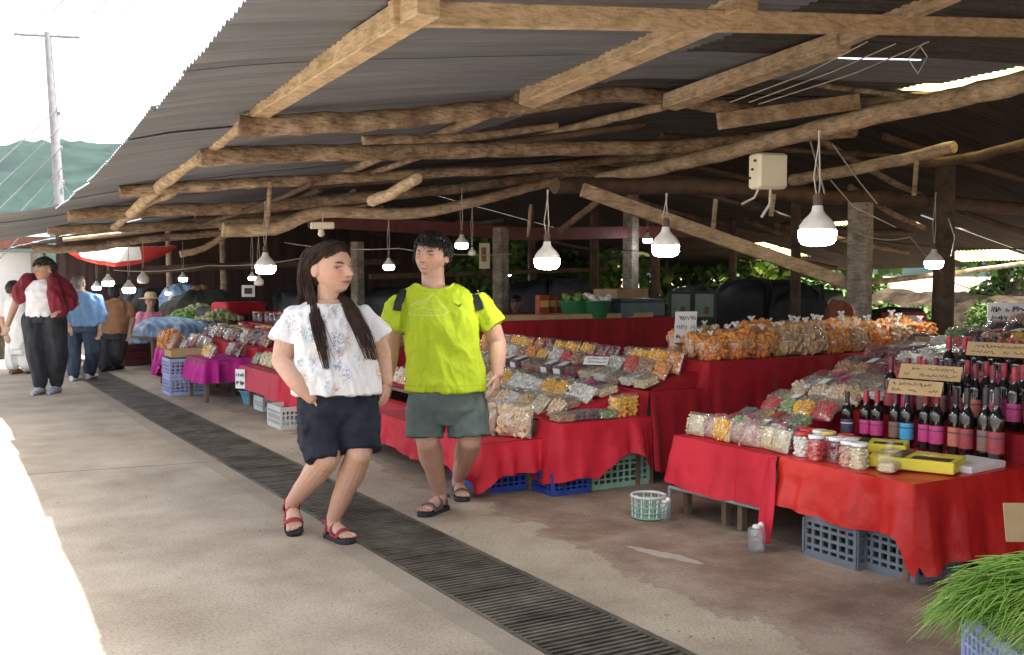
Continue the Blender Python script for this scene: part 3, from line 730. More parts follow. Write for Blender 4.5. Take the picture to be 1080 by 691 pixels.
b = MB(); cloth_top(b, 3.08, 3.7, 12.4, 13.3, .505, 18); skirt([(3.08, 13.3), (3.08, 12.4), (3.7, 12.4)], .505, lambda s_: .27, 23, amp=.05, b=b, wl_=.2)
tag(b.build('tablecloth', 'cloth_magenta'), 'magenta cloth hanging right of the lavender crates', 'tablecloth', 'magenta stall cloths')
b = MB(); cloth_top(b, 3.7, 4.6, 12.4, 15.6, .62, 19); cloth_top(b, 4.6, 5.8, 13.2, 16.2, .78, 20); skirt([(3.7, 15.6), (3.7, 12.4), (4.6, 12.4)], .62, lambda s_: .3, 24, amp=.03, b=b)
skirt([(4.6, 16.2), (4.6, 13.2), (5.8, 13.2)], .78, lambda s_: .2, 25, amp=.03, b=b)
tag(b.build('tablecloth', 'cloth_red'), 'red cloth on the upper steps behind the magenta cloths', 'tablecloth', 'red stall cloths')
# crates below and beside the stalls
p = atZ(866, 600); crate((p.x + .30, p.y + .06, 0), .36, .34, .235, 'crate_grey', 'dark grey slatted crate under satin cloth, left of two', R(90), 6, 3, 'grey crates under the near stall', bar=.016)
p = atZ(930, 617); crate((p.x + .33, p.y + .09, 0), .33, .34, .235, 'crate_grey', 'dark grey slatted crate under satin cloth, nearest the stall corner', R(90), 6, 3, 'grey crates under the near stall', bar=.016)
crate((3.72, 6.60, 0), .40, .56, .17, 'crate_blue', 'blue crate under the red cloth beside the man', 0, 8, 2, 'blue crates beside the man')
crate((4.00, 6.18, 0), .30, .34, .16, 'crate_blue', 'blue crate half hidden by the cloth tail of the middle stall', R(0), 6, 2, 'blue crates beside the man')
crate((4.45, 6.22, 0), .50, .36, .24, 'crate_green', 'pale green crate under the raised hem of the middle stall', 0, 9, 3)
crate((3.12, 13.60, 0), .46, .42, .23, 'crate_lavender', 'lavender crate on the floor, bottom one of the stack', 0, 8, 3, 'stacked lavender crates')
crate((3.12, 13.60, .232), .46, .42, .23, 'crate_lavender', 'lavender crate on top of another, by magenta cloth', 0, 8, 3, 'stacked lavender crates')
p = atZ(293, 452); crate((p.x + .2, p.y + .1, 0), .40, .42, .22, 'crate_pale', 'off white crate under the bright red cloth beside the woman', 0, 9, 2)
p = atZ(272, 434); crate((p.x + .2, p.y + .1, 0), .32, .32, .16, 'crate_pale', 'small greyish crate beside the blue tub under the faded cloth', 0, 6, 3)
p = atZ(258, 428); t = thing('plastic_tub', 'sky blue plastic tub under the faded red cloth', 'tub', (p.x + .2, p.y + .2, 0))
MB().lathe([(.15, 0), (.19, .14), (.205, .145), (.205, .155), (.185, .155), (.145, .012)], n=24).build('tub_body', 'crate_sky', t)
# round basket and bottles on the floor in front of the stalls
p = atZ(690, 548); t = thing('round_basket', 'round green and white plastic basket on the earth floor', 'basket', (p.x, p.y + .06, 0))
b = MB(); r = .105
for k in range(26):
    a = k / 26 * 6.283; b.tube([(r * .96 * math.cos(a), r * .96 * math.sin(a), .01), (r * math.cos(a), r * math.sin(a), .14)], .0045, n=5, mi=k % 2)
for z in (.012, .045, .078, .108): b.tube([(r * math.cos(i / 32 * 6.283), r * math.sin(i / 32 * 6.283), z) for i in range(33)], .005, n=5, mi=0, cap=False)
b.build('basket_wall', ['crate_green', 'white_plastic'], t)
MB().tube([(r * 1.02 * math.cos(i / 32 * 6.283), r * 1.02 * math.sin(i / 32 * 6.283), .142) for i in range(33)], .010, n=7, cap=False).build('rim', 'crate_pale', t)
MB().lathe([(r * .93, .004), (r * .93, .03)], n=24).build('basket_base', 'crate_green', t)
# ------------------------------------------------------------------ things for sale
film('film_clear', milky=0.10, gloss=0.15); film('film_soft', milky=0.20, gloss=0.10, rough=0.25)
film('glass_clear', tint=(0.97, 0.98, 0.97), milky=0.03, gloss=0.14, rough=0.05)
film('water_plastic', tint=(0.9, 0.95, 0.98), milky=0.14, gloss=0.14, rough=0.1)
FOOD = {
 'orange crisps': ((0.62, 0.20, 0.035), (0.80, 0.36, 0.09)), 'pale crackers': ((0.66, 0.44, 0.26), (0.80, 0.62, 0.42)),
 'cream seeds': ((0.60, 0.48, 0.27), (0.74, 0.63, 0.40)), 'brown nuts': ((0.30, 0.14, 0.07), (0.48, 0.27, 0.15)),
 'yellow mango slices': ((0.75, 0.36, 0.03), (0.88, 0.54, 0.06)), 'dark red fruit': ((0.10, 0.012, 0.015), (0.26, 0.03, 0.035)),
 'pink peanuts': ((0.44, 0.20, 0.15), (0.62, 0.36, 0.28)), 'tan biscuits': ((0.52, 0.33, 0.16), (0.68, 0.48, 0.28)),
 'green candies': ((0.18, 0.28, 0.10), (0.36, 0.46, 0.2)), 'purple raisins': ((0.05, 0.02, 0.03), (0.14, 0.06, 0.08)),
 'red candies': ((0.48, 0.03, 0.035), (0.66, 0.10, 0.09)), 'white sweets': ((0.66, 0.62, 0.56), (0.80, 0.77, 0.72))}
for k, (a, c) in FOOD.items(): mat('food_' + k, a, c, scale=26, rough=0.55, detail=2)
for nm, c in dict(label_pink=(0.50, 0.045, 0.20), label_cyan=(0.05, 0.34, 0.60), label_orange=(0.48, 0.14, 0.09), label_red=(0.30, 0.04, 0.05), label_brown=(0.20, 0.11, 0.09),
                  label_navy=(0.05, 0.055, 0.09), label_yellow=(0.72, 0.66, 0.04), capsule_red=(0.36, 0.02, 0.045), capsule_dark=(0.03, 0.02, 0.03), capsule_wine=(0.16, 0.012, 0.035),
                  lid_red=(0.45, 0.03, 0.03), lid_gold=(0.6, 0.42, 0.12)).items():
    mat(nm, c, tuple(min(1, v * 1.35 + .01) for v in c), scale=42, rough=0.45, detail=3)
mat('bottle_glass', (0.008, 0.006, 0.007), rough=0.08, spec=0.7, coat=0.5)
mat('box_yellow', (0.66, 0.56, 0.04), (0.76, 0.66, 0.07), scale=5, rough=0.45)
mat('box_brown', (0.06, 0.03, 0.02), rough=0.5)
mat('knot_white', (0.72, 0.68, 0.62), (0.8, 0.77, 0.72), scale=20, rough=0.5)

def piece(b, c, s, kind, rr, mi=0):
    q = Matrix.Rotation(rr.uniform(0, 6.28), 3, 'Z') @ Matrix.Rotation(rr.uniform(0, 3.14), 3, 'X') @ Matrix.Rotation(rr.uniform(0, 6.28), 3, 'Y')
    if kind == 'disc': b.ball(c, s, 7, 4, (1, .85, .28), mi, q)
    elif kind == 'nut': b.ball(c, s, 6, 4, (1, .75, .7), mi, q)
    else: b.ball(c, s, 5, 3, (1.2, .6, .35), mi, q)
def pillow_pt(u, v, w, d, h, pw=0.6):
    """u,v in -1..1 over a standing pillow bag; returns half thickness"""
    return max(0.0, (1 - abs(u) ** 2.6) * (1 - abs(v) ** 2.6)) ** 0.5 * d / 2
PROTO = {}
def proto_bag(food, w, d, h, kind='disc', size=0.02, knot=False, n=60, seed=0, filmm='film_clear'):
    """clear pillow bag standing on its lower edge (origin = middle of base), pieces seen through the film"""
    key = ('bag', food, w, d, h, knot)
    if key in PROTO: return PROTO[key]
    rr = random.Random(seed + len(PROTO)); t = thing('snack_bag', 'clear bag of ' + food, 'snack bag', (0, -200, 0))
    b = MB()
    # packed core then pieces at the surface
    rings = []
    for i in range(9):
        v = -0.96 + 1.7 * i / 8; ring = []
        for j in range(14):
            a = 6.283 * j / 14; u = math.cos(a); th = pillow_pt(u * .9, v, w, d, h)
            ring.append((u * w * .43, math.sin(a) * th * .86, h * (v + 1) / 2))
        rings.append(ring)
    b.loft(rings)
    for k in range(n):
        u = rr.uniform(-.88, .88); v = rr.uniform(-.9, .72); th = pillow_pt(u, v, w, d, h); sd = rr.choice((-1, -1, -1, 1))
        piece(b, (u * w * .46, sd * th * rr.uniform(.75, .95), h * (v + 1) / 2), size * rr.uniform(.75, 1.25), kind, rr)
    b.build('contents', 'food_' + food, t)
    b = MB(); rings = []
    for i in range(15):
        v = -1 + 2 * i / 14; ring = []
        for j in range(20):
            a = 6.283 * j / 20; u = math.cos(a); th = pillow_pt(u * .97, v * .985, w, d, h) * 1.06 + .002
            wr = 1 + 0.05 * fbm(u * 3 + seed, v * 4, math.sin(a) * 2)
            pinch = 1.0 if not knot or v < .5 else 1 - .85 * ((v - .5) / .5) ** 1.3
            ring.append((u * w * .5 * wr * pinch, math.sin(a) * th * wr * (1 if pinch == 1 else max(.35, pinch)), h * (v + 1) / 2))
        rings.append(ring)
    b.loft(rings); b.build('film', filmm, t)
    if knot:
        b = MB(); b.ball((0, 0, h * 1.0), .016, 7, 5); 
        for k in range(5):
            a = k * 1.26 + rr.random(); b.tube([(0, 0, h), (.018 * math.cos(a), .018 * math.sin(a), h + .025), (.034 * math.cos(a), .034 * math.sin(a), h + .034)], [.009, .011, .006], n=6, flat=(1, .4))
        b.build('knot', 'knot_white', t)
    PROTO[key] = t; return t
def proto_box(food, w, d, h, seed=0, lab=None, size=.013):
    """clear clamshell pack lying flat: tray of food under a lid, with a paper label if any"""
    key = ('box', food, w, d, h, lab)
    if key in PROTO: return PROTO[key]
    rr = random.Random(seed + len(PROTO)); t = thing('food_pack', 'clear pack of ' + food, 'food pack', (0, -200, 0))
    b = MB(); b.bbox((0, 0, h * .36), (w * .9, d * .9, h * .7), .006)
    for k in range(46): piece(b, (rr.uniform(-.43, .43) * w, rr.uniform(-.43, .43) * d, h * rr.uniform(.66, .8)), size * rr.uniform(.8, 1.3), rr.choice(('disc', 'nut')), rr)
    for k in range(20): piece(b, (rr.uniform(-.43, .43) * w, -d * .44, h * rr.uniform(.15, .75)), size * rr.uniform(.8, 1.2), 'nut', rr)
    for k in range(14): piece(b, (-w * .44, rr.uniform(-.43, .43) * d, h * rr.uniform(.15, .75)), size * rr.uniform(.8, 1.2), 'nut', rr)
    b.build('contents', 'food_' + food, t)
    b = MB(); b.bbox((0, 0, h * .48), (w, d, h * .96), .010); b.bbox((0, 0, h), (w * .84, d * .84, .008), .004); b.build('film', 'film_clear', t)
    if lab:
        b = MB(); q = Matrix.Rotation(R(12), 3, 'Z'); b.box((0, -d * .05, h + .008), (w * .6, d * .5, .002), q); b.box((-w * .5 - .003, 0, h * .5), (.002, d * .55, h * .7)); b.box((0, -d * .5 - .003, h * .5), (w * .5, .002, h * .7))
        b.build('paper_label', lab, t)
    PROTO[key] = t; return t
def proto_jar(food, r, h, lid):
    key = ('jar', food, r, h, lid)
    if key in PROTO: return PROTO[key]
    rr = random.Random(len(PROTO)); t = thing('clear_jar', 'clear jar of ' + food, 'jar', (0, -200, 0))
    b = MB(); b.lathe([(r * .88, .004), (r * .9, h * .82)], n=12)
    for k in range(60):
        a = rr.uniform(0, 6.28); piece(b, (r * .86 * math.cos(a), r * .86 * math.sin(a), rr.uniform(.08, .8) * h), .012 * rr.uniform(.7, 1.2), 'nut', rr)
    b.build('contents', 'food_' + food, t)
    MB().lathe([(r * .97, 0), (r, .01), (r, h * .85), (r * .86, h * .9)], n=18).build('jar_wall', 'glass_clear', t)
    MB().lathe([(r * .92, h * .88), (r * .94, h * .9), (r * .94, h), (r * .88, h * 1.01)], n=18).build('lid', lid, t)
    PROTO[key] = t; return t
def proto_bottle(lab, cap, H=.32, r=.037):
    key = ('bottle', lab, cap)
    if key in PROTO: return PROTO[key]
    t = thing('wine_bottle', 'dark wine bottle', 'bottle', (0, -200, 0))
    MB().lathe([(r * .92, 0), (r, .006), (r, H * .58), (r * .94, H * .63), (r * .62, H * .69), (r * .41, H * .74), (r * .38, H * .80), (r * .38, H * .93)], n=18).build('bottle_body', 'bottle_glass', t)
    MB().lathe([(r * 1.015, H * .15), (r * 1.02, H * .16), (r * 1.02, H * .42), (r * 1.015, H * .43)], n=18).build('bottle_label', lab, t)
    b = MB(); [b.lathe([(r * 1.028, H * z_), (r * 1.028, H * (z_ + .022))], n=18) for z_ in (.34,)]; b.build('label_band', 'label_navy' if lab != 'label_navy' else 'white_paper', t)
    MB().lathe([(r * .42, H * .77), (r * .43, H * .78), (r * .41, H * .985), (r * .36, H)], n=14).build('cap_sleeve', cap, t)
    b = MB(); ax = Matrix.Rotation(R(195), 3, 'Z'); b.box(ax @ Vector((r * .43, 0, H * .86)), (.003, r * .55, H * .13), ax); b.build('paper_seal', 'white_paper', t)
    PROTO[key] = t; return t
def place(proto, x, y, z, rz=0.0, label=None, group=None, scale=1.0, tilt=(0, 0)):
    return copy_tree(proto, (x, y, z), rz, label, group, scale, tilt)

# ---- bottles on the near stall
lb = ['label_navy', 'label_pink', 'label_pink', 'label_brown', 'label_cyan', 'label_pink', 'label_pink', 'label_orange', 'label_red', 'label_brown', 'label_red']
cp = ['capsule_dark', 'capsule_red', 'capsule_red', 'capsule_wine', 'capsule_dark', 'capsule_red', 'capsule_red', 'capsule_dark', 'capsule_dark', 'capsule_dark', 'capsule_dark']
txt = ['navy label, far left end of the front row', 'pink label, second from the far end, front row', 'pink label, next to the brown labelled one, front row', 'brown label, left of the blue one, front row', 'sky blue label, the only blue one of the front row',
       'pink label, just right of the blue one, front row', 'pink label, left of the orange labelled one, front row', 'orange label, middle right of the front row', 'orange red label, third from the right, front row', 'narrow brown label, second from the right, front row', 'red label, nearest of all, right end of front row']
cn = dict(label_pink='pink', label_orange='orange', label_red='red', label_brown='brown', label_cyan='blue', label_navy='navy', label_yellow='yellow')
for i in range(11):
    px = (897, 918, 940, 958, 978, 999, 1021, 1003, 0, 0, 0)[i]
    q = i / 10; p = atZ(895 + 157 * q + (2 if i % 2 else -2), 463 + 27 * q ** 1.2, .507); hs_ = .93 + .38 * q; ws_ = 1.0 + .14 * q
    place(proto_bottle(lb[i], cp[i]), p.x, p.y, .507, R(rnd.uniform(150, 250)), 'dark bottle with ' + txt[i], 'wine bottles on the near stall', (ws_, ws_, hs_))
rows_ = [(5.33, .665, 4.40, 9, 'third'), (5.51, .665, 4.34, 8, 'fourth'), (5.74, .785, 4.3, 8, 'fifth'), (5.95, .785, 4.25, 7, 'sixth')]
for (x, z, y0, n_, nm) in rows_:
    for k in range(n_):
        l_ = rnd.choice(['label_red', 'label_pink', 'label_orange', 'label_brown']); c_ = rnd.choice(['capsule_red', 'capsule_wine', 'capsule_red', 'capsule_dark'])
        place(proto_bottle(l_, c_), x + rnd.uniform(-.012, .012), y0 - k * .118, z, R(rnd.uniform(150, 250)),
              'dark bottle with %s cap, %s from far end, %s bottle row' % ({'capsule_red': 'red', 'capsule_wine': 'wine red', 'capsule_dark': 'black'}[c_], ORD[k], nm), 'wine bottles on the near stall', (1.06, 1.06, 1.12))
for k in range(7):
    place(proto_bottle('label_yellow', 'capsule_dark'), 5.42 + .105 * k, 3.12 - .03 * (k % 2), .625, R(230), 'dark bottle with yellow label, %s from the aisle end of the side table' % ORD[k], 'yellow labelled bottles')
for k in range(6):
    place(proto_bottle('label_yellow', 'capsule_wine'), 5.45 + .105 * k, 2.98, .625, R(230), 'dark bottle in the back row of the side table, %s from the aisle end' % ORD[k], 'yellow labelled bottles')
# white tray, yellow gift boxes, small glass jars
t = thing('white_tray', 'white cardboard tray edge under the nearest bottles', 'tray', (4.90, 3.53, .505), R(6))
MB().bbox((0, 0, .02), (.34, .22, .036), .004).build('tray', 'white_plastic', t)
t = thing('white_tray', 'white cardboard tray beside the yellow gift boxes', 'tray', (4.86, 3.86, .505), R(20))
MB().bbox((0, 0, .015), (.26, .20, .028), .004).build('tray', 'white_plastic', t)
for (x, y, z, rz, sx, lab) in ((4.64, 3.66, .515, 24, 1.38, 'yellow gift box with brown stripe lying nearest the stall corner'), (4.74, 4.02, .545, 34, 1.1, 'yellow gift box lying behind the nearest one')):
    t = thing('gift_box', lab, 'gift box', (x, y, z), R(rz), 'yellow gift boxes'); t.scale = (sx,) * 3
    MB().bbox((0, 0, .0225), (.20, .32, .045), .004).build('box_body', 'box_yellow', t)
    b = MB(); b.box((-.0, .05, .0455), (.18, .05, .002)); b.box((-.05, -.07, .0455), (.07, .14, .002)); b.build('printed_panel', 'box_brown', t)
    b = MB()
    for (u, v) in ((.045, -.05), (-.045, .115), (.045, .115)): b.lathe([(.036, .0452), (.036, .0475)], (u, v, 0), n=20)
    b.build('printed_disc', 'lid_gold', t)
jy = [(4.38, 4.22, 'white sweets', 'lid_red'), (4.36, 4.10, 'red candies', 'white_plastic'), (4.40, 3.99, 'dark red fruit', 'white_plastic'), (4.36, 3.87, 'pink peanuts', 'white_plastic'), (4.44, 3.93, 'yellow mango slices', 'white_plastic'), (4.36, 3.80, 'cream seeds', 'white_plastic'),
      (4.50, 4.30, 'brown nuts', 'lid_red'), (4.52, 4.16, 'red candies', 'lid_gold'), (4.53, 4.04, 'white sweets', 'lid_red'), (4.52, 4.22, 'tan biscuits', 'white_plastic')]
for i, (x, y, fd, lid) in enumerate(jy):
    place(proto_jar(fd, .042, .125, lid), x, y, .507, rnd.uniform(0, 6), 'small clear jar of %s, %s from the left on the satin cloth edge' % (fd, ORD[i]) if i < 6 else 'small clear jar of %s behind the edge jars on satin cloth' % fd, 'small jars at the satin cloth edge', 1.12)
t = thing('glass_decanter', 'square clear glass flask in front of the yellow boxes', 'flask', (4.43, 3.66, .507), R(25))
t.scale = (1.35,) * 3
MB().bbox((0, 0, .045), (.12, .075, .09), .012).build('flask_body', 'glass_clear', t); MB().bbox((0, 0, .022), (.108, .064, .036), .008).build('liquid', 'food_cream seeds', t)
MB().lathe([(.02, .09), (.015, .10), (.015, .12), (.02, .125)], n=12).build('flask_neck', 'glass_clear', t)
# ---- packs and bags on the near stall, row by row
front = ['cream seeds', 'pink peanuts', 'yellow mango slices', 'brown nuts', 'pink peanuts', 'cream seeds', 'cream seeds']
ys = [5.12, 4.98, 4.87, 4.76, 4.63, 4.50, 4.385]
for i, (fd, y) in enumerate(zip(front, ys)):
    place(proto_bag(fd, .17, .09, .15, 'disc' if 'slices' in fd else 'chip', .013 if 'slices' in fd else .0085, n=150), 4.36 + .02 * (i % 2), y, .506, R(-90 + rnd.uniform(-12, 12)), 'clear bag of %s, %s from far corner, front edge of near stall' % (fd, ORD[i]), 'bags along the front edge of the near stall', 1, (R(-16), 0))
kinds = list(FOOD)
def rows_of_packs(spec):
    for (x, z, y0, y1, step, pool, what, sz, tilt) in spec:
        y = y1; k = 0
        while y > y0:
            fd = pool[(k * 7 + int(x * 31)) % len(pool)] if rnd.random() < .6 else rnd.choice(pool); lab = rnd.choice([None, 'white_paper', 'white_paper', 'label_pink', 'label_red'])
            if what == 'box': p = proto_box(fd, sz, sz * .78, sz * .42, lab=lab if fd in ('dark red fruit', 'purple raisins', 'tan biscuits', 'pink peanuts', 'red candies') else None)
            elif what == 'bag': p = proto_bag(fd, sz, sz * .5, sz * .95, rnd.choice(('disc', 'nut')), sz * .085, n=70)
            else: p = proto_jar(fd, sz * .36, sz * .8, rnd.choice(('lid_red', 'lid_gold', 'white_plastic')))
            yield fd, lab, p, x + rnd.uniform(-.02, .02), y + rnd.uniform(-.02, .02), z, k, tilt
            y -= step; k += 1
PA = [['red candies', 'white sweets', 'green candies', 'purple raisins', 'pink peanuts'], ['green candies', 'yellow mango slices', 'purple raisins', 'red candies', 'tan biscuits'], ['pale crackers', 'tan biscuits', 'white sweets', 'cream seeds'], ['tan biscuits', 'pale crackers', 'pink peanuts', 'white sweets'],
      ['dark red fruit', 'white sweets', 'dark red fruit', 'brown nuts', 'red candies'], ['dark red fruit', 'red candies', 'white sweets', 'purple raisins']]
x = 4.54; q = 0
while x < 7.85:
    sz = .15 if x < 6 else .18; y0 = 4.44 if x < 4.7 else (4.60 if x < 5.3 else (4.47 if x < 6.2 else 3.45)); pool = PA[min(5, int((x - 4.5) / .28))] if x < 6.3 else PA[q % 2 + (4 if q % 3 else 0)]
    what_ = 'bag' if q % 5 in (0, 3) else 'box'
    for (fd, lab, p, x_, y, z, k, tl) in rows_of_packs([(x, 0, y0, 5.13, sz * 1.02, pool, what_, sz, -46 if what_ == 'bag' else 0)]):
        what = 'bag' if what_ == 'bag' else 'pack'; lt = 'labelled ' if any(c.name.startswith('paper_label') for c in p.children) else ''
        place(p, x_, y, ZA(x_) + (.012 if what_ == 'box' else .004), R(-90 if what_ == 'bag' else 0) + R(rnd.uniform(-12, 12)), '%s of %s, %s from back, %s row, near stall' % (lt + what, fd, ORD[k], ORD[q + 1] if q < 16 else 'rear'), 'packs on the near stall', rnd.uniform(.95, 1.12), (R(tl), 0) if what_ == 'bag' else (0, R(-16 if x < 6 else -6)))
    x += sz * .95; q += 1
# ---- middle stall
big = proto_bag('pale crackers', .30, .17, .25, 'disc', .032, n=70)
for i, (x, y, sc_, rz, lab) in enumerate(((3.74, 6.36, 1, -62, 'large bag of pale orange crackers at the corner of the lowest step'), (3.62, 6.62, 1.05, -80, 'large bag of pale orange crackers second on the lowest step'), (3.58, 6.95, 1.05, -85, 'large bag of pale crackers beside the hand of the man'), (3.6, 7.3, 1, -85, 'large bag of pale crackers behind the arm of the man'))):
    place(big, x, y, .376, R(rz), lab, 'large cracker bags on the lowest step', sc_, (R(-14), 0))
specB = [(4.02, .506, 6.12, 6.35, .2, ['purple raisins'], 'box', .18, 0)]
for k in range(6):
    fd = ['brown nuts', 'purple raisins', 'purple raisins', 'green candies', 'yellow mango slices', 'yellow mango slices'][k]
    pr = proto_box(fd, .15, .14, .06) if k < 4 else proto_bag(fd, .15, .09, .16, 'disc', .018, n=70)
    place(pr, 3.98 + k * .118, 6.09 + rnd.uniform(-.02, .02), .506, R(rnd.uniform(-10, 10)), '%s of %s, %s from left, front end of the middle stall' % ('clear pack' if k < 4 else 'clear bag', fd, ORD[k]), 'packs at the front end of the middle stall')
PB = [['pale crackers', 'cream seeds', 'tan biscuits', 'white sweets'], ['brown nuts', 'cream seeds', 'white sweets', 'pale crackers'], ['white sweets', 'yellow mango slices', 'brown nuts', 'white sweets', 'pale crackers'], ['dark red fruit', 'white sweets', 'cream seeds', 'tan biscuits'],
      ['white sweets', 'dark red fruit', 'brown nuts', 'cream seeds', 'purple raisins'], ['red candies', 'yellow mango slices', 'brown nuts', 'white sweets', 'orange crisps'], ['yellow mango slices', 'brown nuts', 'orange crisps', 'yellow mango slices', 'dark red fruit']]
for q in range(7):
    x = (4.0, 4.16, 4.32, 4.50, 4.76, 4.92, 5.08)[q]; zz = .508 + (x - 4.0) * .241 if q < 4 else .69 + (x - 4.72) * .22; what_ = ('bag', 'box', 'bag', 'box', 'box', 'bag', 'bag')[q]; sz = (.17, .17, .17, .17, .17, .175, .185)[q]
    for (fd, lab, p, x_, y, z, k, tl) in rows_of_packs([(x, 0, B0 + (.27 if q < 4 else .10), 9.2, sz * 1.06, PB[q], what_, sz, (-44, 0, -44, 0, 0, -36, -20)[q])]):
        what = 'clear bag' if what_ == 'bag' else 'clear pack'
        place(p, x_, y, zz + (.012 if what_ == 'box' else .002), R(-90 if what_ == 'bag' else 0) + R(rnd.uniform(-12, 12)), '%s of %s, %s from back, %s row, middle stall' % (what, fd, ORD[k], ORD[q + 1]), 'packs on the middle stall', rnd.uniform(.95, 1.12), (R(tl), 0) if what_ == 'bag' else (0, R(-13)))
# orange snack bags, tied with white knots
ob = [proto_bag('orange crisps', .34, .22, .27, 'disc', .040, True, 80, s, 'film_soft') if s == 0 else proto_bag('orange crisps', .34 + .001 * s, .22, .28, 'disc', .036, True, 90, s) for s in range(3)]
tb = proto_bag('tan biscuits', .33, .22, .28, 'disc', .036, True, 80, 5)
k = 0
for r_, y in enumerate((6.13, 6.36, 6.59, 6.84)):
    x = 5.40 + .1 * r_; j = 0
    while x < 8.0:
        pr = tb if (r_ == 0 and j == 4) or rnd.random() < .1 else rnd.choice(ob)
        place(pr, x, y + rnd.uniform(-.03, .03), .876, R(rnd.uniform(-22, 22)), 'knotted bag of %s, %s from left, %s line of the snack bags' % ('tan biscuits' if pr is tb else 'orange crisps', ORD[j], ['front', 'second', 'third', 'rearmost'][r_]), 'knotted snack bags on the raised table', rnd.uniform(.66, .92) + .02 * j, (R(rnd.uniform(-22, 4)), R(rnd.uniform(-8, 8))))
        x += .262; j += 1
# ---- far stalls: smaller packs of the same kinds
specC = []
for i, (x, z, y0, y1, st, zl) in enumerate(((3.5, .43, 9.85, 10.55, .2, 1), (3.55, .48, 10.65, 11.95, .2, 1), (3.75, .48, 9.85, 11.95, .22, 1), (4.05, .526, 9.85, 12.1, .21, 1), (4.3, .526, 9.9, 12.1, .22, 1), (4.72, .686, 10.7, 12.9, .2, 1), (4.95, .686, 10.7, 12.9, .2, 1), (5.2, .686, 10.7, 12.9, .2, 1))):
    pool = [['pale crackers', 'cream seeds'], ['cream seeds', 'white sweets', 'green candies', 'tan biscuits'], ['tan biscuits', 'cream seeds', 'pink peanuts'], ['orange crisps', 'purple raisins', 'brown nuts'], ['purple raisins', 'white sweets', 'dark red fruit'], ['dark red fruit', 'orange crisps', 'purple raisins'], ['dark red fruit', 'brown nuts', 'purple raisins'], ['dark red fruit', 'purple raisins']][i]
    what = ['bag', 'bag', 'box', 'bag', 'jar', 'bag', 'jar', 'jar'][i]
    for (fd, lab, p, x_, y_, z_, k, tl) in rows_of_packs([(x, z, y0, y1, st, pool, what, .18, -30 if what == 'bag' else 0)]):
        place(p, x_, y_, z_, R((-90 if what == 'bag' else 0) + rnd.uniform(-14, 14)), 'small %s of %s, %s from back, %s row, stall behind the woman' % (what if what != 'box' else 'pack', fd, ORD[k], ORD[i]), 'packs on the stall behind the woman', rnd.uniform(.9, 1.15), (R(tl), 0))
for i, (x, z, y0, y1, st) in enumerate(((3.2, .51, 12.5, 14.9, .24), (3.5, .51, 12.5, 14.9, .24), (3.85, .626, 12.5, 15.5, .24), (4.1, .626, 12.5, 15.5, .24), (4.4, .626, 12.5, 15.5, .24), (4.8, .786, 13.3, 16, .25), (5.2, .786, 13.3, 16, .25))):
    pool = [['pale crackers', 'white sweets', 'yellow mango slices'], ['dark red fruit', 'orange crisps', 'white sweets'], ['purple raisins', 'white sweets', 'brown nuts'], ['dark red fruit', 'purple raisins', 'pale crackers'], ['brown nuts', 'dark red fruit'], ['dark red fruit', 'purple raisins'], ['dark red fruit', 'brown nuts']][i]
    what = ['bag', 'bag', 'bag', 'jar', 'jar', 'jar', 'jar'][i]
    for (fd, lab, p, x_, y_, z_, k, tl) in rows_of_packs([(x, z, y0, y1, st, pool, what, .2, -30 if what == 'bag' else 0)]):
        if x < 3.7 and 13.2 < y_ < 14.05: continue
        place(p, x_, y_, z_, R((-90 if what == 'bag' else 0) + rnd.uniform(-14, 14)), 'small %s of %s, %s from back, %s row, magenta stall' % (what, fd, ORD[k], ORD[i]), 'packs on the magenta cloth stall', rnd.uniform(.9, 1.15), (R(tl), 0))
# big orange bag and cardboard on the lavender crates
place(ob[0], 3.02, 14.3, .51, R(-80), 'orange snack bag slumped on the magenta cloth end', 'knotted snack bags on the raised table', 1.15, (R(-30), 0))
t = thing('cardboard_box', 'low open cardboard box on top of the lavender crates', 'box', (3.12, 13.60, .465)); 
b = MB()
for (c_, s_) in (((0, 0, .006), (.42, .38, .012)), ((-.205, 0, .05), (.01, .38, .1)), ((.205, 0, .05), (.01, .38, .1)), ((0, .185, .05), (.40, .01, .1)), ((0, -.185, .05), (.40, .01, .1))): b.box(c_, s_)
b.build('box_walls', 'cardboard', t)
# ------------------------------------------------------------------ trees and plants beyond the shed
def leaves(b, c, rad, n, size, rr, mi=0, hollow=0.45):
    """many small bent leaves through a lumpy crown"""
    c = Vector(c); lumps = [(Vector((rr.uniform(-.75, .75) * rad[0], rr.uniform(-.75, .75) * rad[1], rr.uniform(-.7, .8) * rad[2])), rr.uniform(.28, .5)) for _ in range(9)]
    for k in range(n):
        q, s_ = rr.choice(lumps)
        d = Vector((rr.gauss(0, 1), rr.gauss(0, 1), rr.gauss(0, 1))); d.normalize()
        r_ = s_ * rr.uniform(hollow, 1.08)
        p = c + q + Vector((d.x * rad[0], d.y * rad[1], d.z * rad[2])) * r_
        t = Vector((rr.gauss(0, 1), rr.gauss(0, 1), rr.gauss(-.4, .7))).normalized(); u = t.orthogonal().normalized(); w = t.cross(u)
        a = rr.uniform(0, 6.28); u = u * math.cos(a) + w * math.sin(a); L = size * rr.uniform(.6, 1.4); W = L * .34
        nn = t.cross(u)
        b.add([p, p + t * L * .45 + u * W + nn * W * .2, p + t * L, p + t * L * .45 - u * W + nn * W * .2], [(0, 1, 2), (0, 2, 3)], mi if rr.random() < .7 else 1 - mi)
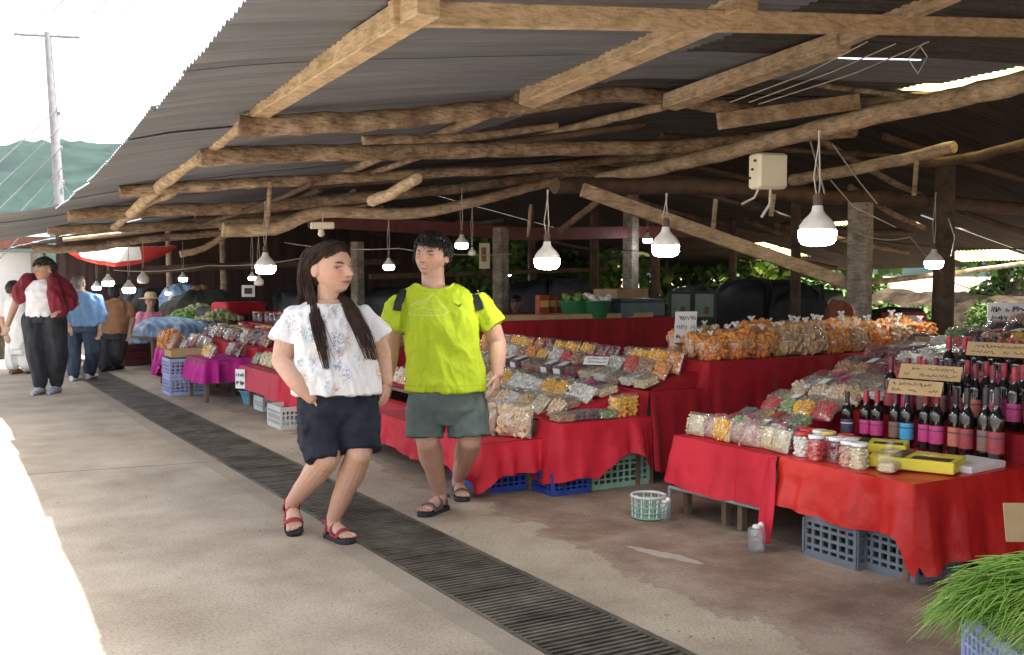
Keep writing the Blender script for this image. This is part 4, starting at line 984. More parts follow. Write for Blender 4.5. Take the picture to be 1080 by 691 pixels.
def tree(name, label, x, y, h, cr, n, size, cat='tree', group=None, trunk=.12, cz=None, seed=0):
    rr = random.Random(seed + 90); t = thing(name, label, cat, (x, y, -.05), 0, group); cz = cz or h * .68
    b = MB(); b.tube([(0, 0, 0), (.06, .04, cz * .4), (-.05, .08, cz * .8), (.05, 0, h * .85)], [trunk, trunk * .8, trunk * .6, trunk * .2], n=8, jit=.06, seed=seed)
    for k in range(7):
        a = rr.uniform(0, 6.28); z = cz * rr.uniform(.5, .95); L = cr[0] * rr.uniform(.5, .95)
        b.tube([(0, 0.03, z), (L * .5 * math.cos(a), L * .5 * math.sin(a), z + L * .25), (L * math.cos(a), L * math.sin(a), z + L * .55)], [trunk * .4, trunk * .25, trunk * .08], n=6)
    b.build('trunk', 'tree_bark', t)
    b = MB(); leaves(b, (0, 0, cz), cr, n, size, rr); b.build('crown', ['leaf_green', 'leaf_light'], t)
    return t
tl = ['dense leafy bush behind the back eave, left of the dark piles', 'light green bush behind the red counter', 'tall leafy tree behind the display boards', 'dark bush behind the tarpaulin piles', 'bright bush seen between dark piles and grey post',
      'sunlit shrub at the right edge beyond the bank', 'tree behind the seated vendor']
for i, (px, D_, h, r_, n_, sz_) in enumerate(((545, 27, 3.4, 1.9, 2600, .2), (612, 28, 3.2, 1.7, 2400, .2), (700, 26, 5.5, 2.2, 3000, .2), (790, 25, 3.3, 2.0, 2400, .2), (868, 27, 2.4, 1.3, 2200, .18), (1066, 24, 3.4, 1.1, 1800, .15), (515, 33, 6.0, 2.8, 2800, .22))):
    p = atD(px, 320, D_)
    tree('leafy_bush' if h < 4 else 'leafy_tree', tl[i], p.x, p.y, h, (r_, r_, h * .46), int(n_ * 1.7), sz_ * 1.25, 'bush' if h < 4 else 'tree', 'greenery beyond the shed', seed=i, cz=h * .5)
for i in range(5):
    p = atD((640, 760, 880, 1000, 1120)[i], 330, 34); tree('leafy_tree', ['tree', 'tree', 'tree', 'tree', 'tree'][i] + ' ' + ['half hidden behind the green tray counter', 'high behind the tarpaulin piles', 'behind the grey square post', 'farthest back behind the dark trunk', 'beyond the right end of the stone bank'][i], p.x, p.y, 7, (3.2, 3.2, 2.8), 4200, .36, 'tree', 'greenery beyond the shed', seed=30 + i)
for i, (px, D_, h, r_) in enumerate(((1035, 20.5, 1.0, .8), (1085, 20, 1.1, .8), (960, 22, .9, .8))):
    p = atD(px, 330, D_); tree('scrub_bush', 'dull dry scrub on the bank, ' + ['behind the white handwritten sign', 'at the right edge of the picture', 'right of the grey square post'][i], p.x, p.y, h * .9, (r_, r_, h * .5), 1500, .12, 'bush', 'greenery beyond the shed', seed=60 + i, cz=h * .5, trunk=.05)
# dry earth bank at the right, behind the dark trunk
b = MB(); rows = []
for i in range(9):
    rows.append([(19.5 + i * .28 + .25 * fbm(j * .3, i * .5), 6 + j * .22, -.1 + 1.15 * math.sin(i / 8 * 1.9) + .22 * fbm(j * .35, i * .4, 5)) for j in range(64)])
b.grid(rows, flip=True); struct(b.build('bank', 'stone_bank'))
# ------------------------------------------------------------------ piles, boards and furniture in the dark of the hall
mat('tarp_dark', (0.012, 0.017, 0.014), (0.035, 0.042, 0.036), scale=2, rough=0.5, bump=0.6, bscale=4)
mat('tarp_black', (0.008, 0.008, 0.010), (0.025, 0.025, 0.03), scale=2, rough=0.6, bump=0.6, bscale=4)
mat('tarp_blue', (0.14, 0.24, 0.40), (0.30, 0.42, 0.58), scale=1.5, rough=0.5, bump=0.5, bscale=5)
nt = M['tarp_blue'].node_tree; n = nt.nodes
wv = n.new('ShaderNodeTexWave'); wv.inputs['Scale'].default_value = 2.4; wv.inputs['Distortion'].default_value = 2.0; tc = n['Texture Coordinate']; nt.links.new(tc.outputs['Object'], wv.inputs['Vector'])
nt.links.new(wv.outputs['Fac'], n['Color Ramp'].inputs[0])
mat('sack_brown', (0.16, 0.085, 0.03), (0.30, 0.17, 0.07), scale=3, rough=0.8, bump=0.4)
mat('cloth_olive', (0.025, 0.027, 0.02), (0.085, 0.085, 0.06), scale=3, rough=0.8, bump=0.4)
mat('red_bag', (0.30, 0.05, 0.02), (0.45, 0.09, 0.04), scale=6, rough=0.6, bump=0.4)
mat('board_frame', (0.02, 0.05, 0.035), rough=0.5); mat('board_face', (0.20, 0.30, 0.27), (0.28, 0.38, 0.34), scale=4, rough=0.5)
mat('veg_green', (0.08, 0.18, 0.03), (0.2, 0.34, 0.07), scale=8, rough=0.6); mat('veg_pale', (0.36, 0.40, 0.16), (0.5, 0.5, 0.3), scale=8, rough=0.6)
def heap(name, label, cat, x, y, z, w, d, h, m, seed=0, rz=0.0, group=None, sharp=.5, boxy=3):
    """lumpy covered pile: a draped closed mound"""
    b = MB(); rings = []; n_ = 72
    for i in range(11):
        t = i / 10; ring = []
        for j in range(n_):
            a = 6.283 * j / n_; r_ = (1 - t ** boxy) ** .5 if i < 10 else .02
            q = 1 + .14 * fbm(math.cos(a) * 1.4, math.sin(a) * 1.4, seed + t * 1.5) + .09 * fbm(math.cos(a) * 5, math.sin(a) * 5, seed + t * 2)
            sx = abs(math.cos(a)) ** sharp * math.copysign(1, math.cos(a)); sy = abs(math.sin(a)) ** sharp * math.copysign(1, math.sin(a))
            ring.append((w / 2 * sx * r_ * q, d / 2 * sy * r_ * q, h * t * (1 + .18 * fbm(math.cos(a) * r_ * 2, math.sin(a) * r_ * 2, seed + 9))))
        rings.append(ring)
    b.loft(rings); o = b.build(name, m, None, (x, y, z), (0, 0, rz)); return tag(o, label, cat, group)
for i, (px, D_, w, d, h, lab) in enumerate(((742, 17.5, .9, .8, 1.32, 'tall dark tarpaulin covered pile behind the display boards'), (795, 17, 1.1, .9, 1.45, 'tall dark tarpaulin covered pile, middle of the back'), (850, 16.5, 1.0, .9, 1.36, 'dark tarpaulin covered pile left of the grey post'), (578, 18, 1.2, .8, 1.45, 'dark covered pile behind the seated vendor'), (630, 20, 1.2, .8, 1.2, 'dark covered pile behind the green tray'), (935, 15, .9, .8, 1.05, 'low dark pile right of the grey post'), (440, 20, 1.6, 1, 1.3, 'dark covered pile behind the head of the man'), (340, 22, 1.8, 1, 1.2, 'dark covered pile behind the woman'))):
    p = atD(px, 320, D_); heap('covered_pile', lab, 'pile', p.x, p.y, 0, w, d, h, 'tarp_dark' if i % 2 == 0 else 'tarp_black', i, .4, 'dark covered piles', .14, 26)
for i, (px, py, D_, w, d, h, m, lab, nm) in enumerate((
    (181, 346, 17.0, 1.25, 1.2, .36, 'tarp_blue', 'blue striped tarpaulin spread over goods beside the stroller in brown', 'covered_goods'), (163, 352, 17.6, .8, .7, .28, 'tarp_blue', 'smaller blue tarpaulin bundle next to the stroller in brown', 'covered_goods'),
    (213, 322, 19.0, 1.5, 1.2, .55, 'cloth_olive', 'olive cloth heap behind the far packets', 'cloth_heap'), (212, 312, 19.6, .55, .5, .42, 'sack_brown', 'brown sack on the olive cloth heap', 'sack'), (192, 312, 20.5, .8, .8, .5, 'tarp_blue', 'dark blue bundle hanging behind the far stall', 'covered_goods'),
    (245, 330, 18.0, 1.3, 1.2, .35, 'cloth_olive', 'grey green cloth heap right of the brown sack', 'cloth_heap'), (160, 318, 21, 1.5, 1, .6, 'tarp_black', 'black covered heap at the far end', 'covered_goods'),
    (196, 333, 17.6, .7, .4, .14, 'veg_green', 'green vegetables laid out at the far stall', 'vegetable_pile'), (210, 326, 18.2, .7, .4, .12, 'veg_pale', 'pale cabbages laid out at the far stall', 'vegetable_pile'), (232, 333, 16.4, .6, .4, .14, 'veg_pale', 'pale green vegetables above the far jars', 'vegetable_pile'))):
    p = atD(px, py, D_)
    if nm == 'vegetable_pile':
        b = MB(); rr = random.Random(i)
        for k in range(170):
            u, v = rr.uniform(-1, 1), rr.uniform(-1, 1); q = max(0, 1 - u * u - v * v)
            piece(b, (u * w / 2, v * d / 2, h * q * rr.uniform(.3, 1)), rr.uniform(.03, .055), 'nut', rr)
        tag(b.build(nm, m, None, (p.x, p.y, max(0, p.z - h * .3)), (0, 0, .3)), lab, 'vegetables'); continue
    heap(nm, lab, 'heap', p.x, p.y, max(0, p.z - h * .5), w, d, h, m, 20 + i, .3, sharp=.8)
p = atD(118, 372, 17.4)
t = thing('red_crate', 'dark red wooden crate on the floor at the far stall', 'crate', (p.x + .5, p.y, 0), .2); mat('crate_maroon', (0.14, 0.015, 0.02), (0.2, 0.03, 0.035), scale=4, rough=0.6)
for z in (.07, .19, .31): MB().bbox((0, 0, z), (.95, .6, .11), .01).build('slat', 'crate_maroon', t)
t = thing('trestle_table', 'dark trestle table under the blue tarpaulin', 'table', (atD(181, 346, 17.0).x, atD(181, 346, 17.0).y, 0), .3)
MB().box((0, 0, .52), (1.3, 1.1, .03)).build('table_top', 'table_wood', t)
for x in (-.6, .6):
    for y in (-.5, .5): MB().box((x, y, .25), (.05, .05, .5)).build('leg', 'table_wood', t)
# red-topped small stand, white framed notice behind the far jars
p = atD(252, 325, 17.2); t = thing('small_stand', 'small red draped stand below the white framed notice', 'stand', (p.x, p.y, 0), .3)
MB().bbox((0, 0, .95), (.75, .5, .22), .03).build('stand_top', 'cloth_red', t)
for x in (-.33, .33):
    for y in (-.2, .2): MB().box((x, y, .42), (.04, .04, .84)).build('leg', 'table_wood', t)
p = atD(262, 307, 17.6); t = thing('framed_notice', 'white framed notice hanging in the dark behind the woman', 'notice', (p.x, p.y, p.z), -.5)
MB().bbox((0, 0, 0), (.22, .02, .2), .006).build('frame', 'white_plastic', t); MB().box((0, -.012, .0), (.13, .004, .10)).build('notice_face', 'cloth_olive', t)
# things on the high counter: cardboard tray, green baskets, red packets, blue box
def seat(px, D_, z): 
    p = atD(px, 330, D_); return (p.x, p.y, z)
c0 = seat(602, 13.2, .985); t = thing('cardboard_tray', 'long low cardboard tray along the high counter', 'tray', (6.95, 10.56, .985), 0); MB().bbox((0, 0, .03), (2.4, .35, .06), .004).build('tray', 'cardboard', t)
for i, (dx, lab) in enumerate(((-.72, 'bright green basket of packets on the high counter'), (-.42, 'second green basket on the high counter, white wrapped'))):
    t = thing('produce_basket', lab, 'basket', (seat((606, 628)[i], 12.75, .985)[0], seat((606, 628)[i], 12.75, .985)[1], .985), .2 * i, 'green baskets on the high counter')
    MB().lathe([(.13, 0), (.20, .20), (.21, .21), (.20, .22), (.12, .02)], n=18).build('basket_body', 'basket_green' if 'basket_green' in M else mat('basket_green', (0.02, 0.13, 0.05), (0.05, 0.22, 0.09), scale=5, rough=0.4), t)
    b = MB(); rr = random.Random(i)
    for k in range(18): piece(b, (rr.uniform(-.12, .12), rr.uniform(-.12, .12), .2 + rr.uniform(0, .08)), .055, 'nut', rr)
    b.build('packets', 'white_plastic' if i else 'veg_green', t)
for i in range(4):
    t = thing('red_packet', 'red and gold packet, %s from the left on the high counter' % ORD[i], 'packet', seat(572 + 7 * i, 13.0 + .1 * i, .985), .3 * i, 'red packets on the high counter')
    MB().bbox((0, 0, .14), (.16, .10, .28 - .03 * i), .01).build('packet_body', 'red_bag', t); MB().box((0, -.053, .17), (.12, .004, .08)).build('packet_label', 'lid_gold', t)
t = thing('storage_box', 'dull blue plastic box on the high counter', 'box', seat(668, 13.2, .985), .1); MB().bbox((0, 0, .10), (.75, .4, .2), .02).build('box_body', mat('dull_blue', (0.07, 0.12, 0.15), rough=.5), t); MB().bbox((0, 0, .215), (.77, .42, .03), .01).build('lid', 'dull_blue', t)
t = thing('cardboard_box', 'brown cardboard box behind the blue one on the counter', 'box', seat(655, 14.0, .985), .3); MB().bbox((0, 0, .17), (.7, .4, .34), .005).build('box_walls', 'cardboard', t); MB().box((0, 0, .343), (.69, .06, .002)).build('tape', 'knot_white', t)
# green-framed double display board behind the paper sign
for i, (px, py) in enumerate(((718, 323), (743, 323))):
    p = atD(px, py, 15.0); t = thing('display_board', ['left pale panel in a dark green frame, back of the hall', 'right pale panel in a dark green frame, back of the hall'][i], 'board', (p.x, p.y, 0), -.45, 'pale display boards')
    z = p.z; MB().bbox((0, .02, z), (.36, .03, .42), .006).build('frame', 'board_frame', t); MB().box((0, 0, z + .01), (.27, .012, .33)).build('board_panel', 'board_face', t)
    MB().box((.03, -.008, z - .06), (.07, .006, .10)).build('picture', 'sack_brown', t)
    for x in (-.16, .16): MB().box((x, .02, (z - .21) / 2), (.03, .03, z - .21)).build('leg', 'board_frame', t)
p = atD(886, 326, 10.6); heap('hanging_bag', 'rust red bag heap left of the grey post', 'bag', p.x, p.y, p.z - .17, .27, .24, .26, 'rust_bag' if 'rust_bag' in M and False else mat('rust_bag', (0.10, 0.02, 0.012), (0.20, 0.05, 0.025), scale=9, rough=.8, bump=.8), 51)
p = atD(884, 360, 10.7); t = thing('small_table', 'small dark table carrying the rust red bag', 'table', (p.x, p.y, 0)); zt_ = atD(886, 326, 10.6).z - .17
MB().box((0, 0, zt_ - .02), (.5, .5, .03)).build('table_top', 'table_wood', t)
for x in (-.2, .2):
    for y in (-.2, .2): MB().box((x, y, (zt_ - .04) / 2), (.05, .05, zt_ - .04)).build('leg', 'table_wood', t)
p = atD(953, 335, 12.6); t = thing('storage_box', 'faded red box behind the packets right of the grey post', 'box', (p.x, p.y, 0), -.3); MB().bbox((0, 0, p.z / 2), (.42, .3, p.z + .12), .01).build('box_body', 'cloth_faded', t); MB().box((0, -.152, p.z), (.3, .004, .06)).build('box_label', 'white_paper', t)
# ------------------------------------------------------------------ signs and price cards
def scribble(b, w, h, rows, rr, mi=0, y=-.004, th=.004):
    """rows of quick handwriting as thin raised strokes"""
    for r_ in range(rows):
        z = h / 2 - (r_ + .7) * h / (rows + .4); x = -w * .42
        while x < w * .42:
            L = rr.uniform(.012, .03) * w / .3; H = h / (rows + .4) * .33
            if rr.random() < .82:
                pts = [(x, y, z - H * rr.uniform(-.2, 1)), (x + L * .3, y, z + H * rr.uniform(.2, 1)), (x + L * .6, y, z - H * rr.uniform(.1, 1)), (x + L, y, z + H * rr.uniform(-.5, .8))]
                b.tube(pts, th, n=4, mi=mi, cap=False)
            x += L * 1.25
def card(name, label, c, w, h, m, rows=2, rz=-.4, tilt=0.0, seed=0, roll=0.0, th=.0022):
    rr = random.Random(seed); t = thing(name, label, 'sign', c, rz); t.rotation_euler = (tilt, roll, rz)
    MB().bbox((0, 0, 0), (w, .006, h), .001).build('card', m, t)
    b = MB(); scribble(b, w, h, rows, rr, th=th); b.build('handwriting', 'ink', t); return t
card('price_card', 'upper long cardboard price card resting on the rear bottle necks', tuple(atD(1052, 369, 6.15)), .36, .085, 'cardboard', 2, -1.35, -.35, 1)
card('price_card', 'middle cardboard price card standing between bottle rows', tuple(atD(981, 393, 6.1)), .37, .09, 'cardboard', 2, -1.35, -.4, 2)
card('price_card', 'lower cardboard price card leaning on the middle one', tuple(atD(965, 409, 5.95)), .31, .088, 'cardboard', 2, -1.30, -.45, 3)
card('price_card', 'tan card box with dark slots lying on far packets', (6.55, 4.95, 1.03), .38, .16, 'cardboard', 2, -.7, -1.0, 4)
card('white_sign', 'white board with two handwritten lines at the right edge', tuple(atD(1066, 331, 9.0)), .40, .19, 'white_paper', 2, -.55, -.12, 5, th=.005)
card('white_sign', 'upright white sheet propped before the orange snack bags', tuple(atD(723, 345, 8.6)), .19, .26, 'white_paper', 3, -.3, .12, 6)
card('paper_note', 'white paper note pinned on the faded red cloth', (3.30, 11.72, .34), .14, .22, 'white_paper', 2, -1.0, 0, 7)
card('price_card', 'white price slip lying among the middle stall packs', (4.80, 6.85, .84), .20, .09, 'white_paper', 2, -.9, -.9, 8)
card('price_card', 'white price slip lying on the biscuit packs of the near stall', (5.36, 4.86, .76), .20, .09, 'white_paper', 2, -.9, -.9, 9)
card('price_card', 'blank cardboard card above the green chives', tuple(atD(1076, 551, 4.35)), .13, .16, 'cardboard', 0, -.55, -.25, 10)
# ------------------------------------------------------------------ crate of chives at the lower right corner
cc = Vector((4.02, 2.50, 0))
cc = atZ(1112, 742, 0.0); cc.z = 0
crate((cc.x, cc.y, 0), 0.42, .56, .25, 'crate_lavender', 'pale lavender crate heaped with green chives, lower right corner', R(-32), 11, 3)
mat('chive_a', (0.10, 0.24, 0.015), (0.20, 0.38, 0.04), scale=6, rough=0.45); mat('chive_b', (0.22, 0.36, 0.05), (0.36, 0.50, 0.12), scale=6, rough=0.45)
b = MB(); rr = random.Random(5)
for k in range(2000):
    a = R(-32) + math.pi + rr.gauss(0, .5); L = rr.uniform(.16, .40)
    c_ = Vector((rr.uniform(-.22, .24), rr.uniform(-.26, .28), 0)); q = 1 - (c_.x / .34) ** 2 - (c_.y / .42) ** 2
    z = .25 + max(0, q) * rr.uniform(.03, .27)
    d = Vector((math.cos(a), math.sin(a), 0)); s0 = c_ - d * L * .5
    pts = []
    for j in range(5):
        t_ = j / 4; q_ = s0 + d * L * t_ + Vector((rr.uniform(-1, 1), rr.uniform(-1, 1), 0)) * .008
        e = max(abs(q_.x) / .28, abs(q_.y) / .34); pts.append((q_.x, q_.y, z + .03 * math.sin(t_ * 3.14) - max(0, e - .9) * .20))
    w_ = rr.uniform(.0022, .004); b.tube(pts, [w_, w_ * 1.1, w_, w_ * .8, w_ * .25], n=4, mi=0 if rr.random() < .62 else 1, cap=False)
tag(b.build('chive_heap', ['chive_a', 'chive_b'], None, (cc.x, cc.y, 0)), 'heap of long thin green chives in the lavender crate', 'chives')
# ------------------------------------------------------------------ bits of litter, dry leaf scraps and grit on the ground
mat('litter_scrap', (0.10, 0.07, 0.04), (0.42, 0.36, 0.28), scale=30, rough=.9)
b = MB(); rr = random.Random(17)
for k in range(420):
    if rr.random() < .5: x, y = 2.78 + abs(rr.gauss(0, .18)), rr.uniform(2.4, 14)
    elif rr.random() < .6: x, y = rr.uniform(2.9, 4.9), rr.uniform(2.6, 9)
    else: x, y = rr.uniform(.7, 2.2), rr.uniform(3, 13)
    s_ = rr.uniform(.004, .013); a = rr.uniform(0, 6.28); u = Vector((math.cos(a), math.sin(a), 0)) * s_; w = Vector((-u.y, u.x, 0)) * rr.uniform(.3, .8); c_ = Vector((x, y, .004)); h_ = Vector((0, 0, rr.uniform(.001, .005)))
    b.add([c_ - u, c_ + w + h_, c_ + u, c_ - w + h_ * .5, c_ + Vector((0, 0, .006))], [(0, 1, 4), (1, 2, 4), (2, 3, 4), (3, 0, 4)])
tag(b.build('litter', 'litter_scrap'), 'scraps of dry leaf and grit scattered over the ground', 'litter', kind='stuff')
# ------------------------------------------------------------------ water bottles standing on the floor
for i, (px, py, lab, h_, r_) in enumerate(((704, 550, 'clear plastic cup of water beside the round basket', .13, .042), (802, 583, 'plastic bottle with white wrapping by the hanging cloth end', .15, .05), (409, 470, 'clear plastic bag hanging behind the woman by the stall', .22, .06))):
    p = atZ(px, py); t = thing('water_bottle' if i < 2 else 'plastic_bag', lab, 'bottle' if i < 2 else 'bag', (p.x, p.y + .03, 0))
    MB().lathe([(r_ * .8, .002), (r_ * .92, .01), (r_, h_ * .5), (r_ * 1.02, h_ * .8), (r_ * .9, h_ * .88)], n=14).build('bottle_body' if i < 2 else 'bag_body', 'water_plastic', t)
    if i < 2:
        MB().lathe([(r_ * .76, .006), (r_ * .9, h_ * .45)], n=14).build('water', 'glass_clear', t)
        b = MB(); b.lathe([(r_ * .5, h_ * .88), (r_ * .55, h_ * .9), (r_ * .4, h_)], n=12); b.ball((r_ * .6, 0, h_ * .95), .02, 7, 5); b.build('wrapping', 'knot_white', t)
# ------------------------------------------------------------------ lamps, wires and boxes under the roof
emit('lamp_glow', (1.0, 0.98, 0.92), 26.0); emit('lamp_glow_small', (0.93, 0.96, 1.0), 16.0)
mat('lamp_plastic', (0.72, 0.69, 0.63), rough=0.4)
def lamp(px, py, size, label, lit=True, D_=None, cord=None):
    d = D_ or 1100 * .155 / size; r_ = size / 1100 * d / 2; p = atD(px, py, d); s_ = r_ / .075
    t = thing('hanging_bulb', label, 'lamp', tuple(p), 0, 'hanging bulbs under the roof')
    MB().lathe([(.0745 * s_, .012 * s_), (.072 * s_, .03 * s_), (.055 * s_, .055 * s_), (.034 * s_, .075 * s_), (.024 * s_, .09 * s_), (.021 * s_, .11 * s_), (.012 * s_, .115 * s_)], n=20).build('bulb_housing', 'lamp_plastic', t)
    MB().lathe([(.020 * s_, -.052 * s_), (.048 * s_, -.049 * s_), (.064 * s_, -.041 * s_), (.072 * s_, -.028 * s_), (.075 * s_, -.010 * s_), (.075 * s_, .012 * s_)], n=24).build('diffuser', ('lamp_glow' if size > 14 else 'lamp_glow_small') if lit else 'lamp_plastic', t)
    zt_ = min(zr(p.x, p.y) - .03, p.z + .6 if cord is None else p.z + cord); b = MB()
    MB().lathe([(.018 * s_, .10 * s_), (.02 * s_, .15 * s_), (.012 * s_, .16 * s_)], n=12).build('socket', 'dark_timber', t)
    L = zt_ - p.z
    b.tube([(.004, 0, .14 * s_), (.012, 0, L * .5), (0, 0, L)], .0035, n=5); b.tube([(-.004, 0, .14 * s_), (-.014, .01, L * .55), (.01, 0, L)], .003, n=5); b.build('cord', 'wire_grey', t)
    return t
lamp(862, 246, 39, 'largest hanging bulb, glowing, left of the grey square post', D_=4.3, cord=.42)
lamp(702, 261, 29, 'bright bulb right of the smaller one above the paper sign', D_=5.8, cord=.30); lamp(577, 275, 27, 'bright bulb hanging alone to the right of the man', D_=6.2, cord=.42)
lamp(985, 277, 19, 'small glowing bulb in front of the dark trunk post'); lamp(280, 282, 21, 'glowing bulb left of the head of the woman', D_=9.5)
lamp(683, 253, 10, 'small bulb just left of the bright one above the paper sign'); lamp(487, 258, 14, 'glowing bulb above the shoulder of the man', D_=11); lamp(410, 281, 12, 'glowing bulb between the heads of the couple', D_=12)
lamp(535, 289, 8, 'tiny glowing bulb right of the concrete post'); lamp(114, 298, 12, 'glowing bulb above the stroller in brown', D_=15); lamp(136, 305, 13, 'wide glowing bulb right of the stroller in brown', D_=14.5)
lamp(151, 295, 12, 'unlit bulb hanging over the far stall', False, D_=14.5); lamp(193, 294, 9, 'small glowing bulb over the olive cloth heap', D_=17); lamp(177, 309, 6, 'tiny glowing bulb low over the far stall', D_=19)
lamp(498, 267, 8, 'unlit bulb hanging next to the lit one by the man', False, D_=12.5); lamp(273, 298, 10, 'unlit bulb left of the head of the woman', False, D_=12.5); lamp(102, 303, 9, 'glowing bulb behind the man in denim', D_=17); lamp(266, 293, 8, 'small glowing bulb beside the larger one left of the woman', D_=13)
p = atD(810, 181, 6.4); t = thing('junction_box', 'cream plastic junction box hanging below a log', 'box', tuple(p), -.25)
MB().bbox((0, 0, 0), (.20, .13, .215), .012).build('box_body', 'cream_plastic', t); MB().bbox((0, -.068, 0), (.18, .012, .195), .006).build('box_cover', 'cream_plastic', t)
b = MB(); [b.lathe([(.008, 0), (.008, .012), (.004, .013)], (-.101, -.03 + .03 * k, .06 - .05 * k), n=8, axis=Matrix.Rotation(R(-90), 3, 'Y')) for k in range(3)]; b.build('box_screw', 'wire_black', t)
b = MB(); b.tube([(.02, 0, -.1), (.015, 0, -.2), (-.03, .02, -.28)], .010, n=6); b.tube([(-.06, 0, -.1), (-.08, .02, -.16), (-.16, .03, -.2)], .008, n=6); b.build('conduit', 'wire_grey', t)
p = atD(340, 238, 8.5); t = thing('ceiling_socket', 'white lamp socket box without bulb, above the woman', 'fitting', tuple(p), -.3)
MB().bbox((0, 0, 0), (.19, .10, .055), .008).build('fitting_body', 'cream_plastic', t); MB().lathe([(.012, -.09), (.028, -.075), (.02, -.03)], (-.01, 0, 0), n=12).build('socket', 'cream_plastic', t); MB().tube([(0, 0, .02), (.01, 0, .12)], .006, n=5).build('cord', 'wire_grey', t)
p = atD(497, 258, 14.5); t = thing('paper_calendar', 'yellowish poster hanging beside the concrete post', 'poster', tuple(atD(511, 270, 14.8)), -.4)
MB().box((0, 0, 0), (.15, .008, .36)).build('poster_sheet', 'cream_plastic', t); MB().box((-.01, -.007, .02), (.07, .004, .2)).build('printed_panel', 'sack_brown', t)
def wire(label, pts, r_=.004, m='wire_grey', sag=0.0, name='electric_wire', cat='wire'):
    pts = [Vector(p) for p in pts]; out = []
    for i in range(len(pts) - 1):
        for k in range(8):
            t_ = k / 8; out.append(pts[i].lerp(pts[i + 1], t_) - Vector((0, 0, sag * 4 * t_ * (1 - t_))))
    out.append(pts[-1]); o = MB().tube(out, r_, n=5, cap=False).build(name, m); return tag(o, label, cat)
Dk = 6.3
wire('pair of thin wires running up beside the plank, upper one', [atD(770, 108, 7.6), atD(850, 78, 7.3), atD(915, 44, 7.0)], .005); wire('thin wire running up beside the plank, middle of three', [atD(790, 108, 7.7), atD(880, 75, 7.3), atD(945, 46, 7.0)], .005); wire('thin wire running up beside the plank, lowest of three', [atD(800, 110, 7.8), atD(900, 78, 7.3), atD(980, 44, 7.0)], .005)
wire('short hooked wire loop hanging from the long front plank', [atD(975, 45, 5.6), atD(958, 62, 5.6), atD(968, 78, 5.6), atD(978, 60, 5.6), atD(970, 48, 5.6)], .003)
wire('slack wire from the big log down toward the largest bulb', [atD(855, 150, 5.6), atD(862, 175, 5.0), atD(870, 205, 4.4)], .004); wire('second slack wire from the big log toward the post', [atD(878, 152, 6.0), atD(905, 190, 7.5), atD(925, 215, 8.9)], .005); wire('thin wire crossing behind the largest bulb', [atD(876, 190, 7), atD(900, 218, 8.5), atD(945, 240, 10)], .005)
wire('black wire sagging along the far beams', [atD(640, 262, 14), atD(760, 262, 14), atD(905, 250, 12), atD(1085, 262, 11)], .007, 'wire_black', .05); wire('grey wire looped along the back of the hall', [atD(905, 246, 11), atD(960, 250, 11), atD(1010, 300, 14), atD(1085, 312, 14)], .006, 'wire_grey', .05)
wire('wire sagging beneath the maroon beam', [atD(300, 256, 12), atD(420, 262, 12.5), atD(540, 268, 13)], .006, 'wire_grey', .04); wire('wire strung along the far left rafters', [atD(120, 285, 16), atD(220, 280, 16), atD(330, 270, 15)], .008, 'wire_grey', .05)
wire('twisted cable stub hanging beside the small bulb', [atD(1000, 230, 9), atD(1007, 250, 9), atD(1003, 270, 9)], .006)
# ------------------------------------------------------------------ red and white awning at the far end, far stall roof, utility pole
mat('awning_white', (0.75, 0.72, 0.68), rough=0.6); mat('awning_red', (0.42, 0.02, 0.02), (0.52, 0.04, 0.035), scale=3, rough=0.6)
for m_ in ('awning_white', 'awning_red'):
    nt = M[m_].node_tree; n = nt.nodes; tl_ = n.new('ShaderNodeBsdfTranslucent'); tl_.inputs[0].default_value = (0.85, 0.80, 0.72, 1) if m_ == 'awning_white' else (0.6, .05, .04, 1)
    mx = n.new('ShaderNodeMixShader'); mx.inputs[0].default_value = 0.6
    nt.links.new(n['Principled BSDF'].outputs[0], mx.inputs[1]); nt.links.new(tl_.outputs[0], mx.inputs[2]); nt.links.new(mx.outputs[0], n['Material Output'].inputs[0])
b = MB(); rows = []
pa, pb = atD(62, 262, 18.5), atD(184, 258, 17.5)
for i in range(9):
    v = i / 8; rows.append([pa.lerp(pb, u / 24) + Vector((0.15 * v, .5 * v, -(.32 * v) * math.sin(u / 24 * 3.14) ** .8 - .02 + .02 * fbm(u * .5, v * 3))) for u in range(25)])
b.grid(rows[:8], 0); b.grid([[Vector(p) + Vector((0, -.012, 0)) for p in r_] for r_ in rows[6:]], 1)
for side in (0, 1):
    b.grid([[r_[k] + Vector((0, -.01, -.004)) for k in (range(0, 5) if side == 0 else range(17, 25))] for r_ in rows], 1)
tag(b.build('cloth_awning', ['awning_white', 'awning_red']), 'sagging white awning with red borders at the far end of the hall', 'awning')
# far shed across the road, its white gutter, brown fascia and a wall whitened for sun glare show
p = atD(-8, 262, 40); t = thing('far_shed', 'small open shed with brown fascia and white roof edge, far left', 'shed', (p.x, p.y, 0), -.2)
MB().bbox((0, 0, 1.2), (3, 3, 2.2), .02).build('wall', 'white_cotton' if 'white_cotton' in M else 'white_paper', t)  # wall block added in white for the sun glare below the fascia
b = MB(); b.box((0, -2.0, 2.62), (4.2, .06, .42)); b.build('fascia', mat('brick_brown', (0.20, 0.07, 0.045), (0.27, 0.10, 0.065), scale=4, rough=.9), t)
b = MB(); b.box((0, -2.1, 2.92), (4.4, .16, .12)); b.build('gutter', 'white_plastic', t); b = MB(); b.box((0, 0.1, 3.1), (4.2, 4.2, .08), Matrix.Rotation(.08, 3, 'X')); b.build('roof', 'roof_iron', t)
for x in (-2.0, 2.0): MB().box((x, -1.95, 1.2), (.12, .12, 2.4)).build('post', 'pole_concrete', t)
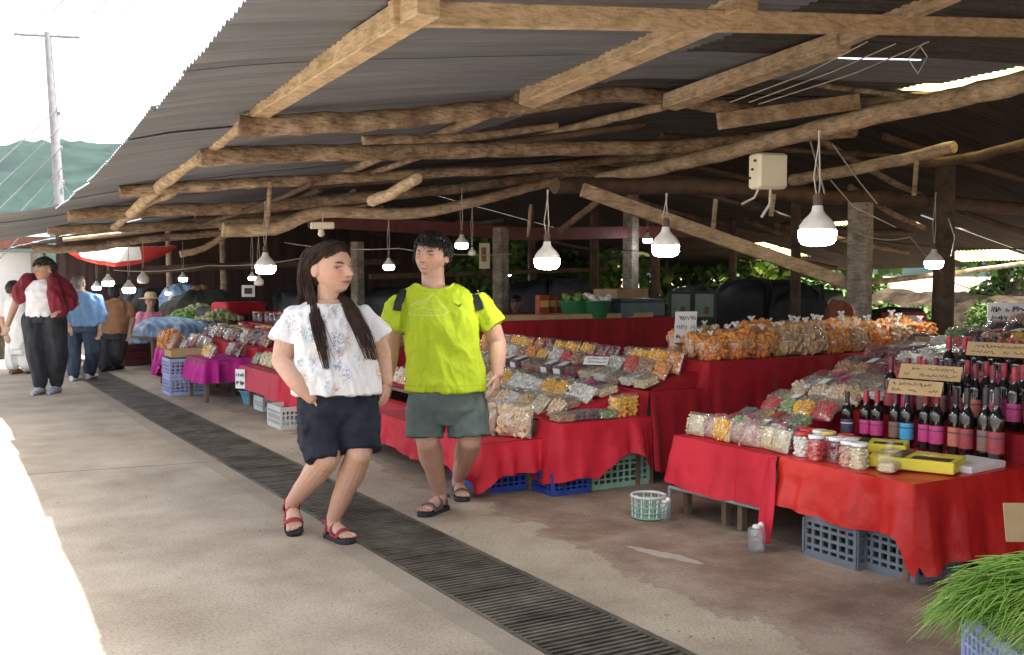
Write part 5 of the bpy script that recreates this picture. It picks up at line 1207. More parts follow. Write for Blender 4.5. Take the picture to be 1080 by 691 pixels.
# added dark board screen, standing in for the dim depth of the hall
p = atD(300, 300, 29); t = thing('shade_screen', 'added dark board screen standing in for the dim far end of the hall', 'partition', (p.x, p.y, 0), -.05)
mat('shade_boards', (0.035, 0.016, 0.014), (0.085, 0.045, 0.035), scale=4, rough=.9, stretch=(1, 1, .15))
for k in range(49): MB().box((-5.7 + k * .23, .03 * (k % 2), 1.62 + .04 * math.sin(k * 2.3)), (.243, .025, 3.24)).build('board', 'shade_boards', t)
pole = atD(66, 200, 36); t = thing('utility_pole', 'tall pale concrete utility pole with crossarm against the white sky', 'pole', (pole.x, pole.y, -.1))
top = atD(50, 31, 36); dx = Vector((top.x - pole.x, top.y - pole.y, 0))
MB().tube([(0, 0, 0), tuple(dx * .4 + Vector((0, 0, top.z * .5))), tuple(dx + Vector((0, 0, top.z)))], [.20, .165, .11], n=10).build('pole_shaft', 'pole_concrete', t)
axv = Vector((_rt[0], _rt[1], -.05)); a_ = dx + Vector((0, 0, top.z - .12))
MB().tube([tuple(a_ - axv * 1.15), tuple(a_ + axv * 1.12)], .05, n=6).build('crossarm', 'pole_concrete', t)
for k in (-1.05, -.35, .4, 1.02): MB().lathe([(.03, 0), (.05, .05), (.03, .09), (.045, .12), (.02, .17)], tuple(a_ + axv * k + Vector((0, 0, .05))), n=8).build('insulator', 'white_plastic', t)
for k in range(3): MB().bbox(tuple(dx * (.62 - .1 * k) + Vector((.16, 0, top.z * (.72 - .12 * k)))), (.12, .1, .14), .02).build('bracket', 'pole_concrete', t)
tp = Vector((pole.x, pole.y, 0)) + a_
for i, (k, lab) in enumerate(((-1.05, 'overhead line from the left end of the pole crossarm'), (.4, 'overhead line from the middle of the pole crossarm'), (1.02, 'overhead line from the right end of the pole crossarm'))):
    q = tp + axv * k + Vector((0, 0, .2)); e = atD(120 + 45 * i, -60, 10 + i); wire(lab, [q, e], .012, 'wire_grey', .3, 'power_line', 'power line')
for i in range(5):
    q = Vector((pole.x, pole.y, top.z * (.45 + .07 * i))); wire(['lowest', 'second lowest', 'middle', 'second highest', 'highest'][i] + ' of the guy wires fanning down left from the pole', [q, (pole.x - 3.5 - i * .9, pole.y + 2, .2)], .02, 'pole_concrete', .1, 'guy_wire', 'wire')
wire('guy wire slanting down right from the utility pole', [(pole.x, pole.y, 4.6), (pole.x + 1.6, pole.y + 1, 2.2)], .02, 'pole_concrete', 0, 'guy_wire', 'wire')
# ------------------------------------------------------------------ people
from mathutils.bvhtree import BVHTree
vcol('skin', rough=0.52, sub=0.12, spec=0.32, bscale=34, bump=0.25, distance=0.002)
vcol('print_cotton', rough=0.85, bump=0.25, bscale=45, spec=0.2); vcol('sport_cotton', rough=0.75, bump=0.2, bscale=60, spec=0.25)
mat('navy_cloth', (0.012, 0.0145, 0.023), (0.024, 0.028, 0.041), scale=9, rough=0.85, bump=0.5, bscale=14, spec=0.2)
mat('sage_cloth', (0.085, 0.11, 0.105), (0.115, 0.145, 0.135), scale=9, rough=0.85, bump=0.4, bscale=14, spec=0.2)
mat('hair_dark', (0.016, 0.009, 0.007), (0.060, 0.030, 0.020), scale=40, rough=0.55, spec=0.25, stretch=(1, 1, .15)); mat('hair_black', (0.006, 0.004, 0.004), (0.018, 0.011, 0.009), scale=40, rough=0.5)
mat('hair_grey', (0.10, 0.085, 0.07), (0.18, 0.16, 0.14), scale=40, rough=0.6)
mat('sole_black', (0.012, 0.012, 0.016), rough=0.7); mat('strap_red', (0.28, 0.012, 0.025), (0.36, 0.02, 0.04), scale=30, rough=0.7); mat('strap_grey', (0.10, 0.075, 0.09), (0.15, 0.11, 0.13), scale=30, rough=0.75)
mat('pack_black', (0.008, 0.009, 0.010), (0.016, 0.017, 0.018), scale=30, rough=0.7, bump=0.3)
mat('eye_white', (0.75, 0.73, 0.70), rough=0.2); mat('eye_iris', (0.025, 0.014, 0.008), rough=0.15)
mat('lid_skin', (0.40, 0.225, 0.165), rough=0.55); mat('red_knit', (0.12, 0.006, 0.015), (0.23, 0.012, 0.03), scale=10, rough=0.85, bump=0.5); mat('white_knit', (0.75, 0.74, 0.75), rough=0.85)
mat('denim_shirt', (0.10, 0.20, 0.36), (0.16, 0.28, 0.45), scale=8, rough=0.85, bump=0.3); mat('jeans', (0.02, 0.035, 0.065), (0.04, 0.06, 0.10), scale=8, rough=0.85)
mat('brown_shirt', (0.22, 0.10, 0.045), (0.30, 0.145, 0.07), scale=8, rough=0.85); mat('black_cloth', (0.012, 0.012, 0.016), (0.03, 0.03, 0.035), scale=8, rough=0.85); mat('straw', (0.5, 0.36, 0.18), (0.62, 0.47, 0.26), scale=20, rough=0.8)
mat('pink_cloth', (0.5, 0.16, 0.22), (0.6, 0.22, 0.3), scale=8, rough=0.85); mat('white_cotton', (0.7, 0.69, 0.66), (0.78, 0.77, 0.74), scale=8, rough=0.85); mat('shoe_grey', (0.2, 0.2, 0.24), (0.5, 0.5, 0.55), scale=22, rough=0.6)
_fh = Vector((math.sin(YAW), math.cos(YAW), 0)); _rh = Vector((math.cos(YAW), -math.sin(YAW), 0)); ZU = Vector((0, 0, 1))
def facing(deg):
    """horizontal direction: 0 = towards the camera, positive turns to the picture's right"""
    return (-_fh * math.cos(R(deg)) + _rh * math.sin(R(deg))).normalized()
def frame(f, pitch=0.0, roll=0.0):
    f = f.normalized(); r = f.cross(ZU).normalized(); m = Matrix((r, f, ZU)).transposed()
    return m @ Matrix.Rotation(pitch, 3, 'X') @ Matrix.Rotation(roll, 3, 'Y')
def broad(m, k):
    """a broader head: widen across the picture's right-left direction of the place"""
    w = Matrix.Identity(3)
    for i in range(3):
        for j in range(3): w[i][j] += (k - 1) * _rh[i] * _rh[j]
    return w @ m
def limb(b, pts, rads, n=16, sub=5):
    pts = [Vector(p) for p in pts]; P_, R_ = [], []; tot = len(pts) - 1
    for i in range(tot):
        for q in range(sub):
            t = q / sub; p0 = pts[max(i - 1, 0)]; p1 = pts[i]; p2 = pts[i + 1]; p3 = pts[min(i + 2, tot)]
            P_.append(0.5 * ((2 * p1) + (p2 - p0) * t + (2 * p0 - 5 * p1 + 4 * p2 - p3) * t * t + (3 * p1 - p0 - 3 * p2 + p3) * t ** 3)); s_ = t * t * (3 - 2 * t)
            R_.append(rads[i] * (1 - s_) + rads[i + 1] * s_)
    P_.append(pts[-1]); R_.append(rads[-1]); b.tube(P_, R_, n=n); b.ball(P_[0], R_[0], 14, 10); b.ball(P_[-1], R_[-1], 14, 10)
def ring(c, u, v, a, d, n=28, p=2.3):
    out = []
    for j in range(n):
        t = 6.283185 * j / n; cx, sx = math.cos(t), math.sin(t)
        out.append(Vector(c) + u * (abs(cx) ** (2 / p) * math.copysign(a, cx)) + v * (abs(sx) ** (2 / p) * math.copysign(d, sx)))
    return out
def torso(b, rows, n=28):
    """rows: (centre, right axis, forward axis, half width, half depth)"""
    k = []
    for i in range(len(rows) - 1):
        for q in range(4):
            t = q / 4; s_ = t
            a, c = rows[i], rows[i + 1]
            k.append(ring(Vector(a[0]).lerp(Vector(c[0]), s_), a[1].lerp(c[1], s_).normalized(), a[2].lerp(c[2], s_).normalized(), a[3] + (c[3] - a[3]) * s_, a[4] + (c[4] - a[4]) * s_, n))
    a = rows[-1]; k.append(ring(a[0], a[1], a[2], a[3], a[4], n)); b.loft(k)
def G(x, s): return math.exp(-(x / s) ** 2)
def head_pts(male=True, nu=56, nv=44):
    rows = []
    for i in range(nv + 1):
        ph = -math.pi / 2 + math.pi * (0.012 + 0.976 * i / nv); row = []
        for j in range(nu):
            th = 2 * math.pi * j / nu; x, y, z = math.cos(ph) * math.cos(th), math.cos(ph) * math.sin(th), math.sin(ph)
            X_, Y_, Z_ = x * .0755, y * .094, z * .118
            if z < 0:
                t = -z; X_ *= 1 - .26 * t ** 1.6; 
                if y > 0: Y_ = Y_ * (1 + .10 * t) + .012 * t * y
                else: Y_ *= 1 - .38 * t ** 1.2
            else:
                if y < 0: Y_ *= 1 + .10 * math.cos(z * 1.2)
                X_ *= 1 + .03 * z
            if y > 0.05:
                w = min(1, (y - .05) * 3)
                Y_ = Y_ - .012 * w * G(X_, .09) * (1 - abs(z)) * .6   # flatter front
                n_ = G(X_, .0105 if Z_ > -.016 else .0145) * (0 if Z_ > .03 else min(1, (.03 - Z_) / .045)) * (1 if Z_ > -.026 else max(0, 1 - (-.026 - Z_) / .010))
                Y_ += w * (.033 * n_)
                for sx in (-1, 1):
                    Y_ -= w * .014 * G(X_ - sx * .031, .016) * G(Z_ - .010, .012)
                    Y_ += w * .006 * G(X_ - sx * .030, .022) * G(Z_ - .031, .009)
                    Y_ += w * .005 * G(X_ - sx * .042, .018) * G(Z_ + .018, .018)
                Y_ += w * (.0105 * G(X_, .023) * G(Z_ + .0500, .0055) + .0115 * G(X_, .019) * G(Z_ + .0628, .0062) - .007 * G(X_, .030) * G(Z_ + .0563, .003))
                Y_ += w * (.013 if male else .010) * G(X_, .024) * G(Z_ + .094, .018)
                Y_ -= w * .004 * G(X_, .02) * G(Z_ + .076, .007)
            row.append((X_, Y_, Z_))
        rows.append(row)
    return rows
def add_head(b, c, m, s, male=True):
    rows = head_pts(male); b.loft([[Vector(c) + m @ (Vector(p) * s) for p in row] for row in rows])
    for sx in (-1, 1):   # ears
        q = m @ Matrix.Rotation(sx * .35, 3, 'Z') @ Matrix.Rotation(-.15, 3, 'X')
        b.ball(Vector(c) + m @ (Vector((sx * .079, -.012, -.004)) * s), .033 * s, 12, 8, (.30, .62, 1.0), rot=q)
def hand(b, w, d, n, side, s=1.0, curl=.35, spread=.03):
    """w wrist, d direction of the fingers, n palm normal, side = direction the thumb is on"""
    d = d.normalized(); side = (side - d * side.dot(d)).normalized(); n = d.cross(side).normalized() if n is None else (n - d * n.dot(d)).normalized()
    pr = []
    for t, a, h in ((-.01, .026, .019), (.02, .030, .017), (.05, .038, .015), (.085, .040, .012), (.094, .034, .009)): pr.append(ring(w + d * t * s, side, n, a * s, h * s, 18))
    b.loft(pr)
    for k in range(4):
        L = (.070, .078, .072, .056)[k] * s; o = (.031, .0105, -.0105, -.031)[k] * s; p = w + d * .086 * s + side * o; dd = (d + side * (1.5 - k) * spread).normalized(); pts = [p - dd * .02 * s, p]; a = curl * .6
        for q, f in enumerate((.45, .31, .24)):
            dd = (dd * math.cos(a) + n * math.sin(a)).normalized(); p = p + dd * L * f; pts.append(p); a = curl * (.9, .7, .5)[q]
        limb(b, pts, [.0092 * s, .009 * s, .0085 * s, .0078 * s, .0066 * s], 10, 2)
    p = w + d * .022 * s + side * .026 * s; t1 = (d * .75 + side * .65 + n * .25).normalized(); t2 = (d * .9 + side * .3 + n * .35).normalized()
    limb(b, [p - side * .01 * s, p + t1 * .030 * s, p + t1 * .030 * s + t2 * .028 * s, p + t1 * .03 * s + t2 * .052 * s], [.0135 * s, .0115 * s, .0098 * s, .0075 * s], 10, 2)
def foot(b, heel, d, n, L=.245, s=1.0, big=1):
    """bare foot standing on the plane through heel; d towards the toes, n up from the sole; big = side of the big toe along r"""
    d = d.normalized(); n = (n - d * n.dot(d)).normalized(); r = d.cross(n); pr = []
    for t, a, h, zc in ((.0, .016, .018, .022), (.03, .030, .028, .030), (.12, .036, .038, .040), (.26, .036, .043, .046), (.42, .038, .036, .038), (.58, .044, .026, .028), (.72, .049, .019, .021), (.80, .047, .014, .016)):
        pr.append(ring(heel + d * t * L + n * zc * s, r, n, a * s, h * s, 20))
    b.loft(pr)
    for k in range(5):
        o = (.034, .0145, -.002, -.0175, -.032)[k] * big * s; l_ = (.98, .96, .93, .89, .84)[k] * L; rr_ = (.0135, .0095, .009, .0088, .0085)[k] * s
        p0 = heel + d * L * .74 + r * o * .95 + n * .014 * s; p1 = heel + d * (l_ - rr_) + r * o * 1.08 + n * (rr_ + .001)
        limb(b, [p0, p0.lerp(p1, .6) + n * .003, p1], [rr_ * 1.1, rr_, rr_ * .95], 10, 2)
def sandal(parent, base, heel, d, n, L, strap, s=1.0):
    d = d.normalized(); n = (n - d * n.dot(d)).normalized(); r = d.cross(n); rows = []
    out = []
    for t, a in ((-.035, .020), (.0, .034), (.1, .041), (.3, .040), (.5, .043), (.7, .054), (.85, .053), (.97, .040), (1.035, .016)): out.append((t, a))
    b = MB()
    prof = [heel + d * t * L + r * a * s for t, a in out] + [heel + d * t * L - r * a * s for t, a in reversed(out)]
    prof = [p - base for p in prof]
    b.loft([[p - n * .026 for p in prof], [p - n * .018 + (p - (heel + d * .5 * L - base)).normalized() * .003 for p in prof], [p - n * .0005 for p in prof], [p + n * .003 - (p - (heel + d * .5 * L - base)).normalized() * .004 for p in prof]], smooth=False)
    o = b.build('sandal', 'sole_black', parent)
    b = MB()
    def band(t, a, h, w, lean=0.0):
        pts = []
        for k in range(13):
            an = math.pi * k / 12; pts.append(heel - base + d * (t * L - lean * math.sin(an)) + r * math.cos(an) * a * s + n * (math.sin(an) * h * s + .004))
        rr_ = []; prev = None
        for i in range(12):
            q0, q1 = pts[i], pts[i + 1]; 
        up = [p + d * w / 2 for p in pts]; dn = [p - d * w / 2 for p in pts]; cen = heel - base + d * t * L
        ou = lambda p: p + (p - cen).normalized() * .004
        b.grid([up, [ou(p) for p in up], [ou(p) for p in dn], dn])
    band(.70, .053, .046, .026, -.006); band(.40, .043, .080, .024, .012)
    # ankle and heel strap
    pts = []
    for k in range(17):
        an = R(-115) + R(230) * k / 16; pts.append(heel - base + d * (.14 * L - math.cos(an) * .058 * s * (1 if abs(an) < 1.57 else .5)) + r * math.sin(an) * .044 * s + n * (.062 * s + .012 * (abs(an) > 1.2)))
    b.tube(pts, .011, n=8, flat=(1.1, .35)); 
    for sx in (-1, 1): b.tube([heel - base + d * .12 * L + r * sx * .042 * s, heel - base + d * .2 * L + r * sx * .043 * s + n * .06 * s], .010, n=6, flat=(.35, 1.2)); b.tube([heel - base + d * .42 * L + r * sx * .044 * s + n * .01, heel - base + d * .68 * L + r * sx * .052 * s + n * .006], .008, n=6)
    b.build('strap', strap, o); return o
def voxel(b, size, smooth=4, name='body'):
    me = b.mesh('tmp', []) if False else None
    me = bpy.data.meshes.new('tmp'); me.from_pydata(b.v, [], b.f); me.update()
    o = bpy.data.objects.new('tmp', me); col.objects.link(o)
    m = o.modifiers.new('r', 'REMESH'); m.mode = 'VOXEL'; m.voxel_size = size; m.use_smooth_shade = True
    m2 = o.modifiers.new('s', 'SMOOTH'); m2.factor = .5; m2.iterations = smooth
    dg = bpy.context.evaluated_depsgraph_get(); out = bpy.data.meshes.new_from_object(o.evaluated_get(dg)); out.name = name
    bpy.data.objects.remove(o); bpy.data.meshes.remove(me)
    return out
def coords(me):
    a = np.empty(len(me.vertices) * 3, np.float32); me.vertices.foreach_get('co', a); return a.reshape(-1, 3)
def set_co(me, a): me.vertices.foreach_set('co', np.ascontiguousarray(a, np.float32).ravel()); me.update()
def set_tone(me, rgb):
    at = me.attributes.new('tone', 'FLOAT_COLOR', 'POINT'); q = np.ones((len(me.vertices), 4), np.float32); q[:, :3] = rgb; at.data.foreach_set('color', q.ravel())
def cut_neck(me, cx, rx, y0, dip):
    """open the neckline of a top"""
    import bmesh
    c = coords(me); px_, py_ = pixv(c); k = (np.abs(px_ - cx) < rx) & (py_ < y0 + dip * np.sqrt(np.clip(1 - ((px_ - cx) / rx) ** 2, 0, 1)))
    bm = bmesh.new(); bm.from_mesh(me); bm.verts.ensure_lookup_table(); bmesh.ops.delete(bm, geom=[v for v in bm.verts if k[v.index]], context='VERTS'); bm.to_mesh(me); bm.free(); me.update()
def normals(me):
    a = np.empty(len(me.vertices) * 3, np.float32); me.vertices.foreach_get('normal', a); return a.reshape(-1, 3)
def folds(me, amp, freq=(9, 9, 4), seed=0, mask=None):
    """cloth creases: push vertices along their normals by ridged noise"""
    c = coords(me); nn = normals(me); h = np.array([1 - 2 * abs(noise.noise(Vector((p[0] * freq[0] + seed, p[1] * freq[1], p[2] * freq[2] + .4 * p[0] * freq[0])))) + .5 * noise.noise(Vector((p[0] * freq[0] * 2.3, p[1] * freq[1] * 2.3 + seed, p[2] * freq[2] * 2.6))) for p in c], np.float32) - .6
    if mask is not None: h *= mask(c)
    set_co(me, c + nn * (h * amp)[:, None])
def pixv(c):
    v = c - _O; z = v @ _fw; return 540 + F * (v @ _rt) / z, 345.5 - F * (v @ _up) / z
def link(me, name, m, parent, base):
    c = coords(me); set_co(me, c - np.array(base, np.float32)); me.polygons.foreach_set('use_smooth', [True] * len(me.polygons))
    me.materials.clear(); me.materials.append(M[m]); o = bpy.data.objects.new(name, me); col.objects.link(o); o.parent = parent; return o
def skin_tone(me, base_rgb, heads, lips=(.42, .16, .13), brow=(.03, .018, .012), stubble=0.0, smile=0.0):
    c = coords(me); rgb = np.tile(np.array(base_rgb, np.float32), (len(c), 1)); hc, hm, s = heads
    L = (c - np.array(hc)) @ np.linalg.inv(np.array(hm)).T / s; x, y, z = L[:, 0], L[:, 1], L[:, 2]; fr = (y > .02) & (np.abs(z) < .13) & (np.abs(x) < .085)
    def blend(w, col_):
        w = np.clip(w, 0, 1)[:, None] * fr[:, None]; rgb[:] = rgb * (1 - w) + np.array(col_, np.float32) * w
    blend(.5 * np.exp(-(((np.abs(x) - .042) / .022) ** 2 + ((z + .02) / .02) ** 2)), (base_rgb[0] * 1.0, base_rgb[1] * .68, base_rgb[2] * .62))
    if stubble: blend(stubble * np.clip((-.030 - z) / .02, 0, 1) * (1 - np.exp(-((x / .020) ** 2 + ((z + .056) / .010) ** 2))) , (base_rgb[0] * .45, base_rgb[1] * .42, base_rgb[2] * .42))
    zm = z + .0563 - smile * x ** 2
    blend(1.6 * np.exp(-((x / (.024 + smile * .0006)) ** 2 + (zm / .0085) ** 4)) - .35, lips)
    blend(.95 * np.exp(-((x / (.022 + smile * .0006)) ** 4 + (zm / .0022) ** 2)), (.10, .03, .03))
    for sx in (-1, 1):
        blend(.85 * np.exp(-(((x - sx * .0075) / .0042) ** 2 + ((z + .0335) / .0032) ** 2)), (base_rgb[0] * .35, base_rgb[1] * .22, base_rgb[2] * .2))
        xx = (x - sx * .031); arch = .0345 - 14 * (xx - sx * .006) ** 2
        blend(1.5 * np.exp(-((xx / .0165) ** 4 + ((z - arch) / .0052) ** 2)) - .2, brow)
        blend(.75 * np.exp(-((xx / .0155) ** 4 + ((z - .0158) / .0036) ** 2)), (.03, .018, .015))
    set_tone(me, rgb)
def eyes(parent, base, hc, hm, s, gaze, rows):
    P_ = np.array([p for r_ in rows for p in r_])
    for sx in (-1, 1):
        q = P_[(P_[:, 1] > .03)]; i = np.argmin((q[:, 0] - sx * .031) ** 2 + (q[:, 2] - .009) ** 2); loc = Vector((sx * .031, q[i][1] - .0080, .0085))
        c = Vector(hc) + hm @ (loc * s); b = MB(); b.ball(c - base, .0118 * s, 12, 10, (1.15, 1, .72), rot=hm); o = b.build('eye', 'eye_white', parent)
        b = MB(); rings = []   # upper lid and its lash line
        for i in range(6):
            e = R(12) + R(70) * i / 5; rings.append([c - base + hm @ (Vector((math.cos(a_) * math.cos(e) * 1.22, math.sin(a_) * math.cos(e) * 1.12, math.sin(e) * .86)) * .0125 * s) for a_ in [R(-20) + R(220) * k / 12 for k in range(13)]])
        b.grid(rings); b.build('eyelid', 'lid_skin', parent); b = MB(); b.tube(rings[0], .0013 * s, n=5, cap=False); b.build('lashes', 'eye_iris', parent)
        g = (hm @ Vector(gaze)).normalized(); u = g.orthogonal().normalized(); w = g.cross(u); b = MB(); cc_ = c - base + g * .0088 * s
        b.loft([[cc_ + (u * math.cos(a) + w * math.sin(a)) * r_ * s + g * z_ * s for a in [6.283 * k / 10 for k in range(10)]] for r_, z_ in ((.0074, -.002), (.0068, .0022), (.002, .0034))]); b.build('iris', 'eye_iris', o)
def hair_cap(b, hc, hm, s, off, line, male=True, seed=0, rip=.004, nz=18):
    """scalp of hair: the head's own surface pushed out where line(x,y,z) > 0"""
    rows = head_pts(male, 72, 56); out = []
    for row in rows:
        r_ = []
        for p in row:
            q = Vector(p); l_ = line(p[0], p[1], p[2]); w = max(-1.0, min(1.0, l_ / (.04 if l_ > 0 else .016))); d = Vector((p[0] / .0755 ** 2, p[1] / .094 ** 2, p[2] / .118 ** 2)).normalized()
            a = math.atan2(p[1], p[0]); o_ = off(p[0], p[1], p[2]) if callable(off) else off
            e = o_ * w if w > 0 else .016 * w; e += (rip * math.sin(a * nz + 3 * fbm(a * 3, p[2] * 20, seed)) + rip * 1.2 * fbm(a * 8, p[2] * 30, seed)) * max(0, w)
            r_.append(Vector(hc) + hm @ ((q + d * e) * s))
        out.append(r_)
    b.loft(out)
def strands(b, guides, n, spread, rad, rr, taper=.3):
    n = int(n * 2.3); rad = rad * .62
    """locks following a guide curve, fanning slightly"""
    for k in range(n):
        a = rr.uniform(0, 6.28); q = rr.random() ** .5; pts = []; N = len(guides); cut = rr.uniform(.74, 1.0)
        ph = rr.uniform(0, 6.28)
        for i, g in enumerate(guides):
            g = Vector(g); t = i / (N - 1); sp = spread[i] if isinstance(spread, (list, tuple)) else spread
            pts.append(g + (_rh * math.cos(a) + _fh * math.sin(a) * .6) * q * sp + Vector((rr.gauss(0, 1), rr.gauss(0, 1), rr.gauss(0, 1))) * .0035 + _rh * .004 * math.sin(ph + i * 1.3))
        P_ = []
        for i in range(N - 1):
            for m_ in range(3):
                t = m_ / 3; p0 = pts[max(i - 1, 0)]; p1 = pts[i]; p2 = pts[i + 1]; p3 = pts[min(i + 2, N - 1)]
                P_.append(0.5 * ((2 * p1) + (p2 - p0) * t + (2 * p0 - 5 * p1 + 4 * p2 - p3) * t * t + (3 * p1 - p0 - 3 * p2 + p3) * t ** 3))
        P_.append(pts[-1]); K = int(len(P_) * cut); P_ = P_[:K]; b.tube(P_, [rad * (1 if i < K * .7 else 1 - (1 - taper) * (i / K - .7) / .3) for i in range(K)], n=4, cap=False)
def pd(D0): return lambda x, y, dz=0.0: atD(x, y, D0 + dz)

# ================================================================== the woman in the white printed top
J = pd(5.88); f = facing(22); hf = facing(52); hm = broad(frame(hf, R(-3), R(3)), 1.16); HS = 1.20
hc = J(350, 283.5, .0); base = Vector((atZ(340, 570).x, atZ(340, 570).y, 0))
woman = thing('person', 'woman with long dark hair in white printed top and navy shorts, strolling in red sandals', 'person', base)
rgt = f.cross(ZU).normalized()   # her right (picture left)
b = MB(); add_head(b, hc, hm, HS, False)
limb(b, [hc + hm @ Vector((0, -.02, -.06)), J(346, 316, .01), J(346, 330, .02)], [.064, .060, .075])
torso(b, [(J(356, 432, .0), rgt, f, .17, .125), (J(354, 405, .0), rgt, f, .165, .12), (J(350, 372, .0), rgt, f, .145, .105), (J(347, 345, .0), rgt, f, .165, .12), (J(346, 328, .01), rgt, f, .175, .098), (J(346, 321, .01), rgt, f, .135, .078), (J(346, 316, .01), rgt, f, .09, .064)])
# arms: her right to the pocket, her left hanging
rs, re, rw = J(308, 336, .0), J(297, 381, -.05), J(328, 419, -.165)
limb(b, [rs, rs.lerp(re, .5), re], [.058, .066, .056]); limb(b, [re, J(311, 401, -.17), rw], [.055, .050, .036])
hand(b, rw, (J(337, 437, -.085) - rw), None, J(338, 424, -.24) - rw, .90, .1, .0)
ls, le, lw = J(386, 337, .03), J(403, 372, .08), J(408, 402, .04)
limb(b, [ls, ls.lerp(le, .5), le], [.054, .058, .050]); limb(b, [le, le.lerp(lw, .4), lw], [.049, .045, .034]); hand(b, lw, J(406, 420, .02) - lw, None, J(395, 408, -.1) - lw, .98, .4)
# legs: her right trails with the heel up, her left carries the step
toe = atZ(311, 566); rk = J(346, 482, -.14)
rd = (toe - atZ(296, 536)).normalized(); rdir = Vector((rd.x, rd.y, -.52)).normalized(); rn = (ZU - rdir * ZU.dot(rdir)).normalized(); FL = .235
rheel = toe + Vector((0, 0, .026)) - rdir * FL * .97; ra = rheel + rdir * .055 + rn * .085
limb(b, [J(336, 430, -.02), J(341, 458, -.10), rk], [.098, .092, .070]); limb(b, [rk, rk.lerp(ra, .3) + rn * .0 , rk.lerp(ra, .62), ra], [.069, .073, .058, .042]); foot(b, rheel, rdir, rn, FL, 1.0, 1)
limb(b, [ra, ra - rn * .03], [.040, .042])
lheel = atZ(346, 566) + Vector((0, 0, .026)); ltoe = atZ(388, 580); ldir = Vector((ltoe.x - lheel.x, ltoe.y - lheel.y, 0)).normalized(); lk = J(379, 478, -.10); la = lheel + ldir * .06 + ZU * .095
limb(b, [J(378, 428, .02), J(380, 455, -.05), lk], [.098, .092, .070]); limb(b, [lk, lk.lerp(la, .28) + _fh * .012, lk.lerp(la, .6), la], [.069, .077, .060, .042]); foot(b, lheel, ldir, ZU, FL, 1.0, -1); limb(b, [la, la - ZU * .04], [.041, .042])
me = voxel(b, .0033, 3); skin_tone(me, (.56, .335, .245), (hc, hm, HS), lips=(.42, .11, .10)); link(me, 'body', 'skin', woman, base)
eyes(woman, base, hc, hm, HS, (.25, 1, -.15), head_pts(False))
sandal(woman, base, rheel, rdir, rn, FL, 'strap_red'); sandal(woman, base, lheel, ldir, ZU, FL, 'strap_red')
# top: loose, short sleeves
b = MB()
torso(b, [(J(357, 414, -.01), rgt, f, .262, .185), (J(356, 398, -.01), rgt, f, .252, .175), (J(352, 372, 0), rgt, f, .232, .155), (J(348, 345, 0), rgt, f, .222, .145), (J(346, 333, .01), rgt, f, .222, .125), (J(346, 326, .01), rgt, f, .200, .105), (J(346, 320.5, .01), rgt, f, .150, .09), (J(346, 316.5, .01), rgt, f, .095, .078)])
for (p, q, r0, r1) in ((J(311, 335, 0), J(300, 361, -.02), .070, .096), (J(384, 334, .03), J(400, 357, .05), .068, .084)): limb(b, [p, p.lerp(q, .5), q - (q - p).normalized() * r1 * .0], [r0, (r0 + r1) / 2, r1 * .98])
me = voxel(b, .0055, 14, 'top')
c = coords(me)
# flatten the sleeve ends into cuffs and the hem into an edge
for (p, q) in ((J(311, 335, 0), J(300, 361, -.02)), (J(384, 334, .03), J(400, 357, .05))):
    a_ = np.array((q - p).normalized()); t_ = (c - np.array(q)) @ a_; near = np.linalg.norm(c - np.array(q), axis=1) < .115; k_ = near & (t_ > .0); c[k_] -= a_ * (t_[k_] * .93)[:, None]
set_co(me, c)
folds(me, .022, (6, 6, 2.4), 3, lambda c: np.clip((1.42 - c[:, 2]) * 3, .15, 1)); folds(me, .008, (16, 16, 8), 8); cut_neck(me, 347, 25, 313, 7.5); c = coords(me); px_, py_ = pixv(c)
rgb = np.tile(np.array((.74, .73, .74), np.float32), (len(c), 1)); rr = random.Random(12); pal = [(.16, .20, .38), (.50, .25, .22), (.22, .42, .50), (.30, .30, .36), (.52, .40, .22), (.36, .30, .44), (.22, .22, .26)]
cs = [(rr.uniform(285, 410), rr.uniform(318, 412), rr.uniform(2.0, 4.6), rr.uniform(3.5, 8.5), rr.choice(pal)) for _ in range(34)] + [(325, 352, 5, 9, (.20, .45, .55)), (332, 348, 4, 6, (.55, .25, .22)), (356, 360, 6, 11, (.14, .18, .36)), (358, 372, 4, 6, (.4, .2, .3)), (372, 343, 4, 7, (.55, .4, .2)), (366, 395, 4.5, 8, (.2, .22, .4)), (306, 342, 5, 10, (.28, .3, .36)), (318, 318, 6, 4, (.55, .25, .22)), (380, 378, 6, 12, (.45, .46, .5)), (352, 326, 7, 8, (.42, .44, .5))]
for (x, y, a, d_, cl) in cs:
    w = np.exp(-(((px_ - x) / a) ** 2 + ((py_ - y) / d_) ** 2)); idx = np.where(w > .12)[0]
    for i in idx:
        n_ = noise.noise(Vector((px_[i] * .9, py_[i] * .9, x))) + .45 * noise.noise(Vector((px_[i] * .35, py_[i] * .35, y)))
        if n_ > -.02: t_ = min(.88, w[i] * 1.6 * min(1, (n_ + .02) * 5)); rgb[i] = rgb[i] * (1 - t_) + np.array(cl) * t_
set_tone(me, rgb); link(me, 'top', 'print_cotton', woman, base)
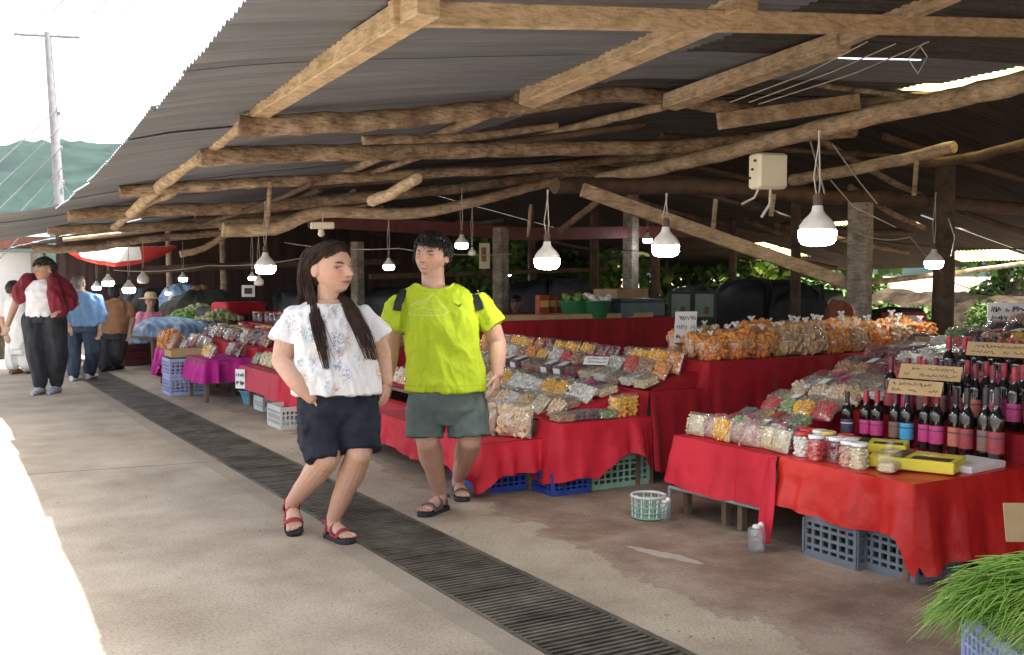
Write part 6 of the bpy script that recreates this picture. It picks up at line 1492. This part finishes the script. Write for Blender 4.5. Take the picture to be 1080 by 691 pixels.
# shorts
b = MB(); torso(b, [(J(358, 452, 0), rgt, f, .17, .12), (J(357, 432, 0), rgt, f, .232, .165), (J(357, 414, 0), rgt, f, .228, .162), (J(357, 402, 0), rgt, f, .20, .14)])
def leg_tube(b, p, q, r0, r1, w=1.0):
    limb(b, [p, p.lerp(q, .5), q], [r0, (r0 + r1) / 2, r1])
rq = J(343, 486, -.13); lq = J(381, 475, -.08)
leg_tube(b, J(337, 430, -.02), rq, .125, .112); leg_tube(b, J(378, 428, .01), lq, .122, .112)
pk = J(321, 458, -.09); b.bbox(pk, (.05, .17, .17), .015, frame(f, R(-14))); pk2 = J(321, 446, -.085); b.bbox(pk2, (.066, .18, .05), .012, frame(f, R(-14)))
me = voxel(b, .006, 4, 'shorts'); c = coords(me)
for (p, q, r_) in ((J(337, 430, -.02), rq, .13), (J(378, 428, .01), lq, .13)):
    a_ = np.array((q - p).normalized()); t_ = (c - np.array(q)) @ a_; k_ = (np.linalg.norm(c - np.array(q), axis=1) < r_ * 1.25) & (t_ > 0); c[k_] -= a_ * (t_[k_] * .93)[:, None]
set_co(me, c); folds(me, .012, (8, 8, 7), 5); link(me, 'shorts', 'navy_cloth', woman, base)
# hair: parted, behind the ear, long locks over the chest
b = MB(); rr = random.Random(4)
def wl(x, y, z):
    h = .083 - 8 * x * x if y > .022 else .070 - 1.35 * (.022 - y)
    front = z - h + .005 * fbm(x * 70, y * 50, 2.0)
    return max(front, min((-.018 - y), z + .10))
hair_cap(b, hc, hm, HS, .017, wl, False, 3, .0022, 30)
HL = lambda x, y, z: hc + hm @ (Vector((x, y, z)) * HS)
for k in range(150):   # hair combed back from the hairline
    t = rr.uniform(-1, 1); x0 = .062 * t; z0 = .081 - .030 * t * t + rr.uniform(-.003, .010); y0 = .094 * math.sqrt(max(.03, 1 - (x0 / .0755) ** 2 - (z0 / .118) ** 2)) - .006 * (1 - abs(t)); sx = 1 if t >= 0 else -1; lift = rr.uniform(.003, .012)
    strands(b, [HL(x0, y0, z0), HL(x0 * 1.05 + sx * .01, y0 - .03, z0 + .026 + lift * .5), HL(x0 * .8 + sx * .032, y0 - .075, z0 + .014 + lift), HL(sx * (.066 + lift), -.058, .030), HL(sx * (.070 + lift), -.075, -.03)], .5, .003, .0040, rr)
strands(b, [HL(.03, .03, .118), HL(.078, -.01, .075), HL(.090, -.048, .01), HL(.075, -.055, -.07), J(330, 322, -.09), J(335, 345, -.165), J(340, 370, -.19), J(346, 396, -.20)], 62, [.012, .016, .018, .020, .026, .034, .030, .020], .0042, rr)
strands(b, [HL(.03, .03, .118), HL(.078, -.01, .075), HL(.090, -.048, .01), HL(.078, -.055, -.07), J(331, 322, -.09), J(337, 345, -.165), J(344, 368, -.19), J(352, 384, -.20)], 7, [.012, .016, .02, .026, .036, .05, .06, .07], .0038, rr)
strands(b, [HL(-.03, .03, .118), HL(-.05, -.075, .085), HL(-.05, -.09, 0), HL(-.04, -.07, -.08), J(364, 318, -.02), J(372, 334, -.14), J(380, 352, -.18), J(388, 372, -.19)], 9, [.012, .02, .026, .034, .044, .06, .07, .08], .0038, rr)
strands(b, [HL(.0, .03, .120), HL(.05, -.07, .09), HL(.085, -.07, .02), HL(.085, -.075, -.06), J(322, 318, .04), J(312, 330, .13), J(308, 352, .16)], 130, [.012, .02, .026, .034, .042, .05, .05], .0045, rr)
strands(b, [HL(-.03, .03, .118), HL(-.05, -.075, .085), HL(-.05, -.09, 0), HL(-.04, -.07, -.08), J(365, 318, -.02), J(374, 334, -.14), J(384, 356, -.175), J(395, 388, -.16)], 165, [.012, .02, .026, .03, .034, .042, .046, .034], .0045, rr)
strands(b, [HL(.0, -.02, .121), HL(.02, -.10, .07), HL(.02, -.115, -.01), HL(.02, -.10, -.09), J(345, 322, .10), J(345, 350, .17)], 70, [.02, .03, .04, .04, .05, .05], .005, rr)
strands(b, [HL(.012, .048, .112), HL(.052, .040, .092), HL(.078, .0, .045), HL(.086, -.035, .01), HL(.082, -.05, -.03)], 46, [.008, .010, .012, .012, .012], .0036, rr)
strands(b, [HL(-.008, .048, .112), HL(-.050, .040, .092), HL(-.076, .0, .045), HL(-.084, -.035, .0), HL(-.07, -.06, -.06)], 40, [.008, .010, .012, .012, .012], .0036, rr)
for v in range(len(b.v)): b.v[v] = (b.v[v][0] - base.x, b.v[v][1] - base.y, b.v[v][2])
b.build('hair', 'hair_dark', woman)

# ================================================================== the man in the green shirt
J = pd(6.5); f = facing(-8); hf = facing(-24); hm = broad(frame(hf, R(-2), R(-4)), 1.20); HS = 1.04
hc = J(455, 270.5, 0); base = Vector((atZ(468, 540).x, atZ(468, 540).y, 0))
man = thing('person', 'young man in lime green shirt and grey green shorts, smiling toward the woman', 'person', base)
rgt = f.cross(ZU).normalized(); up_ = ZU
b = MB(); add_head(b, hc, hm, HS, True)
limb(b, [hc + hm @ Vector((0, -.02, -.055)), J(457, 300, .01), J(459, 312, .03)], [.070, .072, .085])
torso(b, [(J(471, 432, 0), rgt, f, .17, .12), (J(470, 405, 0), rgt, f, .165, .12), (J(467, 372, 0), rgt, f, .165, .115), (J(464, 340, 0), rgt, f, .185, .125), (J(461, 318, .01), rgt, f, .20, .115), (J(460, 308, .02), rgt, f, .155, .09), (J(459, 301, .02), rgt, f, .10, .075)])
rs, re, rw = J(417, 326, .0), J(413, 364, .04), J(409, 398, .0)
limb(b, [rs, rs.lerp(re, .5), re], [.060, .060, .052]); limb(b, [re, re.lerp(rw, .35), rw], [.052, .052, .036]); hand(b, rw, J(408, 418, -.02) - rw, None, J(420, 405, -.1) - rw, 1.05, .5)
ls, le, lw = J(511, 326, .0), J(525, 361, .05), J(525, 394, -.02)
limb(b, [ls, ls.lerp(le, .5), le], [.060, .060, .052]); limb(b, [le, le.lerp(lw, .35), lw], [.053, .055, .036]); hand(b, lw, J(521, 420, -.05) - lw, rgt * 1.0 - f * .1, J(514, 398, -.16) - lw, 1.10, .45, .05)
FL = .265
def stand_leg(hip, knee, heel, toe, s=1.0, big=1, lift=.026):
    h = Vector(heel) + ZU * lift; d = Vector((toe.x - heel.x, toe.y - heel.y, 0)).normalized(); a = h + d * .062 + ZU * .10
    limb(b, [hip, hip.lerp(knee, .5), knee], [.105 * s, .095 * s, .072 * s]); limb(b, [knee, knee.lerp(a, .28) + _fh * .014, knee.lerp(a, .62), a], [.070 * s, .080 * s, .060 * s, .043 * s]); foot(b, h, d, ZU, FL * s, s, big); limb(b, [a, a - ZU * .04], [.043 * s, .045 * s]); return h, d
f1 = stand_leg(J(449, 430, 0), J(451, 466, -.03), atZ(470, 537), atZ(434, 549), 1, 1); f2 = stand_leg(J(493, 430, 0), J(496, 464, -.02), atZ(482, 521), atZ(501, 545), 1, 1 - 2)
me = voxel(b, .0034, 3); skin_tone(me, (.52, .30, .22), (hc, hm, HS), lips=(.42, .15, .13), stubble=.2, smile=7.0); 
c = coords(me); at_ = me.attributes['tone']; 
# teeth of the smile
L_ = (c - np.array(hc)) @ np.linalg.inv(np.array(hm)).T / HS; w_ = .75 * np.exp(-((L_[:, 0] / .0175) ** 4 + ((L_[:, 2] + .0563 - 7 * L_[:, 0] ** 2) / .0030) ** 4)) * (L_[:, 1] > .04)
q = np.empty(len(c) * 4, np.float32); at_.data.foreach_get('color', q); q = q.reshape(-1, 4); w_ = np.clip(w_ * 1.4, 0, 1)[:, None]; q[:, :3] = q[:, :3] * (1 - w_) + np.array((.66, .62, .57)) * w_; at_.data.foreach_set('color', q.ravel())
link(me, 'body', 'skin', man, base); eyes(man, base, hc, hm, HS, (.15, 1, -.05), head_pts(True))
sandal(man, base, f1[0], f1[1], ZU, FL, 'strap_grey'); sandal(man, base, f2[0], f2[1], ZU, FL, 'strap_grey')
b = MB(); torso(b, [(J(471, 411, 0), rgt, f, .258, .175), (J(470, 398, 0), rgt, f, .25, .165), (J(468, 372, 0), rgt, f, .236, .15), (J(464, 342, 0), rgt, f, .240, .155), (J(462, 322, .01), rgt, f, .248, .135), (J(461, 313, .01), rgt, f, .238, .118), (J(460, 306, .02), rgt, f, .205, .105), (J(459, 299.5, .02), rgt, f, .135, .092), (J(459, 296.5, .02), rgt, f, .095, .082)])
SL = ((J(419, 323, 0), J(412, 346, -.01), .074, .086), (J(507, 321, 0), J(520, 343, .02), .074, .080))
for (p, q_, r0, r1) in SL: limb(b, [p, p.lerp(q_, .5), q_], [r0, (r0 + r1) / 2, r1])
me = voxel(b, .005, 16, 'shirt'); c = coords(me)
for (p, q_, r0, r1) in SL:
    a_ = np.array((q_ - p).normalized()); t_ = (c - np.array(q_)) @ a_; k_ = (np.linalg.norm(c - np.array(q_), axis=1) < .11) & (t_ > 0); c[k_] -= a_ * (t_[k_] * .93)[:, None]
set_co(me, c); folds(me, .020, (6.5, 6.5, 3.2), 9, lambda c: np.clip((1.50 - c[:, 2]) * 3, .2, 1)); folds(me, .007, (17, 17, 9), 4); cut_neck(me, 458.5, 21, 295.5, 8.5)
c = coords(me); px_, py_ = pixv(c); front = (normals(me) @ _fw) < 0; rgb = np.tile(np.array((.43, .545, .022), np.float32), (len(c), 1))
def stroke(pts, w, cl, a=1.0):
    for i in range(len(pts) - 1):
        (x0, y0), (x1, y1) = pts[i], pts[i + 1]; L2 = (x1 - x0) ** 2 + (y1 - y0) ** 2; t_ = np.clip(((px_ - x0) * (x1 - x0) + (py_ - y0) * (y1 - y0)) / L2, 0, 1)
        d_ = np.hypot(px_ - x0 - t_ * (x1 - x0), py_ - y0 - t_ * (y1 - y0)); k_ = (np.clip(1.2 - d_ / w, 0, 1) * a * front)[:, None]; rgb[:] = rgb * (1 - k_) + np.array(cl, np.float32) * k_
pale = (.50, .62, .20)
stroke([(432, 332), (466, 333), (473, 329), (470, 325), (464, 320), (461, 313), (456, 311), (450, 316), (443, 318), (434, 321), (431, 327), (432, 332)], .8, pale, .8); stroke([(436, 327), (446, 324), (456, 327), (464, 327)], .7, pale, .6); stroke([(440, 321), (449, 320), (456, 317)], .7, pale, .6); stroke([(446, 329), (455, 330)], .7, pale, .6)
stroke([(480, 320.5), (483, 322.6), (486, 321.2)], 1.0, (.05, .07, .02)); stroke([(483, 322.6), (484.2, 323.8), (486, 321.2)], .8, (.05, .07, .02))
stroke([(424, 406.3), (445, 407.5), (470, 408), (517, 406)], .55, (.22, .33, .012), .7); stroke([(401, 343), (412, 345.5), (424, 345)], .5, (.22, .33, .012), .6); stroke([(509, 342), (520, 341), (531, 337)], .5, (.22, .33, .012), .6)
set_tone(me, rgb); shirt_bvh = BVHTree.FromPolygons([tuple(p) for p in c], [tuple(p.vertices) for p in me.polygons]); link(me, 'shirt', 'sport_cotton', man, base)
b = MB(); pts = []
for k in range(29):
    u = -20.5 + 41 * k / 28; yy = 295.5 + 8.5 * math.sqrt(max(0, 1 - (u / 21) ** 2)); h = shirt_bvh.find_nearest(J(458.5 + u, yy, -.12 * math.sqrt(max(0, 1 - (u / 24) ** 2))))
    pts.append(h[0] + h[1] * .001 - base)
b.tube(pts, .0085, n=8, flat=(1, .6)); mat('green_rib', (.40, .52, .018), (.47, .58, .03), scale=50, rough=.8); b.build('collar', 'green_rib', man)
b = MB(); torso(b, [(J(471, 446, 0), rgt, f, .16, .12), (J(471, 430, 0), rgt, f, .236, .155), (J(471, 412, 0), rgt, f, .236, .158), (J(470, 402, 0), rgt, f, .20, .14)])
SQ = ((J(449, 428, 0), J(448, 461, -.02), .125, .122), (J(493, 428, 0), J(495, 460, -.02), .128, .136))
for (p, q_, r0, r1) in SQ: limb(b, [p, p.lerp(q_, .5), q_], [r0, (r0 + r1) / 2, r1])
me = voxel(b, .006, 4, 'shorts'); c = coords(me)
for (p, q_, r0, r1) in SQ:
    a_ = np.array((q_ - p).normalized()); t_ = (c - np.array(q_)) @ a_; k_ = (np.linalg.norm(c - np.array(q_), axis=1) < r1 * 1.3) & (t_ > 0); c[k_] -= a_ * (t_[k_] * .94)[:, None]
set_co(me, c); folds(me, .009, (9, 9, 6), 15); link(me, 'shorts', 'sage_cloth', man, base)
# short dark hair swept across the forehead
b = MB(); rr = random.Random(9)
def ml(x, y, z):
    top = z - (.062 - .10 * max(0, -x) if y > 0 else .062 + .5 * y); back = min(-.022 - y, z + .075); side = min(.015 - y, z + .005)
    return max(top, back, side)
hair_cap(b, hc, hm, HS, lambda x, y, z: .022 + .012 * max(0, z / .118) + .006 * fbm(x * 30, y * 30, z * 30), ml, True, 7, .004, 22)
HL = lambda x, y, z: hc + hm @ (Vector((x, y, z)) * HS)
for k in range(1100):
    a = rr.uniform(0, 6.28); e = rr.uniform(.05, 1.5); d0 = Vector((math.cos(e) * math.cos(a) * .0755, math.cos(e) * math.sin(a) * .094, math.sin(e) * .118))
    if ml(d0.x, d0.y, d0.z) < .002: continue
    p0 = d0 * 1.10; nrm = Vector((d0.x / .0755 ** 2, d0.y / .094 ** 2, d0.z / .118 ** 2)).normalized(); dr = Vector((-.55 if d0.y > 0 else .2 * math.copysign(1, d0.x), .75 if d0.z > .06 else -.3, -.25 - .5 * (d0.z < .07))) + Vector((rr.gauss(0, .22), rr.gauss(0, .22), rr.gauss(0, .15)))
    dr = (dr - nrm * dr.dot(nrm)).normalized(); L_ = rr.uniform(.03, .055)
    b.tube([HL(*(p0 + nrm * .004)), HL(*(p0 + nrm * .016 + dr * L_ * .5)), HL(*(p0 + nrm * .008 + dr * L_))], [.0036, .0032, .0008], n=4, cap=False)
for v in range(len(b.v)): b.v[v] = (b.v[v][0] - base.x, b.v[v][1] - base.y, b.v[v][2])
b.build('hair', 'hair_black', man)
# rucksack: straps over the shoulders, bag on his back
pk_ = J(470, 350, .26); pack = thing('rucksack', 'black rucksack worn by the man in the green shirt', 'rucksack', pk_, 0)
b = MB(); fm = frame(f); b.bbox((0, 0, 0), (.28, .15, .42), .05, fm); b.build('bag_body', 'pack_black', pack)
for pts in ([(434, 299), (430, 302), (426.5, 307), (423, 313), (420, 320), (418.5, 328)], [(486, 298.5), (491, 301), (496, 306), (500.5, 312), (504, 319), (506, 327)]):
    out = []
    for (x, y) in pts:
        d = Vector(ray(x, y)); h = shirt_bvh.ray_cast(Vector(_O), d)
        if h[0] is not None: out.append((h[0] - d * .012, (h[1] - d).normalized()))
    if len(out) < 3: continue
    b = MB(); L1, L2, L3, L4 = [], [], [], []
    for i, (p, n_) in enumerate(out):
        t = (out[min(i + 1, len(out) - 1)][0] - out[max(i - 1, 0)][0]).normalized(); w = t.cross(n_).normalized() * .026
        L1.append(p - w - n_ * .012 - pk_); L2.append(p - w + n_ * .004 - pk_); L3.append(p + w + n_ * .004 - pk_); L4.append(p + w - n_ * .012 - pk_)
    b.grid([L1, L2, L3, L4], smooth=False)
    b.tube([out[0][0] - pk_, out[0][0] + _fh * .10 + ZU * .012 - pk_, _fh * -.02 + fm @ Vector((math.copysign(.08, (fm.transposed() @ (out[0][0] - pk_)).x), 0, .2))], .022, n=8, flat=(.3, 1)); b.build('strap', 'pack_black', pack)

# ================================================================== strollers and vendors farther off
def walker(label, D0, face, head, hs, sk, hairm, top_rows, top_m, arms, legs, trouser, shoes, hairline='short', headface=None, extra=None):
    J = pd(D0); f = facing(face); r = f.cross(ZU).normalized(); hf = facing(face if headface is None else headface); hm = broad(frame(hf, R(-3)), 1.14); hc = J(*head)
    t0 = legs[0][-1]; base = Vector((J(*legs[0][-1]).x, J(*legs[0][-1]).y, 0)); t = thing('person', label, 'person', base)
    b = MB(); add_head(b, hc, hm, hs, True); nk = J(*top_rows[-1][0]); limb(b, [hc + hm @ Vector((0, -.02, -.05)), nk], [.058, .065])
    torso(b, [(J(*c_), r, f, a * .78, d * .78) for c_, a, d in top_rows])
    for (s_, e, w, _) in arms:
        limb(b, [J(*s_).lerp(J(*e), .3), J(*e)], [.05, .046]); limb(b, [J(*e), J(*w)], [.047, .035]); hand(b, J(*w), (J(*w) - J(*e)), None, -r if s_[0] < head[0] else r, 1, .4)
    gz = []
    for (h, k, a_) in legs:
        A_ = J(*a_); A_.z = .09; limb(b, [J(*h), J(*k)], [.085, .06]); limb(b, [J(*k), A_], [.058, .04]); foot(b, Vector((A_.x, A_.y, .02)) - f * .05, f, ZU, .24); gz.append(A_)
    me = voxel(b, .0065, 2); skin_tone(me, sk, (hc, hm, hs)); link(me, 'body', 'skin', t, base)
    b = MB(); torso(b, [(J(*c_), r, f, a * .96, d) for c_, a, d in top_rows])
    for (s_, e, w, sl) in arms:
        p = J(*s_); q = J(*s_).lerp(J(*e), min(1, sl)); limb(b, [p, q], [.074, .078])
        if sl > 1: limb(b, [q, q.lerp(J(*w), sl - 1)], [.078, .06])
    me = voxel(b, .012, 3, 'top'); folds(me, .014, (7, 7, 5), D0); o = link(me, 'top', top_m, t, base)
    b = MB(); c0, a0, d0 = top_rows[0]; torso(b, [(J(c0[0], c0[1] + 6), r, f, a0 * .9, d0 * .95), (J(c0[0], c0[1] - 2), r, f, a0 * .9, d0 * .9)])
    for i, (h, k, a_) in enumerate(legs):
        r0, r1, r2 = trouser[1]; limb(b, [J(*h), J(*k)], [r0, r1]); limb(b, [J(*k), gz[i] + ZU * (trouser[2] - .09)], [r1, r2])
    me = voxel(b, .012, 3, 'trousers'); folds(me, .024, (7, 7, 2), D0 + 2); link(me, 'trousers', trouser[0], t, base)
    for g in gz:
        b = MB(); pr = []
        for q, a_, h_ in ((-.075, .03, .035), (-.04, .045, .05), (.03, .046, .055), (.10, .052, .036), (.17, .044, .028), (.20, .02, .018)): pr.append(ring(Vector((g.x, g.y, h_)) + f * q - base, r, ZU, a_, h_, 16))
        b.loft(pr); b.build('shoe', shoes, t)
    b = MB(); ln = (lambda x, y, z: max(z - (.055 if y > 0 else .055 + .6 * y), min(-.02 - y, z + .09))); hair_cap(b, hc, hm, hs, .026 if hairline == 'full' else .014, ln, True, D0, .005, 20)
    if hairline == 'full':
        rr = random.Random(3)
        for k in range(170):
            a = rr.uniform(0, 6.28); e = rr.uniform(-.2, 1.55); q = Vector((math.cos(e) * math.cos(a) * .09, math.cos(e) * math.sin(a) * .11, math.sin(e) * .13))
            if ln(q.x, q.y, q.z) > 0: b.ball(hc + hm @ (q * hs), rr.uniform(.015, .026), 7, 5)
    for v in range(len(b.v)): b.v[v] = tuple(Vector(b.v[v]) - base)
    b.build('hair', hairm, t)
    if extra: extra(t, J, f, r, base, hc, hm)
    return t
def cardigan(t, J, f, r, base, hc, hm):
    b = MB()
    for sx, pts, rads in ((1, [(28, 296, -.03), (22, 305, -.02), (22, 314, -.05)], [.08, .09, .085]), (-1, [(57, 296, -.05), (66, 303, -.03), (73, 314, -.03), (72, 321, -.12)], [.09, .105, .11, .09]), (-1, [(56, 296, -.13), (59, 312, -.18), (63, 326, -.17)], [.07, .10, .11]), (1, [(30, 295, .1), (45, 296, .14), (60, 297, .08)], [.09, .10, .09]), (1, [(30, 298, .12), (45, 320, .16), (58, 326, .1)], [.09, .16, .12])):
        limb(b, [J(*p) for p in pts], rads)
    me = voxel(b, .012, 3, 'cardigan'); folds(me, .022, (9, 9, 3), 2); link(me, 'cardigan', 'red_knit', t, base)
FWV = .0065
walker('woman in red cardigan, white top and baggy black trousers walking toward the camera', 13.3, -6, (47, 285), 1.16, (.46, .27, .19), 'hair_black',
       [((45, 334, 0), .225, .155), ((45, 322, 0), .22, .15), ((44, 308, 0), .225, .145), ((45, 299, .02), .20, .11), ((46, 295, .02), .09, .07)], 'white_knit',
       [((22, 302, 0), (15, 324, .02), (8, 343, -.04), .35), ((68, 303, 0), (80, 320, .02), (64, 328, -.22), .35)],
       [((34, 340, 0), (40, 372, -.06), (43, 408, -.02)), ((58, 340, 0), (60, 372, 0), (60, 404, .12))], ('black_cloth', (.15, .132, .088), .15), 'shoe_grey', 'full', -38, cardigan)
walker('man in blue denim shirt and dark jeans seen from behind', 15.0, 172, (83, 300), 1.02, (.40, .24, .17), 'hair_grey',
       [((90, 344, 0), .235, .16), ((90, 330, 0), .235, .16), ((88, 317, 0), .24, .15), ((86, 310, .0), .20, .11), ((85, 307, 0), .09, .07)], 'denim_shirt',
       [((72, 314, 0), (70, 330, -.05), (74, 344, -.1), 1.6), ((103, 315, 0), (108, 332, 0), (105, 348, -.04), 1.4)],
       [((80, 348, 0), (80, 370, 0), (78, 399, -.1)), ((96, 348, 0), (98, 370, 0), (95, 395, .2))], ('jeans', (.122, .10, .09), .12), 'white_knit')
walker('short person in brown shirt and black trousers walking away beside the stalls', 16.3, 158, (123, 309), 1.08, (.34, .20, .14), 'hair_black',
       [((120, 352, 0), .225, .16), ((122, 338, 0), .225, .16), ((122, 325, 0), .23, .15), ((122, 318, .0), .19, .11), ((123, 315, 0), .09, .07)], 'brown_shirt',
       [((109, 322, 0), (104, 336, -.05), (104, 350, -.1), .6), ((135, 322, 0), (140, 337, 0), (137, 351, -.06), .6)],
       [((113, 356, 0), (112, 372, 0), (110, 391, 0)), ((126, 356, 0), (125, 372, 0), (121, 389, .3))], ('black_cloth', (.13, .115, .105), .12), 'black_cloth')
walker('person in white cropped trousers half hidden behind the woman in red', 15.9, 160, (14, 305), 1.0, (.45, .28, .2), 'hair_black',
       [((20, 368, 0), .21, .15), ((20, 345, 0), .22, .15), ((18, 326, 0), .22, .14), ((16, 316, .0), .19, .11), ((15, 313, 0), .09, .07)], 'white_cotton',
       [((5, 320, 0), (2, 336, 0), (6, 352, -.1), .6), ((30, 320, 0), (34, 336, 0), (32, 350, -.1), .6)],
       [((14, 368, 0), (14, 384, 0), (15, 401, 0)), ((28, 368, 0), (29, 384, 0), (30, 400, .1))], ('white_cotton', (.12, .11, .10), .16), 'brown_shirt')
def vendor(label, D0, face, head, hs, sk, topm, hat=None, w=.2):
    J = pd(D0); f = facing(face); r = f.cross(ZU).normalized(); hm = frame(f, R(-12)); hc = J(*head); base = Vector((hc.x, hc.y, 0)); t = thing('person', label, 'person', base)
    z = hc.z; P_ = lambda dx, dy, dz: hc + r * dx + f * dy + ZU * dz
    b = MB(); add_head(b, hc, hm, hs, False); limb(b, [P_(0, -.03, -.06), P_(0, -.04, -.17)], [.055, .065])
    torso(b, [(P_(0, -.08, -.62), r, f, .16, .12), (P_(0, -.08, -.45), r, f, .14, .10), (P_(0, -.06, -.28), r, f, .14, .09), (P_(0, -.05, -.18), r, f, .08, .06)])
    for sx in (-1, 1):
        limb(b, [P_(sx * .20, -.03, -.32), P_(sx * .24, .02, -.48)], [.05, .045]); limb(b, [P_(sx * .24, .02, -.48), P_(sx * .14, .26, -.52)], [.045, .034]); hand(b, P_(sx * .14, .26, -.52), f + r * -sx * .3, None, r * -sx, 1, .5)
        limb(b, [P_(sx * .09, -.06, -.66), P_(sx * .15, .34, -.60)], [.085, .06]); kz = hc.z - .60; limb(b, [P_(sx * .15, .34, -.60), Vector((P_(sx * .15, .36, 0).x, P_(sx * .15, .36, 0).y, .08))], [.058, .04]); q = P_(sx * .15, .36, 0); foot(b, Vector((q.x, q.y, .02)) - f * .05, f, ZU, .24)
    me = voxel(b, .010, 2); skin_tone(me, sk, (hc, hm, hs)); link(me, 'body', 'skin', t, base)
    b = MB(); torso(b, [(P_(0, -.08, -.64), r, f, .20, .16), (P_(0, -.08, -.45), r, f, .19, .15), (P_(0, -.06, -.28), r, f, .20, .13), (P_(0, -.05, -.19), r, f, .10, .08)])
    for sx in (-1, 1): limb(b, [P_(sx * .17, -.05, -.25), P_(sx * .23, .01, -.44)], [.08, .07])
    me = voxel(b, .012, 3, 'top'); folds(me, .012, (8, 8, 6), D0); link(me, 'top', topm, t, base)
    b = MB()
    for sx in (-1, 1): limb(b, [P_(sx * .09, -.07, -.66), P_(sx * .15, .34, -.60)], [.12, .085]); q = P_(sx * .15, .36, 0); limb(b, [P_(sx * .15, .34, -.60), Vector((q.x, q.y, .12))], [.082, .07])
    me = voxel(b, .014, 3, 'trousers'); link(me, 'trousers', 'black_cloth', t, base)
    b = MB(); hair_cap(b, hc, hm, hs, .016, lambda x, y, z: max(z - (.055 if y > 0 else .055 + .6 * y), min(-.02 - y, z + .09)), False, D0)
    for v in range(len(b.v)): b.v[v] = tuple(Vector(b.v[v]) - base)
    b.build('hair', 'hair_black', t)
    if hat:
        b = MB(); b.lathe([(.20, .05), (.205, .055), (.105, .075), (.10, .13), (.07, .165), (.01, .17)], (0, 0, 0), 24); o = b.build('hat', hat, t, hc - base)
    zs = hc.z - .74
    s_ = thing('stool', 'low stool under the ' + label.split(',')[0], 'stool', (P_(0, -.08, 0).x, P_(0, -.08, 0).y, 0)); MB().lathe([(.15, zs - .03), (.16, zs - .02), (.16, zs), (.15, zs + .005)], n=18).build('seat', 'crate_blue', s_)
    for k in range(4): a = k * 1.57; MB().tube([(.11 * math.cos(a), .11 * math.sin(a), zs - .02), (.14 * math.cos(a), .14 * math.sin(a), 0)], .015, n=6).build('leg', 'crate_blue', s_)
vendor('seated vendor in straw hat and pink top, far stall', 18.2, 30, (159, 318, 0), 1.05, (.36, .22, .15), 'pink_cloth', 'straw')
vendor('dark clothed vendor sitting in shade, right of the man', 14.6, -20, (545, 322, 0), 1.08, (.24, .13, .09), 'red_knit')
t = thing('rubbish_bin', 'olive green bin at the left edge behind the strollers', 'bin', tuple(atZ(3, 378)), 0); MB().lathe([(.26, .0), (.32, .02), (.36, .7), (.38, .72), (.38, .78), (.3, .84), (.05, .88)], n=20).build('bin_body', 'cloth_olive', t); MB().lathe([(.385, .72), (.39, .74), (.39, .78), (.384, .79)], n=20).build('rim', 'tarp_dark', t)
# ------------------------------------------------------------------ the patterns that copies were made from are not part of the place
def drop_tree(o):
    for ch in list(o.children): drop_tree(ch)
    bpy.data.objects.remove(o)
for t in PROTO.values(): drop_tree(t)
